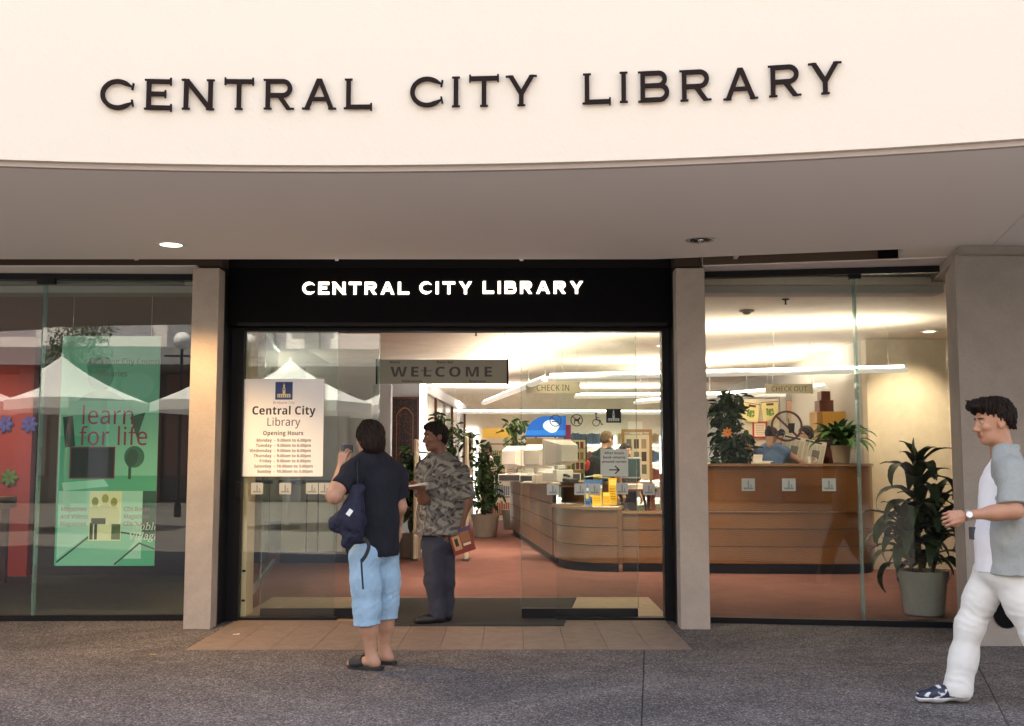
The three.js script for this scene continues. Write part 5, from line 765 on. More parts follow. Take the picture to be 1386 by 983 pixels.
{ // big dracaena by the right window
  const t = thing('potted_dracaena', 'tall dark leafed potted plant in a round grey tub behind the right window', 'plant', [3.79, 0.003, -10.02]);
  part(t, 'pot', potGeo(0.225, 0.40), N.pot); part(t, 'soil', new THREE.CylinderGeometry(0.2, 0.2, 0.02, 28).translate(0, 0.355, 0), N.soil);
  const geos = [strap(0.52, 0.145, 2.1, 0.75, 0.16, 11, 0.005), strap(0.60, 0.15, 2.6, 0.9, 0.16, 11, 0.006), strap(0.44, 0.135, 1.5, 0.9, 0.18, 11, 0.005), strap(0.56, 0.13, 3.0, 0.6, 0.16, 11, 0.006)];
  for (const [x, z, top, lx] of [[-0.02, 0.0, 1.30, 0.0], [0.12, -0.07, 0.98, 0.05], [-0.12, 0.06, 0.84, -0.07]]) {
    part(t, 'cane', tube([[x, 0.36, z], [x + lx * 0.4, 0.36 + (top - 0.36) * 0.5, z], [x + lx, top, z]], 0.017, 12, 8), N.bark);
    const n = 27; for (let i = 0; i < n; i++) { const k = i / n, y = top - (1 - k) * Math.min(0.62, top - 0.42), l = part(t, 'leaf', geos[(i * 7) % 4], G.dark[i % 3]); l.position.set(x + lx * (y - 0.36) / (top - 0.36), y, z); l.rotation.set(rr(-0.25, 0.25), i * 2.4 + rr(-0.3, 0.3), rr(-0.15, 0.1) + (k - 0.4) * 0.35); }
    for (let i = 0; i < 4; i++) { const l = part(t, 'leaf', geos[2], G.dark[i % 3]); l.position.set(x + lx, top, z); l.rotation.set(0, i * 1.57 + 0.5, rr(0.25, 0.7)); const s = rr(0.6, 0.9); l.scale.set(s, s, s); }
  }
  const up = part(t, 'leaf', strap(0.32, 0.11, 0.15, 1.62, 0.35, 8), G.dark[0]); up.position.set(-0.05, 1.30, 0.02);
}
{ // peace lily on the loans counter
  const t = thing('counter_plant', 'bright green leafy plant in a pot on the loans counter', 'plant', [4.20, 1.376, -13.72]);
  part(t, 'pot', potGeo(0.125, 0.23), std([0.30, 0.23, 0.16], 0.7)); part(t, 'soil', new THREE.CylinderGeometry(0.11, 0.11, 0.01, 20).translate(0, 0.203, 0), N.soil);
  const geos = [strap(0.46, 0.11, 1.6, 1.15, 0.18, 9), strap(0.52, 0.115, 2.0, 1.0, 0.18, 9), strap(0.40, 0.105, 1.1, 1.3, 0.18, 9)];
  for (let i = 0; i < 80; i++) { const l = part(t, 'leaf', geos[i % 3], G.mid[i % 3]); l.position.set(rr(-0.05, 0.05), 0.21, rr(-0.05, 0.05)); l.rotation.set(rr(-0.3, 0.3), i * 2.4, rr(-0.35, 0.3)); const s = rr(0.75, 1.1); l.scale.set(s, s, s); }
}
function leafCloud(spots, n, size, seedN) { // small oval leaves through a crown's volume
  const P = [], Uv = []; const v = V(0, 0, 0);
  for (const [cx, cy, cz, r, k] of spots) for (let i = 0; i < n * k; i++) {
    const q = rr(0, 6.28), e = Math.acos(rr(-1, 1)), rad = r * Math.cbrt(rr(0.05, 1)), x = cx + Math.cos(q) * Math.sin(e) * rad, y = cy + Math.cos(e) * rad, z = cz + Math.sin(q) * Math.sin(e) * rad;
    const m = new THREE.Matrix4().makeRotationFromEuler(new THREE.Euler(rr(-0.9, 0.9), rr(0, 6.28), rr(-1.2, 0.3))), s = size * rr(0.6, 1.25), w = 0.36;
    const pts = [[0, 0, 0], [s * 0.35, s * 0.05, s * w * 0.5], [s * 0.75, -s * 0.04, s * w * 0.45], [s, -s * 0.15, 0], [s * 0.75, -s * 0.04, -s * w * 0.45], [s * 0.35, s * 0.05, -s * w * 0.5], [s * 0.5, -s * 0.03, 0]].map((p) => v.set(...p).applyMatrix4(m).add(V(x, y, z)).toArray());
    for (const [a, b, c] of [[6, 0, 1], [6, 1, 2], [6, 2, 3], [6, 3, 4], [6, 4, 5], [6, 5, 0]]) { P.push(...pts[a], ...pts[b], ...pts[c]); Uv.push(0, 0, 1, 0, 0, 1); }
  }
  void seedN; const g = new THREE.BufferGeometry(); g.setAttribute('position', new THREE.Float32BufferAttribute(P, 3)); g.setAttribute('uv', new THREE.Float32BufferAttribute(Uv, 2)); g.computeVertexNormals(); return g;
}
function figTree(label, pos, potR, potH, spots, n, size, mats, trunkTop, name = 'potted_fig') {
  const t = thing(name, label, 'plant', pos);
  part(t, 'pot', potGeo(potR, potH), N.pot); part(t, 'soil', new THREE.CylinderGeometry(potR * 0.9, potR * 0.9, 0.01, 24).translate(0, potH * 0.885, 0), N.soil);
  const limbs = [tube([[0, potH * 0.86, 0], [0.02, (potH + trunkTop) / 2, 0.01], [0, trunkTop, 0]], 0.018, 10, 7)]; for (const [x, y, z] of spots) limbs.push(tube([[0, Math.max(potH, y - 0.35), 0], [x * 0.6, y - 0.1, z * 0.6], [x, y + 0.05, z]], 0.008, 8, 5));
  part(t, 'trunk', merge(limbs), N.bark);
  mats.forEach((m, i) => { const f = part(t, 'foliage', leafCloud(spots, n / mats.length, size, i), m); f.userData.kind = 'stuff'; });
  return t;
}
figTree('glossy bushy fig in a grey pot beside the returns desk', [-0.50, 0.003, -20.2], 0.26, 0.42, [[0, 0.75, 0, 0.30, 1], [-0.05, 1.1, 0.05, 0.30, 1.2], [0.12, 1.3, 0, 0.26, 0.8], [-0.12, 1.55, 0, 0.22, 0.7]], 110, 0.17, [G.dark[1], G.mid[2]], 1.5);
figTree('tall pale leafed fig rising behind the returns desk', [0.02, 0.003, -22.6], 0.24, 0.4, [[0, 1.4, 0, 0.30, 1], [0.05, 1.75, 0, 0.26, 1], [-0.05, 2.1, 0, 0.20, 0.5], [0.15, 2.2, 0, 0.12, 0.3]], 70, 0.19, [G.mid[1], G.light[0]], 2.1);
figTree('slender dark fig with spreading twigs behind the man in the doorway', [-1.05, 0.003, -16.6], 0.22, 0.38, [[0.05, 1.5, 0, 0.22, 1], [0.15, 1.85, 0, 0.18, 0.7], [0.38, 1.78, 0, 0.13, 0.5], [-0.05, 2.05, 0, 0.12, 0.4], [0.1, 1.2, 0, 0.22, 1]], 60, 0.16, [G.dark[1], G.mid[2]], 2.0);
figTree('dark leafy plant with pale spotted leaves left of the man in the doorway', [-1.50, 0.003, -15.9], 0.2, 0.36, [[0, 0.8, 0, 0.22, 1], [0.02, 1.15, 0.05, 0.24, 1.2], [0, 1.45, 0, 0.15, 0.6]], 80, 0.2, [G.dark[0], G.mid[2], G.light[0]], 1.4);
{ const t = figTree('large dark bushy plant with an orange flower at the left end of the loans counter', [2.93, 0.003, -14.6], 0.24, 0.42, [[0, 1.4, 0, 0.26, 1.2], [0.05, 1.75, 0, 0.25, 1.3], [-0.05, 2.05, 0.05, 0.2, 1], [0.06, 2.25, 0, 0.14, 0.5], [0.12, 1.5, 0.1, 0.2, 0.7]], 130, 0.17, [G.dark[0], G.dark[2]], 2.1); part(t, 'flower', merge(Array.from({ length: 8 }, (_, i) => new THREE.SphereGeometry(0.035, 8, 6).scale(1, 0.5, 0.4).translate(0.04, 0, 0).rotateZ(i * 0.8))), std([0.62, 0.22, 0.05], 0.6)).position.set(-0.06, 1.78, 0.30); }
// ---------------------------------------------------------------- people
const skinMat = phys([1, 1, 1], 0.55, { vertexColors: true });
const clothMat = (c, r = 0.9) => std(c, r, { bumpMap: weave, bumpScale: 0.0012 });
const vcMat = std([1, 1, 1], 0.9, { vertexColors: true, bumpMap: weave, bumpScale: 0.001 });
const hairM = (c) => phys(c, 0.7, { specularIntensity: 0.35 });
const yaw3 = (yaw, pitch = 0, roll = 0) => new THREE.Matrix4().makeRotationFromEuler(new THREE.Euler(pitch, yaw, roll, 'YXZ'));
function headField(feminine = 0) {
  const base = blend(0.03,
    ell([0, 0.036, -0.014], [0.073, 0.083, 0.096]), ell([0, -0.025, 0.022], [0.060, 0.080, 0.066]), cap([-0.028, -0.082, 0.03], [0.028, -0.082, 0.03], 0.026), cap([0, -0.092, 0.058], [0, -0.088, 0.05], 0.019));
  const face = blend(0.012, base, cap([0, 0.016, 0.084], [0, -0.026, 0.106], 0.008, 0.0125), cap([-0.013, -0.031, 0.092], [0.013, -0.031, 0.092], 0.0095), cap([-0.036, 0.036, 0.070], [0.036, 0.036, 0.070], 0.014), ell([-0.036, -0.018, 0.058], [0.022, 0.02, 0.024]), ell([0.036, -0.018, 0.058], [0.022, 0.02, 0.024]));
  const lips = (f) => { const u = cap([-0.019, -0.056, 0.0795], [0.019, -0.056, 0.0795], 0.0065), l = cap([-0.015, -0.066, 0.0785], [0.015, -0.066, 0.0785], 0.007); return (x, y, z) => smin(smin(f(x, y, z), u(x, y, z), 0.008), l(x, y, z), 0.008); };
  const sock = [-1, 1].map((s) => ell([s * 0.031, 0.012, 0.092], [0.018, 0.012, 0.016])), eyes = [-1, 1].map((s) => ell([s * 0.031, 0.011, 0.070], [0.0135, 0.0125, 0.0125]));
  const ears = [-1, 1].map((s) => { const o = ell([s * 0.077, 0.0, -0.012], [0.009, 0.033, 0.021]), i = ell([s * 0.086, 0.004, -0.008], [0.007, 0.018, 0.011]); return (x, y, z) => smax(o(x, y, z), -i(x, y, z), 0.006); });
  const neck = cap([0, -0.06, -0.028], [0, feminine ? -0.14 : -0.17, -0.034], feminine ? 0.046 : 0.054, feminine ? 0.044 : 0.06), f0 = lips(face);
  return (x, y, z) => { let d = f0(x, y, z); for (const s of sock) d = smax(d, -s(x, y, z), 0.012); for (const e of eyes) d = Math.min(d, e(x, y, z)); for (const e of ears) d = smin(d, e(x, y, z), 0.008); return smin(d, neck(x, y, z), 0.03); };
}
function headColour(skin, brow) {
  return (x, y, z) => {
    const n = 1 + 0.08 * noise.noise(x * 60, y * 60, z * 60), c = skin.map((k) => k * n);
    const ex = Math.abs(x) - 0.031;
    if (z > 0.066 && Math.hypot(ex / 1.2, y - 0.011) < 0.0085) { const d = Math.hypot(ex, y - 0.011); return d < 0.0048 ? [0.02, 0.012, 0.008] : [0.5, 0.46, 0.42]; }
    if (z > 0.06 && Math.abs(x) > 0.012 && Math.abs(x) < 0.05 && Math.abs(y - 0.034 + 0.08 * Math.abs(Math.abs(x) - 0.03)) < 0.0045) return brow;
    if (z > 0.07 && Math.abs(x) < 0.024 && y < -0.05 && y > -0.073) return [c[0] * 0.85, c[1] * 0.55, c[2] * 0.55];
    return c;
  };
}
// head mesh and hair mesh placed at c, turned; hair is a field in head space
function makeHead(c, R, scale, skin, brow, hairField, feminine, cell = 0.0045) {
  const g = surface(headField(feminine), [-0.12, -0.19, -0.135], [0.12, 0.14, 0.14], cell, headColour(skin, brow));
  const h = hairField ? surface(hairField, [-0.16, -0.22, -0.18], [0.16, 0.20, 0.16], cell) : null;
  const m = new THREE.Matrix4().makeTranslation(...c).multiply(R).multiply(new THREE.Matrix4().makeScale(scale, scale, scale));
  g.applyMatrix4(m); if (h) h.applyMatrix4(m);
  return [g, h];
}
const strands = (f, amp, s = 0) => (x, y, z) => { const d = f(x, y, z); if (Math.abs(d) > 0.03) return d; const a = Math.atan2(x, z), w = 1.5 * noise.noise(x * 14, y * 14, z * 14 + s); return d + amp * (noise.noise(a * 6 + w, y * 7 + s, 3.1) + 0.8 * noise.noise(a * 17 + w * 2, y * 11 + s, 7.7) + 0.45 * noise.noise(x * 120 + s, y * 34, z * 120)); };
// hand: wrist at the origin, fingers along dir, back of the hand along up; thumb on the side of dir x up (mirror: the other)
function makeHand(wrist, dir, up, curl, thumb, skin, mirror = false, size = 1) {
  const bones = [], y = V(...dir).normalize(), z = V(...up).addScaledVector(y, -V(...up).dot(y)).normalize(), x = y.clone().cross(z); const mx = mirror ? -1 : 1;
  const T = (p) => [0, 1, 2].map((i) => wrist[i] + size * (x.getComponent(i) * p[0] * mx + y.getComponent(i) * p[1] + z.getComponent(i) * p[2]));
  const rb = size;
  for (const [px, ln, r, ex] of [[0.031, 0.072, 0.0085, 0.05], [0.0105, 0.08, 0.0088, 0.01], [-0.0105, 0.075, 0.0084, -0.03], [-0.030, 0.058, 0.0075, -0.08]]) {
    const k = [0.47, 0.30, 0.23]; let p = [px, 0.088 - Math.abs(px) * 0.25, 0], a = 0, i = 0; bones.push(cap(T([px * 0.75, 0.02, 0]), T(p), 0.0115 * rb, 0.0105 * rb));
    for (const s of k) { a += (Array.isArray(curl) ? curl[i] : curl); const q = [p[0] + ex * ln * s, p[1] + Math.cos(a) * ln * s, p[2] - Math.sin(a) * ln * s]; bones.push(cap(T(p), T(q), r * rb * (1 - 0.08 * i), r * rb * (0.92 - 0.08 * i))); p = q; i++; }
  }
  const [t1, t2] = thumb; bones.push(cap(T([0.018, 0.015, -0.006]), T(t1), 0.013 * rb, 0.0115 * rb), cap(T(t1), T(t2), 0.0105 * rb, 0.0085 * rb));
  const palm = flat(T([0, 0.018, -0.002]), T([0, 0.072, -0.002]), 0.018 * rb, 0.019 * rb, [x.x, x.y, x.z], 1.9), wr = cap(T([0, -0.03, 0]), T([0, 0.02, 0]), 0.025 * rb, 0.02 * rb);
  const all = [...bones];
  const f = (a, b, c) => { let d = smin(palm(a, b, c), wr(a, b, c), 0.02), m = 1e9; for (const k of all) m = Math.min(m, k(a, b, c)); return smin(d, m, 0.007); };
  const lo = [0, 1, 2].map((i) => wrist[i] - 0.15 * size), hi = [0, 1, 2].map((i) => wrist[i] + 0.15 * size);
  return surface(f, lo, hi, 0.0036, (a, b, c) => { const n = 1 + 0.1 * noise.noise(a * 70, b * 70, c * 70); return skin.map((k) => k * n); });
}
const mid = (a, b, k = 0.5) => a.map((v, i) => v + (b[i] - v) * k);
const addv = (a, x, y, z) => [a[0] + x, a[1] + y, a[2] + z];
function addPerson(label, base, bodyGeos, mat = skinMat) {
  const g = mergeGeometries(bodyGeos); g.translate(-base[0], -base[1], -base[2]);
  const m = one('person', label, 'person', g, mat, base);
  m.wear = (name, geo, mt, lab) => { geo.translate(-base[0], -base[1], -base[2]); return part(m, name, geo, mt, lab); };
  return m;
}
const skinOf = (skin) => (x, y, z) => { const n = 1 + 0.07 * noise.noise(x * 40, y * 40, z * 40) + 0.05 * noise.noise(x * 9, y * 9, z * 9); return skin.map((k) => k * n); };

{ // woman seen from behind, taking a picture of the notice
  const B = [-0.944,0,-7.52], skin = [0.44, 0.235, 0.15];
  const hd = [-0.99,1.553,-7.42], nk = [-0.967,1.431,-7.45], sl = [-1.087,1.325,-7.3], sr = [-0.819,1.307,-7.6], el = [-1.182,1.175,-7.16], wl = [-1.167,1.375,-7.36], er = [-0.792,1.083,-7.62], wr = [-0.818,0.94,-7.78];
  const ch = [-0.946,1.247,-7.46], wa = [-0.948,0.994,-7.46], hp = [-0.961,0.807,-7.46], hl = [-1.008,0.766,-7.36], hr = [-0.885,0.76,-7.55], kl = [-0.98,0.419,-7.37], kr = [-0.878,0.428,-7.57], al = [-0.955,0.101,-7.4], ar = [-0.889,0.096,-7.6];
  const across = [0.83, 0, -0.5];
  const toL = [al[0] - 0.17, 0.03, al[2] - 0.07], heL = [al[0] + 0.035, 0.045, al[2] + 0.012], toR = [ar[0] - 0.17, 0.03, ar[2] - 0.08], heR = [ar[0] + 0.035, 0.045, ar[2] + 0.012];
  const foot = (he, an, to) => blend(0.03, cap(addv(an, 0, 0.02, 0), he, 0.036, 0.034), cap(addv(he, -0.02, 0.01, 0), addv(mid(he, to, 0.62), 0, 0.012, 0), 0.034, 0.030), flat(mid(he, to, 0.55), mid(he, to, 0.88), 0.028, 0.022, [0.35, 0, -0.93], 1.5));
  const toes = (to) => { const fs = []; for (let i = 0; i < 5; i++) { const s = (i - 2) * 0.016; fs.push(cap([to[0] + 0.03 + Math.abs(i - 1) * 0.004, 0.034, to[2] + s + 0.006], [to[0] - 0.004 + i * 0.006, 0.03, to[2] + s], 0.0105 - i * 0.0007, 0.0095 - i * 0.0007)); } return blend(0.006, ...fs); };
  const calf = (k, a) => blend(0.04, cap(k, mid(k, a, 0.45), 0.055, 0.057), cap(mid(k, a, 0.35), a, 0.058, 0.036));
  const bodyF = blend(0.05, flat(ch, wa, 0.11, 0.105, across, 1.2), flat(wa, hp, 0.10, 0.10, across, 1.2), cap(nk, addv(nk, 0, -0.08, 0), 0.046, 0.06), cap(mid(nk, sl, 0.3), sl, 0.05, 0.05), cap(mid(nk, sr, 0.3), sr, 0.05, 0.05), cap(sl, el, 0.052, 0.047), cap(el, wl, 0.046, 0.028), cap(sr, er, 0.05, 0.042), cap(er, wr, 0.041, 0.026), cap(hl, kl, 0.066, 0.052), cap(hr, kr, 0.066, 0.052));
  const legs = blend(0.02, calf(kl, al), calf(kr, ar)), feet = blend(0.02, foot(heL, al, toL), foot(heR, ar, toR), toes(toL), toes(toR));
  const all = (x, y, z) => y > 0.5 ? smin(bodyF(x, y, z), legs(x, y, z), 0.03) : y > 0.2 ? legs(x, y, z) : smin(legs(x, y, z), feet(x, y, z), 0.02);
  const body = surface(all, [B[0] - 0.55, -0.02, B[2] - 0.55], [B[0] + 0.4, 1.45, B[2] + 0.5], 0.011, skinOf(skin));
  const R = yaw3(Math.atan2(-0.72, -0.69), 0.06, 0);
  const hairF = strands(under(under(blend(0.03, ell([0, 0.035, -0.02], [0.094, 0.100, 0.112]), ell([0, -0.035, -0.05], [0.088, 0.085, 0.072]), ell([0, 0.105, -0.015], [0.05, 0.02, 0.05])), [0, 0.0, 0.052], [0, -0.75, 1], 0.02), [0, -0.128, -0.06], [0, -1, -0.12], 0.02), 0.010, 2);
  const [hg, hh] = makeHead(hd, R, 0.98, skin, [0.03, 0.02, 0.015], hairF, 1);
  const handL = makeHand(wl, [0.12, 1, -0.1], [-0.4, 0.1, 0.9], [0.5, 0.8, 0.5], [[0.045, 0.055, -0.02], [0.040, 0.085, -0.045]], skin, false, 0.93);
  const handR = makeHand(wr, [-0.1, -1, -0.2], [0.5, 0, -0.8], 0.3, [[0.045, 0.05, -0.015], [0.05, 0.085, -0.02]], skin, true, 0.93);
  const p = addPerson('woman in a dark top and pale blue cropped jeans, seen from behind outside the doors', B, [body, hg, handL, handR]);
  p.wear('hair', hh, hairM([0.016, 0.009, 0.006]));
  const dn = [sl, sr].map((s, i) => under(cap(s, i ? mid(sr, er, 0.95) : mid(sl, el, 0.85), 0.072, 0.071), i ? mid(sr, er, 0.72) : mid(sl, el, 0.66), i ? [er[0] - sr[0], er[1] - sr[1], er[2] - sr[2]] : [el[0] - sl[0], el[1] - sl[1], el[2] - sl[2]], 0.006));
  const topF = wrinkle(under(blend(0.05, flat(ch, wa, 0.138, 0.132, across, 1.25), flat(wa, hp, 0.132, 0.152, across, 1.25), cap(addv(nk, 0.02, 0.022, 0.03), addv(nk, 0.005, -0.09, 0), 0.062, 0.092), cap(mid(nk, sl, 0.25), sl, 0.082, 0.072), cap(mid(nk, sr, 0.25), sr, 0.082, 0.072), ...dn), [0, 1.40 - (724 - 625) * 7.46 / 1450, 0], [0.04, -1, 0.02], 0.006), 0.016, 9, 5, 9, 3);
  p.wear('top', surface(topF, [B[0] - 0.5, 0.75, B[2] - 0.5], [B[0] + 0.45, 1.48, B[2] + 0.5], 0.010), clothMat([0.005, 0.0055, 0.013]));
  const hemL = [-0.978,0.301,-7.37], hemR = [-0.877,0.312,-7.57];
  const leg = (h, k, hem, r) => { const e = addv(k, (hem[0] - k[0]) * 1.4, (hem[1] - k[1]) * 1.4, (hem[2] - k[2]) * 1.4); return under(blend(0.05, cap(h, mid(h, k, 0.6), 0.102, 0.095), cap(mid(h, k, 0.5), k, 0.098, 0.086), cap(k, e, 0.086, r)), hem, [0.05, -1, 0], 0.004); };
  const fold = (f) => (x, y, z) => { const d = f(x, y, z); if (Math.abs(d) > 0.03) return d; const m = Math.exp(-(((y - 0.46) / 0.09) ** 2)) + 0.7 * Math.exp(-(((y - 0.74) / 0.06) ** 2)), q = y * 48 - x * 30 + 3.5 * noise.noise(x * 10, y * 8, z * 10); return d + 0.004 * m * (Math.abs(Math.sin(q)) - 0.5); };
  const jeansF0 = wrinkle(under(blend(0.045, flat(addv(wa, 0, -0.06, 0), hp, 0.108, 0.126, across, 1.22), leg(hl, kl, hemL, 0.092), leg(hr, kr, hemR, 0.080)), addv(wa, 0, -0.02, 0), [0, 1, 0], 0.01), 0.015, 13, 7, 13, 8);
  p.wear('cropped_jeans', surface(fold(jeansF0), [B[0] - 0.4, 0.22, B[2] - 0.45], [B[0] + 0.35, 1.02, B[2] + 0.45], 0.009, (x, y, z) => { const n = 1 + 0.10 * fbm(x * 14, y * 9, z * 14, 3) + 0.10 * (hash2(Math.round(x * 220), Math.round(y * 220)) - 0.5), seam = Math.abs(y - 0.30) < 0.005 ? 0.9 : 1; return [0.30 * n * seam, 0.45 * n * seam, 0.60 * n * seam]; }), vcMat);
  for (const [he, to] of [[heL, toL], [heR, toR]]) {
    const s = new THREE.Shape(); s.moveTo(0.05, -0.03); s.quadraticCurveTo(0.06, 0, 0.05, 0.03); s.quadraticCurveTo(-0.06, 0.036, -0.15, 0.046); s.quadraticCurveTo(-0.215, 0.03, -0.21, -0.005); s.quadraticCurveTo(-0.19, -0.046, -0.10, -0.042); s.quadraticCurveTo(-0.02, -0.036, 0.05, -0.03);
    const sole = new THREE.ExtrudeGeometry(s, { depth: 0.018, bevelEnabled: true, bevelSize: 0.003, bevelThickness: 0.003, bevelSegments: 2 }); sole.rotateX(-Math.PI / 2); sole.rotateY(-Math.atan2(to[2] - he[2], to[0] - he[0]) + Math.PI); sole.translate(he[0] - 0.005, 0.004, he[2]);
    const sd = p.wear('sandal', sole, std([0.014, 0.013, 0.013], 0.6));
    const bandF = (() => { const o = foot(he, addv(he, -0.03, 0.06, 0), to), c0 = mid(he, to, 0.60); const f = (x, y, z) => Math.max(smax(o(x, y, z) - 0.011, -(o(x, y, z) - 0.0), 0.003), Math.abs((x - c0[0]) * 0.92 + (z - c0[2]) * 0.38 + (y - 0.04) * 0.35) - 0.052, 0.012 - y); return f; })();
    const bg = surface(bandF, [to[0] - 0.05, 0.0, to[2] - 0.1], [he[0] + 0.05, 0.16, he[2] + 0.12], 0.006); bg.translate(-B[0], -B[1], -B[2]); part(sd, 'band', bg, std([0.014, 0.013, 0.013], 0.6));
  }
  // camera in her raised hand
  const cp = [wl[0] + 0.03, wl[1] + 0.115, wl[2] - 0.05], ct = thing('compact_camera', 'small black camera held up in the raised hand of the woman', 'camera', cp, 0.7);
  part(ct, 'body', cbox(0.085, 0.055, 0.03, 0, 0, 0, 0.008), N.plasticDark); part(ct, 'lens', new THREE.CylinderGeometry(0.017, 0.019, 0.022, 20).rotateX(Math.PI / 2).translate(0.012, 0, -0.026), N.plasticDark); part(ct, 'shutter_button', cyl(0.005, 0.005, 0.004, -0.028, 0.0275, 0, 10), M.steel);
  // backpack slung on her left shoulder
  const bp = [-1.096,1.004,-7.19], bag = thing('backpack', 'dark navy backpack slung from the left shoulder of the woman', 'backpack', bp);
  const top_ = [-1.034,1.208,-7.22], bot = [-1.095,0.86,-7.17], lft = [-1.171,0.984,-7.2], rgt = [-1.027,0.906,-7.2];
  const bf = wrinkle(blend(0.05, cap(top_, mid(top_, bot, 0.5), 0.045, 0.085), cap(mid(top_, bot, 0.45), lft, 0.075, 0.05), cap(mid(top_, bot, 0.6), bot, 0.075, 0.035), cap(mid(top_, bot, 0.5), rgt, 0.06, 0.045)), 0.03, 13, 11, 13, 21);
  const put = (n, g, m, l) => { g.translate(-bp[0], -bp[1], -bp[2]); return part(bag, n, g, m, l); };
  const navy = clothMat([0.008, 0.009, 0.030], 0.8), strapM = std([0.010, 0.010, 0.014], 0.7);
  put('bag', surface(bf, [bp[0] - 0.25, bp[1] - 0.3, bp[2] - 0.2], [bp[0] + 0.25, bp[1] + 0.35, bp[2] + 0.2], 0.009), navy);
  const ribbon = (pts, w, t) => { const c = new THREE.CatmullRomCurve3(pts.map((q) => V(...q))), s = new THREE.Shape(); s.moveTo(-t, -w); s.lineTo(t, -w); s.lineTo(t, w); s.lineTo(-t, w); return new THREE.ExtrudeGeometry(s, { steps: 40, extrudePath: c, bevelEnabled: false }); };
  put('shoulder_strap', ribbon([addv(top_, 0, -0.02, 0.03), [-1.037,1.286,-7.235], addv(sl, 0.045, 0.055, 0.055), addv(sl, 0.045, 0.085, -0.02), addv(sl, 0.02, 0.02, -0.10)], 0.016, 0.003), strapM);
  put('loose_strap', ribbon([[-0.986,0.897,-7.19], [-0.949,0.849,-7.175], [-0.968,0.782,-7.175], [-0.997,0.743,-7.18]], 0.012, 0.003), strapM);
  put('loose_strap', ribbon([[-0.998,0.752,-7.18], [-0.992,0.655,-7.185], [-0.984,0.559,-7.19]], 0.006, 0.002), strapM);
  const tagp = [-1.068,1.067,-7.085]; put('label_patch', cbox(0.03, 0.045, 0.004, 0, 0, 0, 0.001).rotateZ(-0.6).rotateX(-0.1).translate(tagp[0], tagp[1], tagp[2] - 0.015), M.white);
}
{ // young man walking in from the right
  const B = [2.756,0,-6.428], skin = [0.42, 0.21, 0.125];
  const hd = [2.83,1.625,-6.31], nk = [2.876,1.465,-6.31], sn = [2.843,1.333,-6.12], sf = [2.965,1.329,-6.5], el = [2.809,1.124,-6.04], wl = [2.539,1.099,-6.06], ef = [3.127,1.086,-6.58], wf = [3.161,0.866,-6.56];
  const ch = [2.881,1.271,-6.31], wa = [2.841,0.95,-6.31], hp = [2.826,0.78,-6.31], hfr = [2.817,0.746,-6.39], kf = [2.687,0.438,-6.4], af = [2.601,0.107,-6.4], hre = [2.853,0.752,-6.25], kr = [2.983,0.41,-6.2], ar = [3.155,0.152,-6.2];
  const across = [0.05, 0, 1];
  const heF = [af[0] + 0.03, 0.06, af[2]], toF = [af[0] - 0.235, 0.05, af[2] + 0.01];
  const heR = addv(ar, 0.05, -0.02, 0), toR = [ar[0] - 0.08, 0.04, ar[2]];
  const bodyF = blend(0.05, flat(ch, wa, 0.105, 0.095, across, 1.4), flat(wa, hp, 0.095, 0.105, across, 1.3), cap(addv(nk, -0.01, 0.03, 0), addv(nk, 0.015, -0.09, 0), 0.055, 0.075), cap(mid(ch, sn, 0.6), sn, 0.06, 0.054), cap(mid(ch, sf, 0.6), sf, 0.06, 0.054), cap(sn, el, 0.048, 0.040), cap(el, mid(el, wl, 0.4), 0.039, 0.036), cap(mid(el, wl, 0.35), wl, 0.036, 0.0245), cap(sf, ef, 0.05, 0.043), cap(ef, wf, 0.042, 0.027), cap(hfr, kf, 0.08, 0.055), cap(kf, af, 0.055, 0.038), cap(hre, kr, 0.08, 0.055), cap(kr, ar, 0.055, 0.038), cap(af, heF, 0.036, 0.034), cap(heF, addv(toF, 0.06, 0, 0), 0.034, 0.028), cap(ar, heR, 0.036, 0.034), cap(heR, toR, 0.034, 0.028));
  const body = surface(bodyF, [B[0] - 0.5, -0.02, B[2] - 0.35], [B[0] + 0.75, 1.56, B[2] + 0.45], 0.0115, skinOf(skin));
  const R = yaw3(-Math.PI / 2 + 0.04, 0.10, 0.0);
  const hairF = strands(under(under(blend(0.03, ell([0, 0.048, -0.02], [0.086, 0.088, 0.108]), ell([0, 0.098, 0.04], [0.070, 0.036, 0.062]), ell([0.0, 0.102, -0.02], [0.066, 0.036, 0.08]), ell([0, 0.104, 0.082], [0.058, 0.027, 0.040]), ell([0, -0.01, -0.07], [0.074, 0.07, 0.048])), [0, 0.068, 0.075], [0, -1, 0.62], 0.012), [0, -0.055, -0.06], [0, -1, 0.35], 0.015), 0.014, 5);
  const locks = Array.from({ length: 34 }, (_, i) => { const x = rr(-0.062, 0.062), k = rnd(), z0 = -0.06 + k * 0.145, y0 = 0.118 - 0.9 * x * x / 0.062 * 0.3 - (k < 0.3 ? 0.01 : 0); return cap([x, y0 - 0.012, z0], [x * 1.15 + rr(-0.012, 0.012), y0 + rr(0.006, 0.026), z0 + rr(0.012, 0.042)], 0.013, 0.0035); });
  const lockF = (f) => (x, y, z) => { let d = f(x, y, z); if (y > 0.06) for (const l of locks) d = smin(d, l(x, y, z), 0.006); return d; };
  const [hg, hh] = makeHead(hd, R, 1.06, skin, [0.025, 0.015, 0.01], lockF(hairF), 0, 0.0036);
  const handN = makeHand(wl, [-1, -0.16, 0.05], [0.0, 0.35, 1], [0.75, 0.95, 0.6], [[0.040, 0.048, -0.024], [0.030, 0.082, -0.034]], skin, true, 1.02);
  const handF = makeHand(wf, [0.2, -1, 0], [0, 0, -1], 0.35, [[0.045, 0.05, -0.015], [0.05, 0.085, -0.02]], skin, true, 1);
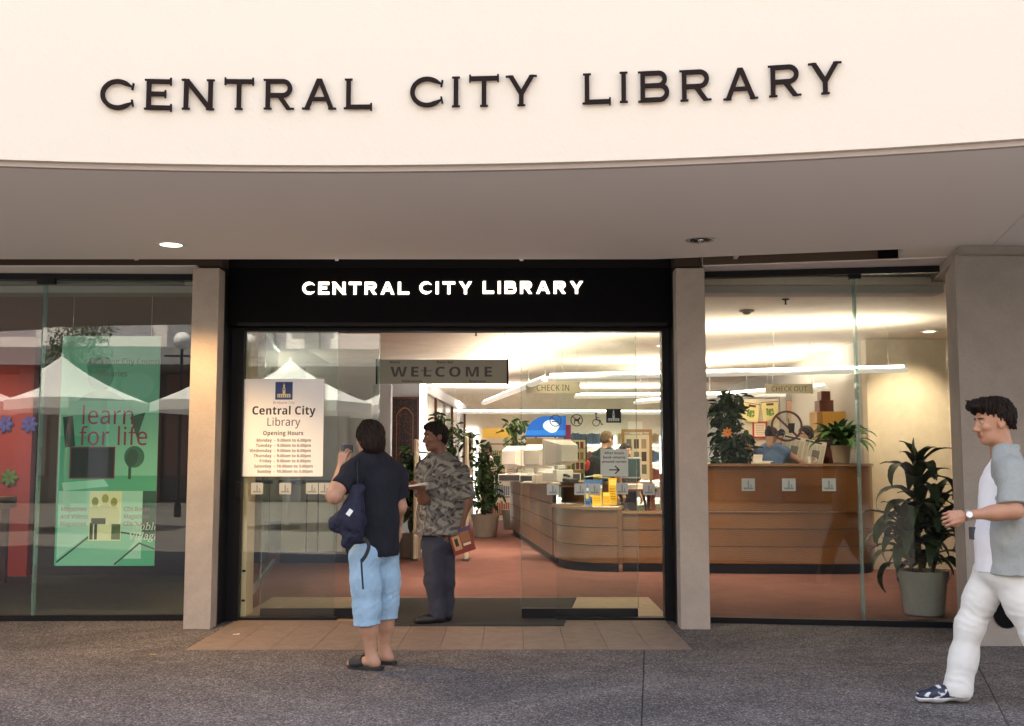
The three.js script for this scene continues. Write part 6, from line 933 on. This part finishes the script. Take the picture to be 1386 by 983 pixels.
  const p = addPerson('young man in a grey shirt and white trousers walking past the side wall', B, [body, hg, handN, handF]);
  p.wear('hair', hh, hairM([0.014, 0.008, 0.006]));
  const teeF = wrinkle(under(blend(0.05, flat(ch, wa, 0.125, 0.122, across, 1.30), flat(wa, addv(hp, 0.01, -0.02, 0), 0.122, 0.13, across, 1.22), cap(addv(nk, 0.0, -0.045, 0), addv(nk, 0.005, -0.1, 0), 0.062, 0.09)), addv(hp, 0, -0.02, 0), [0, -1, 0], 0.005), 0.014, 8, 6, 8, 4);
  p.wear('t_shirt', surface(teeF, [B[0] - 0.3, 0.72, B[2] - 0.3], [B[0] + 0.5, 1.5, B[2] + 0.45], 0.009), clothMat([0.78, 0.76, 0.78]));
  const shirtBody = blend(0.06, flat(addv(ch, 0.02, 0, 0), addv(wa, 0.03, 0, 0), 0.140, 0.142, across, 1.28), flat(addv(wa, 0.03, 0, 0), addv(hp, 0.04, -0.10, 0), 0.146, 0.172, across, 1.24), cap(mid(nk, sn, 0.35), sn, 0.085, 0.082), cap(mid(nk, sf, 0.35), sf, 0.085, 0.082));
  const fr0 = [2.747,1.337,-6.15], fr1 = [2.701,0.76,-6.1];
  const slope = (fr1[0] - fr0[0]) / (fr1[1] - fr0[1]);
  const hemY = fr1[1];
  const open = (f) => (x, y, z) => smax(f(x, y, z), fr0[0] + (y - fr0[1]) * slope + 0.010 * Math.sin(y * 17) - (z - fr0[2]) * 0.45 - x, 0.008);
  const hollow = (f, t) => (x, y, z) => { const d = f(x, y, z); return smax(d, -(d + t), 0.003); };
  const slv = (s, e, r) => under(cap(s, addv(e, (e[0] - s[0]) * 0.2, (e[1] - s[1]) * 0.2, 0), 0.084, r), mid(s, e, 0.86), [e[0] - s[0], e[1] - s[1] - 0.02, e[2] - s[2]], 0.006);
  const collar = blend(0.02, cap(addv(nk, -0.04, -0.04, 0.05), addv(nk, 0.055, 0.015, 0.065), 0.014, 0.018), cap(addv(nk, 0.055, 0.015, 0.065), addv(nk, 0.075, 0.02, -0.06), 0.018), cap(addv(nk, -0.04, -0.04, -0.05), addv(nk, 0.075, 0.02, -0.06), 0.014, 0.018), flat(addv(nk, -0.035, -0.075, 0.06), addv(nk, 0.0, -0.03, 0.075), 0.010, 0.018, [1, 0, 0], 1.5));
  const sh0 = open(hollow(shirtBody, 0.022)), s1 = slv(sn, el, 0.088), s2 = slv(sf, ef, 0.088);
  const shirtF = wrinkle((x, y, z) => smax(smin(smin(smin(sh0(x, y, z), s1(x, y, z), 0.04), s2(x, y, z), 0.04), collar(x, y, z), 0.012), hemY - y, 0.006), 0.022, 7, 5, 7, 11);
  p.wear('shirt', surface(shirtF, [B[0] - 0.3, 0.68, B[2] - 0.4], [B[0] + 0.6, 1.56, B[2] + 0.5], 0.0085, (x, y, z) => { const n = 1 + 0.10 * (hash2(Math.round((x + z) * 300), Math.round(y * 300)) - 0.5) + 0.05 * fbm(x * 12, y * 12, z * 12, 2); return [0.30 * n, 0.315 * n, 0.30 * n]; }), vcMat);
  const legF = (h, k, a, ra) => blend(0.05, cap(h, mid(h, k, 0.5), 0.098, 0.090), cap(mid(h, k, 0.45), k, 0.090, 0.078), cap(k, mid(k, a, 0.55), 0.078, 0.072), cap(mid(k, a, 0.5), a, 0.072, ra * 0.93));
  const creased = (f) => (x, y, z) => { const d = f(x, y, z); if (Math.abs(d) > 0.03) return d; const m = Math.exp(-(((y - 0.50) / 0.10) ** 2)) + 0.8 * Math.exp(-(((y - 0.14) / 0.07) ** 2)) + 0.6 * Math.exp(-(((y - 0.82) / 0.06) ** 2)); const q = y * 62 + x * 26 + 3 * noise.noise(x * 9, y * 7, z * 9); return d + 0.003 * m * (Math.abs(Math.sin(q)) - 0.5); };
  const trF = creased(wrinkle(under(blend(0.04, flat(addv(wa, 0, -0.06, 0), hp, 0.102, 0.112, across, 1.25), under(legF(hfr, kf, addv(af, 0, -0.03, 0), 0.092), [0, 0.085, 0], [-0.1, -1, 0], 0.004), legF(hre, kr, ar, 0.085)), addv(wa, 0, -0.05, 0), [0, 1, 0], 0.01), 0.009, 6, 8, 6, 17));
  p.wear('trousers', surface(trF, [B[0] - 0.4, 0.04, B[2] - 0.35], [B[0] + 0.72, 1.0, B[2] + 0.4], 0.009), clothMat([0.72, 0.70, 0.66]));
  for (const [he, to, tilt] of [[heF, toF, 0], [heR, toR, 1]]) {
    const up_ = tilt ? blend(0.03, cap(heR, toR, 0.045, 0.04), cap(toR, addv(toR, -0.07, -0.005, 0), 0.04, 0.03)) : blend(0.03, cap(addv(heF, 0.005, 0.03, 0), addv(heF, 0, 0.0, 0), 0.048, 0.044), cap(addv(heF, -0.02, 0.01, 0), mid(heF, toF, 0.6), 0.046, 0.040), flat(mid(heF, toF, 0.55), addv(toF, 0.02, -0.005, 0), 0.038, 0.030, [0, 0, 1], 1.2));
    const y0 = tilt ? -1 : 0.034;
    const s = p.wear('shoe', surface((x, y, z) => Math.max(up_(x, y, z), y0 - y), [to[0] - 0.15, 0, to[2] - 0.12], [he[0] + 0.12, he[1] + 0.14, he[2] + 0.12], 0.006, (x, y, z) => { const n = noise.noise(x * 26, y * 40, 4) ; return n > 0.22 ? [0.62, 0.62, 0.62] : [0.016, 0.02, 0.045]; }), std([1, 1, 1], 0.5, { vertexColors: true }));
    const so = surface((x, y, z) => { const d = up_(x, y, z) - 0.007; return tilt ? Math.max(d, (y - toR[1]) * 0.9 + 0.012 - 0.55 * (x - toR[0])) : Math.max(d, y - 0.036 - 0.012 * Math.max(0, (x - heF[0] + 0.1) * 4), 0.006 - y); }, [to[0] - 0.15, -0.01, to[2] - 0.12], [he[0] + 0.12, 0.16, he[2] + 0.12], 0.006); so.translate(-B[0], -B[1], -B[2]); part(s, 'sole', so, std([0.74, 0.73, 0.72], 0.6));
  }
  const wdir = V(el[0] - wl[0], el[1] - wl[1], el[2] - wl[2]).normalize(), wq = new THREE.Quaternion().setFromUnitVectors(V(0, 1, 0), wdir), wc = V(...wl).addScaledVector(wdir, 0.012);
  const wt = p.wear('watch', new THREE.CylinderGeometry(0.034, 0.034, 0.02, 24, 1, true).applyQuaternion(wq).translate(wc.x, wc.y, wc.z), std([0.45, 0.44, 0.42], 0.4, { metalness: 0.7, side: THREE.DoubleSide }));
  const dial = new THREE.CylinderGeometry(0.017, 0.018, 0.008, 24).rotateX(Math.PI / 2 - 0.15).translate(wc.x, wc.y + 0.006, wc.z + 0.036); dial.translate(-B[0], -B[1], -B[2]); part(wt, 'dial', dial, M.white);
  const ph = [2.709,0.981,-6.36]; const pc = thing('phone_case', 'small black case clipped to the belt of the young man', 'case', ph, 0.2); part(pc, 'pouch', cbox(0.03, 0.075, 0.045, 0, 0, 0, 0.008), N.plasticDark); part(pc, 'clip', cbox(0.012, 0.05, 0.02, 0.02, 0, 0, 0.003), N.plasticDark);
}
{ // man in the doorway in a leaf patterned shirt
  const B = [-0.639,0,-9.434], Z = B[2], skin = [0.17, 0.075, 0.045];
  const hd = [-0.681,1.613,-9.43], nk = [-0.636,1.439,-9.45], sr = [-0.764,1.317,-9.36], sl = [-0.464,1.296,-9.52], er = [-0.759,1.079,-9.24], wr = [-0.787,1.182,-9.12], el = [-0.397,1.037,-9.5], wl = [-0.426,0.899,-9.44];
  const ch = [-0.615,1.226,-9.45], wa = [-0.627,0.95,-9.45], hp = [-0.638,0.739,-9.45], h1 = [-0.686,0.666,-9.4], h2 = [-0.596,0.658,-9.5], k1 = [-0.671,0.375,-9.4], k2 = [-0.583,0.369,-9.52], a1 = [-0.639,0.103,-9.42], a2 = [-0.589,0.086,-9.54];
  const across = [0.75, 0, -0.35];
  const foot = (a) => blend(0.03, cap([a[0] + 0.02, 0.055, a[2]], [a[0] - 0.10, 0.05, a[2] + 0.05], 0.048, 0.042), cap([a[0] - 0.10, 0.05, a[2] + 0.05], [a[0] - 0.17, 0.045, a[2] + 0.08], 0.042, 0.032), cap(a, [a[0] + 0.01, 0.06, a[2]], 0.045, 0.048));
  const bodyF = blend(0.05, flat(ch, wa, 0.125, 0.12, across, 1.25), flat(wa, hp, 0.12, 0.12, across, 1.2), cap(nk, addv(nk, 0, -0.09, 0), 0.055, 0.08), cap(mid(ch, sr, 0.6), sr, 0.06, 0.055), cap(mid(ch, sl, 0.6), sl, 0.06, 0.055), cap(sr, er, 0.05, 0.043), cap(er, wr, 0.042, 0.028), cap(sl, el, 0.05, 0.043), cap(el, wl, 0.042, 0.028), cap(h1, k1, 0.08, 0.055), cap(h2, k2, 0.08, 0.055), cap(k1, a1, 0.055, 0.04), cap(k2, a2, 0.055, 0.04));
  const body = surface(bodyF, [B[0] - 0.45, 0.0, Z - 0.4], [B[0] + 0.5, 1.58, Z + 0.5], 0.013, skinOf(skin));
  const R = yaw3(Math.atan2(-0.86, 0.5), 0.10, -0.03);
  const hairF = strands(under(under(blend(0.03, ell([0, 0.045, -0.02], [0.084, 0.086, 0.106]), ell([0, 0.095, 0.02], [0.066, 0.028, 0.07]), ell([0, -0.01, -0.065], [0.074, 0.07, 0.05])), [0, 0.058, 0.066], [0, -0.9, 1], 0.012), [0, -0.06, -0.06], [0, -1, 0.35], 0.015), 0.007, 9);
  const [hg, hh] = makeHead(hd, R, 1.04, skin, [0.012, 0.008, 0.006], hairF, 0, 0.005);
  const handR = makeHand(wr, [-0.75, 0.1, 0.5], [0.2, -0.7, 0.3], [0.4, 0.5, 0.4], [[0.040, 0.05, -0.02], [0.03, 0.085, -0.03]], skin, false, 1);
  const handL = makeHand(wl, [-0.05, -1, 0.1], [0.9, 0, 0.4], [0.7, 0.9, 0.5], [[0.030, 0.05, -0.03], [0.015, 0.085, -0.04]], skin, false, 1);
  const p = addPerson('man in a leaf patterned short sleeved shirt standing in the open doorway', B, [body, hg, handR, handL]);
  p.wear('hair', hh, hairM([0.012, 0.008, 0.006]));
  const slv = (s, e, r) => under(cap(s, addv(e, (e[0] - s[0]) * 0.2, (e[1] - s[1]) * 0.2, 0), 0.082, r), mid(s, e, 0.85), [e[0] - s[0], e[1] - s[1], e[2] - s[2]], 0.006);
  const collar = blend(0.02, cap(addv(nk, -0.05, -0.04, 0.05), addv(nk, 0.05, 0.0, 0.03), 0.016), cap(addv(nk, 0.05, 0, 0.03), addv(nk, 0.03, 0.0, -0.06), 0.016));
  const shirtF = wrinkle(under(blend(0.05, flat(ch, wa, 0.152, 0.155, across, 1.30), flat(wa, hp, 0.155, 0.172, across, 1.26), cap(mid(nk, sr, 0.3), sr, 0.085, 0.08), cap(mid(nk, sl, 0.3), sl, 0.085, 0.08), slv(sr, er, 0.085), slv(sl, el, 0.09), collar), [0, 0.749, 0], [-0.03, -1, 0], 0.006), 0.026, 8, 5, 8, 31);
  p.wear('patterned_shirt', surface(shirtF, [B[0] - 0.45, 0.66, Z - 0.45], [B[0] + 0.5, 1.55, Z + 0.5], 0.0085, (x, y, z) => { const u = x * 1.0 + z * 0.6, q = noise.noise(u * 26 + 4 * noise.noise(u * 10, y * 10, 1), y * 19 + u * 9, 2), r = noise.noise(u * 38 - y * 15, y * 26 + u * 20, 9), s = noise.noise(u * 22 - y * 16, y * 24, 5); return q > 0.16 ? [0.24, 0.225, 0.195] : r > 0.2 ? [0.035, 0.033, 0.033] : s > 0.18 ? [0.085, 0.07, 0.066] : [0.135, 0.13, 0.12]; }), vcMat);
  const legF = (h, k, a) => blend(0.05, cap(h, k, 0.105, 0.08), cap(k, addv(a, 0, -0.04, 0), 0.08, 0.075));
  p.wear('trousers', surface(wrinkle(under(under(blend(0.05, flat(addv(hp, 0, 0.04, 0), hp, 0.12, 0.125, across, 1.2), legF(h1, k1, a1), legF(h2, k2, a2)), addv(hp, 0, 0.05, 0), [0, 1, 0], 0.01), [0, 0.05, 0], [0, -1, 0], 0.004), 0.024, 8, 8, 8, 41), [B[0] - 0.35, 0.02, Z - 0.35], [B[0] + 0.35, 0.95, Z + 0.35], 0.011), clothMat([0.035, 0.037, 0.055]));
  for (const a of [a1, a2]) p.wear('shoe', surface((x, y, z) => Math.max(foot(a)(x, y, z), 0.016 - y), [a[0] - 0.26, 0, a[2] - 0.1], [a[0] + 0.12, 0.16, a[2] + 0.18], 0.007), std([0.012, 0.011, 0.011], 0.45));
  const btex = canvasTex(256, 256, (c) => { c.fillStyle = '#7a2a1c'; c.fillRect(0, 0, 256, 256); c.fillStyle = '#b98a5a'; c.fillRect(20, 60, 90, 150); c.fillStyle = '#8c5a34'; c.fillRect(120, 30, 110, 120); c.fillStyle = '#d8c0a0'; c.fillRect(130, 160, 90, 26); c.fillStyle = '#4a3a5a'; c.fillRect(0, 0, 256, 40); c.fillStyle = '#2a1a14'; c.fillRect(40, 90, 40, 80); });
  const bc = [-0.436,0.717,-9.4], bk = thing('picture_book', 'red picture book held low in the left hand of the man in the doorway', 'book', bc, 0.25); bk.rotation.z = 0.30;
  part(bk, 'pages', cbox(0.185, 0.205, 0.016, 0, 0, 0, 0.002), N.paper); const cv = part(bk, 'front_cover', cbox(0.195, 0.215, 0.003, 0, 0, 0.0105), std([0.25, 0.06, 0.04], 0.5)); part(bk, 'back_cover', cbox(0.195, 0.215, 0.003, 0, 0, -0.0105), std([0.25, 0.06, 0.04], 0.5)); part(cv, 'print', new THREE.PlaneGeometry(0.193, 0.213).translate(0, 0, 0.0132), printed(btex, 0.4));
  const pp = [-0.786,1.203,-9.03]; one('folded_paper', 'white folded paper held by the man in the doorway', 'paper', merge([cbox(0.15, 0.004, 0.09, 0, 0, 0).rotateZ(0.1), cbox(0.15, 0.003, 0.09, 0.003, 0.007, 0).rotateZ(0.16)]), N.paper, pp, 0.5);
}
// people further inside, behind the counters
function standing(o) { // facing +z in its own space
  const h = o.h / 1.75, sk = o.skin, W = o.wide ?? 1;
  const j = { hd: [0, 1.60, 0.03], nk: [0, 1.48, 0], sl: [0.175 * W, 1.39, 0], sr: [-0.175 * W, 1.39, 0], el: [0.23, 1.12, 0.0], wl: [0.24, 0.90, 0.08], er: [-0.23, 1.12, 0.0], wr: [-0.24, 0.90, 0.08], ch: [0, 1.27, 0], wa: [0, 1.06, 0], hp: [0, 0.93, 0], h1: [0.085, 0.88, 0], h2: [-0.085, 0.88, 0], k1: [0.095, 0.48, 0.02], k2: [-0.095, 0.48, 0.02], a1: [0.1, 0.09, -0.01], a2: [-0.1, 0.09, -0.01], ...(o.joints ?? {}) };
  for (const k in j) j[k] = j[k].map((v) => v * h);
  const X = [1, 0, 0], bf = blend(0.05, flat(j.ch, j.wa, 0.115, 0.105, X, 1.35), flat(j.wa, j.hp, 0.105, 0.115, X, 1.3), cap(j.nk, addv(j.nk, 0, -0.08, 0), 0.05, 0.07), cap(mid(j.ch, j.sl, 0.6), j.sl, 0.055, 0.05), cap(mid(j.ch, j.sr, 0.6), j.sr, 0.055, 0.05), cap(j.sl, j.el, 0.047, 0.04), cap(j.el, j.wl, 0.04, 0.027), cap(j.sr, j.er, 0.047, 0.04), cap(j.er, j.wr, 0.04, 0.027), cap(j.h1, j.k1, 0.08, 0.055), cap(j.h2, j.k2, 0.08, 0.055), cap(j.k1, j.a1, 0.055, 0.04), cap(j.k2, j.a2, 0.055, 0.04));
  const geos = [surface(bf, [-0.5, 0, -0.35], [0.5, 1.6 * h, 0.5], 0.018, skinOf(sk))];
  const hairs = { short: under(under(blend(0.03, ell([0, 0.045, -0.02], [0.084, 0.086, 0.106]), ell([0, -0.01, -0.065], [0.074, 0.07, 0.05])), [0, 0.058, 0.066], [0, -0.9, 1], 0.012), [0, -0.06, -0.06], [0, -1, 0.35], 0.015), long: under(blend(0.04, ell([0, 0.04, -0.02], [0.092, 0.092, 0.11]), cap([0, 0, -0.05], [0, -0.19, -0.06], 0.085, 0.06)), [0, 0.03, 0.05], [0, -0.75, 1], 0.02), tied: under(blend(0.03, ell([0, 0.045, -0.02], [0.086, 0.086, 0.106]), ell([0, 0.06, -0.13], [0.04, 0.045, 0.04])), [0, 0.055, 0.06], [0, -0.9, 1], 0.012) };
  const [hg, hh] = makeHead(j.hd, yaw3(o.headYaw ?? 0, o.headPitch ?? 0.1), 1.0, sk, [0.02, 0.015, 0.01], strands(hairs[o.hair], 0.007, o.h * 9), 1, 0.008);
  geos.push(hg);
  for (const [e, w, mir] of [[j.el, j.wl, false], [j.er, j.wr, true]]) { const d = [w[0] - e[0], w[1] - e[1], w[2] - e[2]]; geos.push(makeHand(w, d, Math.abs(d[1]) > 0.15 ? [mir ? -1 : 1, 0, 0.2] : [0, 1, 0.2], 0.35, [[0.042, 0.05, -0.018], [0.045, 0.085, -0.022]], sk, mir, 0.95)); }
  const m = one('person', o.label, 'person', mergeGeometries(geos), skinMat, o.pos, o.yaw);
  part(m, 'hair', hh, std(o.hairColor ?? [0.018, 0.011, 0.008], 0.5));
  const sv = o.sleeve ?? 0.75, slv = (s, e) => (sv ? under(cap(s, e, 0.066, 0.066), mid(s, e, sv), [e[0] - s[0], e[1] - s[1], e[2] - s[2]], 0.006) : cap(s, s, 0.06));
  part(m, o.topName ?? 'shirt', surface(wrinkle(under(blend(0.05, flat(j.ch, j.wa, 0.135, 0.128, X, 1.35), flat(j.wa, j.hp, 0.128, 0.138, X, 1.28), cap(addv(j.nk, 0, -0.05, 0), addv(j.nk, 0, -0.09, 0), 0.06, 0.08), cap(mid(j.nk, j.sl, 0.4), j.sl, 0.07, 0.064), cap(mid(j.nk, j.sr, 0.4), j.sr, 0.07, 0.064), slv(j.sl, j.el), slv(j.sr, j.er)), addv(j.hp, 0, -0.04, 0), [0, -1, 0]), 0.02, 8, 6, 8, o.h * 3), [-0.5, 0.75 * h, -0.35], [0.5, 1.56 * h, 0.45], 0.014), clothMat(o.top));
  part(m, 'trousers', surface(under(under(blend(0.05, flat(addv(j.hp, 0, 0.05, 0), j.hp, 0.115, 0.12, X, 1.25), cap(j.h1, j.k1, 0.1, 0.075), cap(j.h2, j.k2, 0.1, 0.075), cap(j.k1, j.a1, 0.075, 0.065), cap(j.k2, j.a2, 0.075, 0.065)), addv(j.hp, 0, 0.08, 0), [0, 1, 0]), [0, 0.06, 0], [0, -1, 0]), [-0.4, 0.02, -0.3], [0.4, 1.1 * h, 0.3], 0.016), clothMat(o.legs ?? [0.03, 0.03, 0.04]));
  for (const a of [j.a1, j.a2]) part(m, 'shoe', surface((x, y, z) => Math.max(blend(0.03, cap([a[0], 0.06, a[2] - 0.03], [a[0], 0.045, a[2] + 0.16], 0.047, 0.038), cap(a, [a[0], 0.06, a[2]], 0.045, 0.045))(x, y, z), 0.006 - y), [a[0] - 0.1, 0, a[2] - 0.12], [a[0] + 0.1, 0.18, a[2] + 0.26], 0.012), std([0.02, 0.018, 0.018], 0.5));
  return m;
}
const asian = [0.44, 0.26, 0.165], pale = [0.48, 0.28, 0.19];
standing({ label: 'woman in a sleeveless blue denim top seen from behind at the loans counter', pos: [3.52, 0.124, -14.55], yaw: Math.PI - 0.1, h: 1.77, skin: pale, hair: 'tied', hairColor: [0.035, 0.02, 0.013], headYaw: -0.5, headPitch: 0.35, top: [0.12, 0.20, 0.36], topName: 'denim_top', sleeve: 0, joints: { el: [0.33, 1.17, 0.02], wl: [0.20, 1.05, 0.22], er: [-0.40, 1.24, 0.08], wr: [-0.52, 1.10, 0.26] } });
standing({ label: 'woman with dark hair in a blue shirt behind a newspaper at the loans counter', pos: [4.12, 0.124, -15.0], yaw: -1.1, h: 1.80, skin: pale, hair: 'long', headYaw: 0, headPitch: 0.15, top: [0.10, 0.15, 0.30], joints: { el: [0.22, 1.12, 0.12], wl: [0.12, 1.20, 0.36], er: [-0.24, 1.12, 0.12], wr: [-0.12, 1.20, 0.36] } });
standing({ label: 'person in dark clothes facing out between the two women at the loans counter', pos: [3.86, 0.124, -15.6], yaw: 0.15, h: 1.74, skin: asian, hair: 'short', top: [0.03, 0.012, 0.014] });
standing({ label: 'person in dark clothes bending at the left end of the loans counter', pos: [3.32, 0.124, -15.25], yaw: 0.6, h: 1.68, skin: asian, hair: 'long', headPitch: 0.4, top: [0.03, 0.012, 0.012], sleeve: 0.95 });
standing({ label: 'tall person with fair hair and a teal top behind the returns notice', pos: [1.34, 0.003, -15.35], yaw: -0.9 + Math.PI, h: 1.86, skin: pale, hair: 'short', hairColor: [0.12, 0.07, 0.035], headPitch: 0.3, top: [0.02, 0.05, 0.06], sleeve: 0.95 });
standing({ label: 'person with long dark hair sitting back behind the dark screened monitor', pos: [1.78, 0.003, -16.9], yaw: 0.5, h: 1.70, skin: asian, hair: 'long', top: [0.03, 0.03, 0.035], sleeve: 0.95 }).userData.label = 'person with long dark hair standing behind the dark screened monitor';
standing({ label: 'small figure in a white shirt far inside beside the fig trees', pos: [-0.50, 0.003, -22.4], yaw: -1.2, h: 1.78, skin: asian, hair: 'short', headPitch: 0.3, top: [0.7, 0.68, 0.66] });
{ const t = thing('rucksack', 'black rucksack with red panels on the back of the tall person', 'backpack', [1.16, 1.26, -15.28], 0.7); part(t, 'bag', surface(wrinkle(ell([0, 0, 0], [0.15, 0.23, 0.11]), 0.02, 9, 9, 9, 3), [-0.2, -0.28, -0.16], [0.2, 0.28, 0.16], 0.014), clothMat([0.015, 0.015, 0.018])); part(t, 'side_panel', surface(ell([-0.11, 0.06, 0.0], [0.045, 0.10, 0.05]), [-0.2, -0.1, -0.06], [-0.04, 0.22, 0.14], 0.012), clothMat([0.5, 0.05, 0.03])); }
{ // newspaper
  const tex = canvasTex(400, 280, (c) => { c.fillStyle = '#cfc9b8'; c.fillRect(0, 0, 400, 280); c.fillStyle = '#8a857a'; for (let k = 0; k < 5; k++) for (let i = 0; i < 22; i++) c.fillRect(14 + k * 77, 40 + i * 10, 66, 4); c.fillStyle = '#4a463e'; c.fillRect(14, 10, 300, 18); c.fillStyle = '#77726a'; c.fillRect(168, 90, 140, 80); });
  const t = thing('newspaper', 'open newspaper held up by the woman with dark hair', 'newspaper', [3.95, 1.52, -14.62], -0.25); t.rotation.z = -0.22;
  const a = new THREE.Group(); a.name = 'left_page'; a.position.set(-0.14, 0, 0.02); a.rotation.y = 0.2; t.add(a); board(a, 0.29, 0.40, 0.003, tex, N.paper, 'sheet');
  const b = new THREE.Group(); b.name = 'right_page'; b.position.set(0.145, 0, 0.02); b.rotation.y = -0.2; t.add(b); board(b, 0.29, 0.40, 0.003, tex, N.paper, 'sheet');
}
{ const t = thing('white_cup', 'white cup on the loans counter in front of the denim top', 'cup', [3.83, 1.376, -13.8]); part(t, 'cup', lathe([[0, 0], [0.03, 0], [0.04, 0.09], [0.037, 0.09], [0.027, 0.006], [0, 0.006]], 20), N.paper); part(t, 'handle', new THREE.TorusGeometry(0.024, 0.006, 8, 16).translate(0.055, 0.048, 0), N.paper); }
one('paper_pile', 'loose papers on the loans counter beside the dark bushy plant', 'papers', merge([cbox(0.2, 0.02, 0.15, 0, 0.011, 0), cbox(0.12, 0.09, 0.02, -0.05, 0.07, 0).rotateX(0.3), cbox(0.18, 0.01, 0.14, 0.04, 0.027, 0.01).rotateY(0.3)]), N.paper, [3.18, 1.376, -13.75], 0.2);
renderer.render(scene, camera);
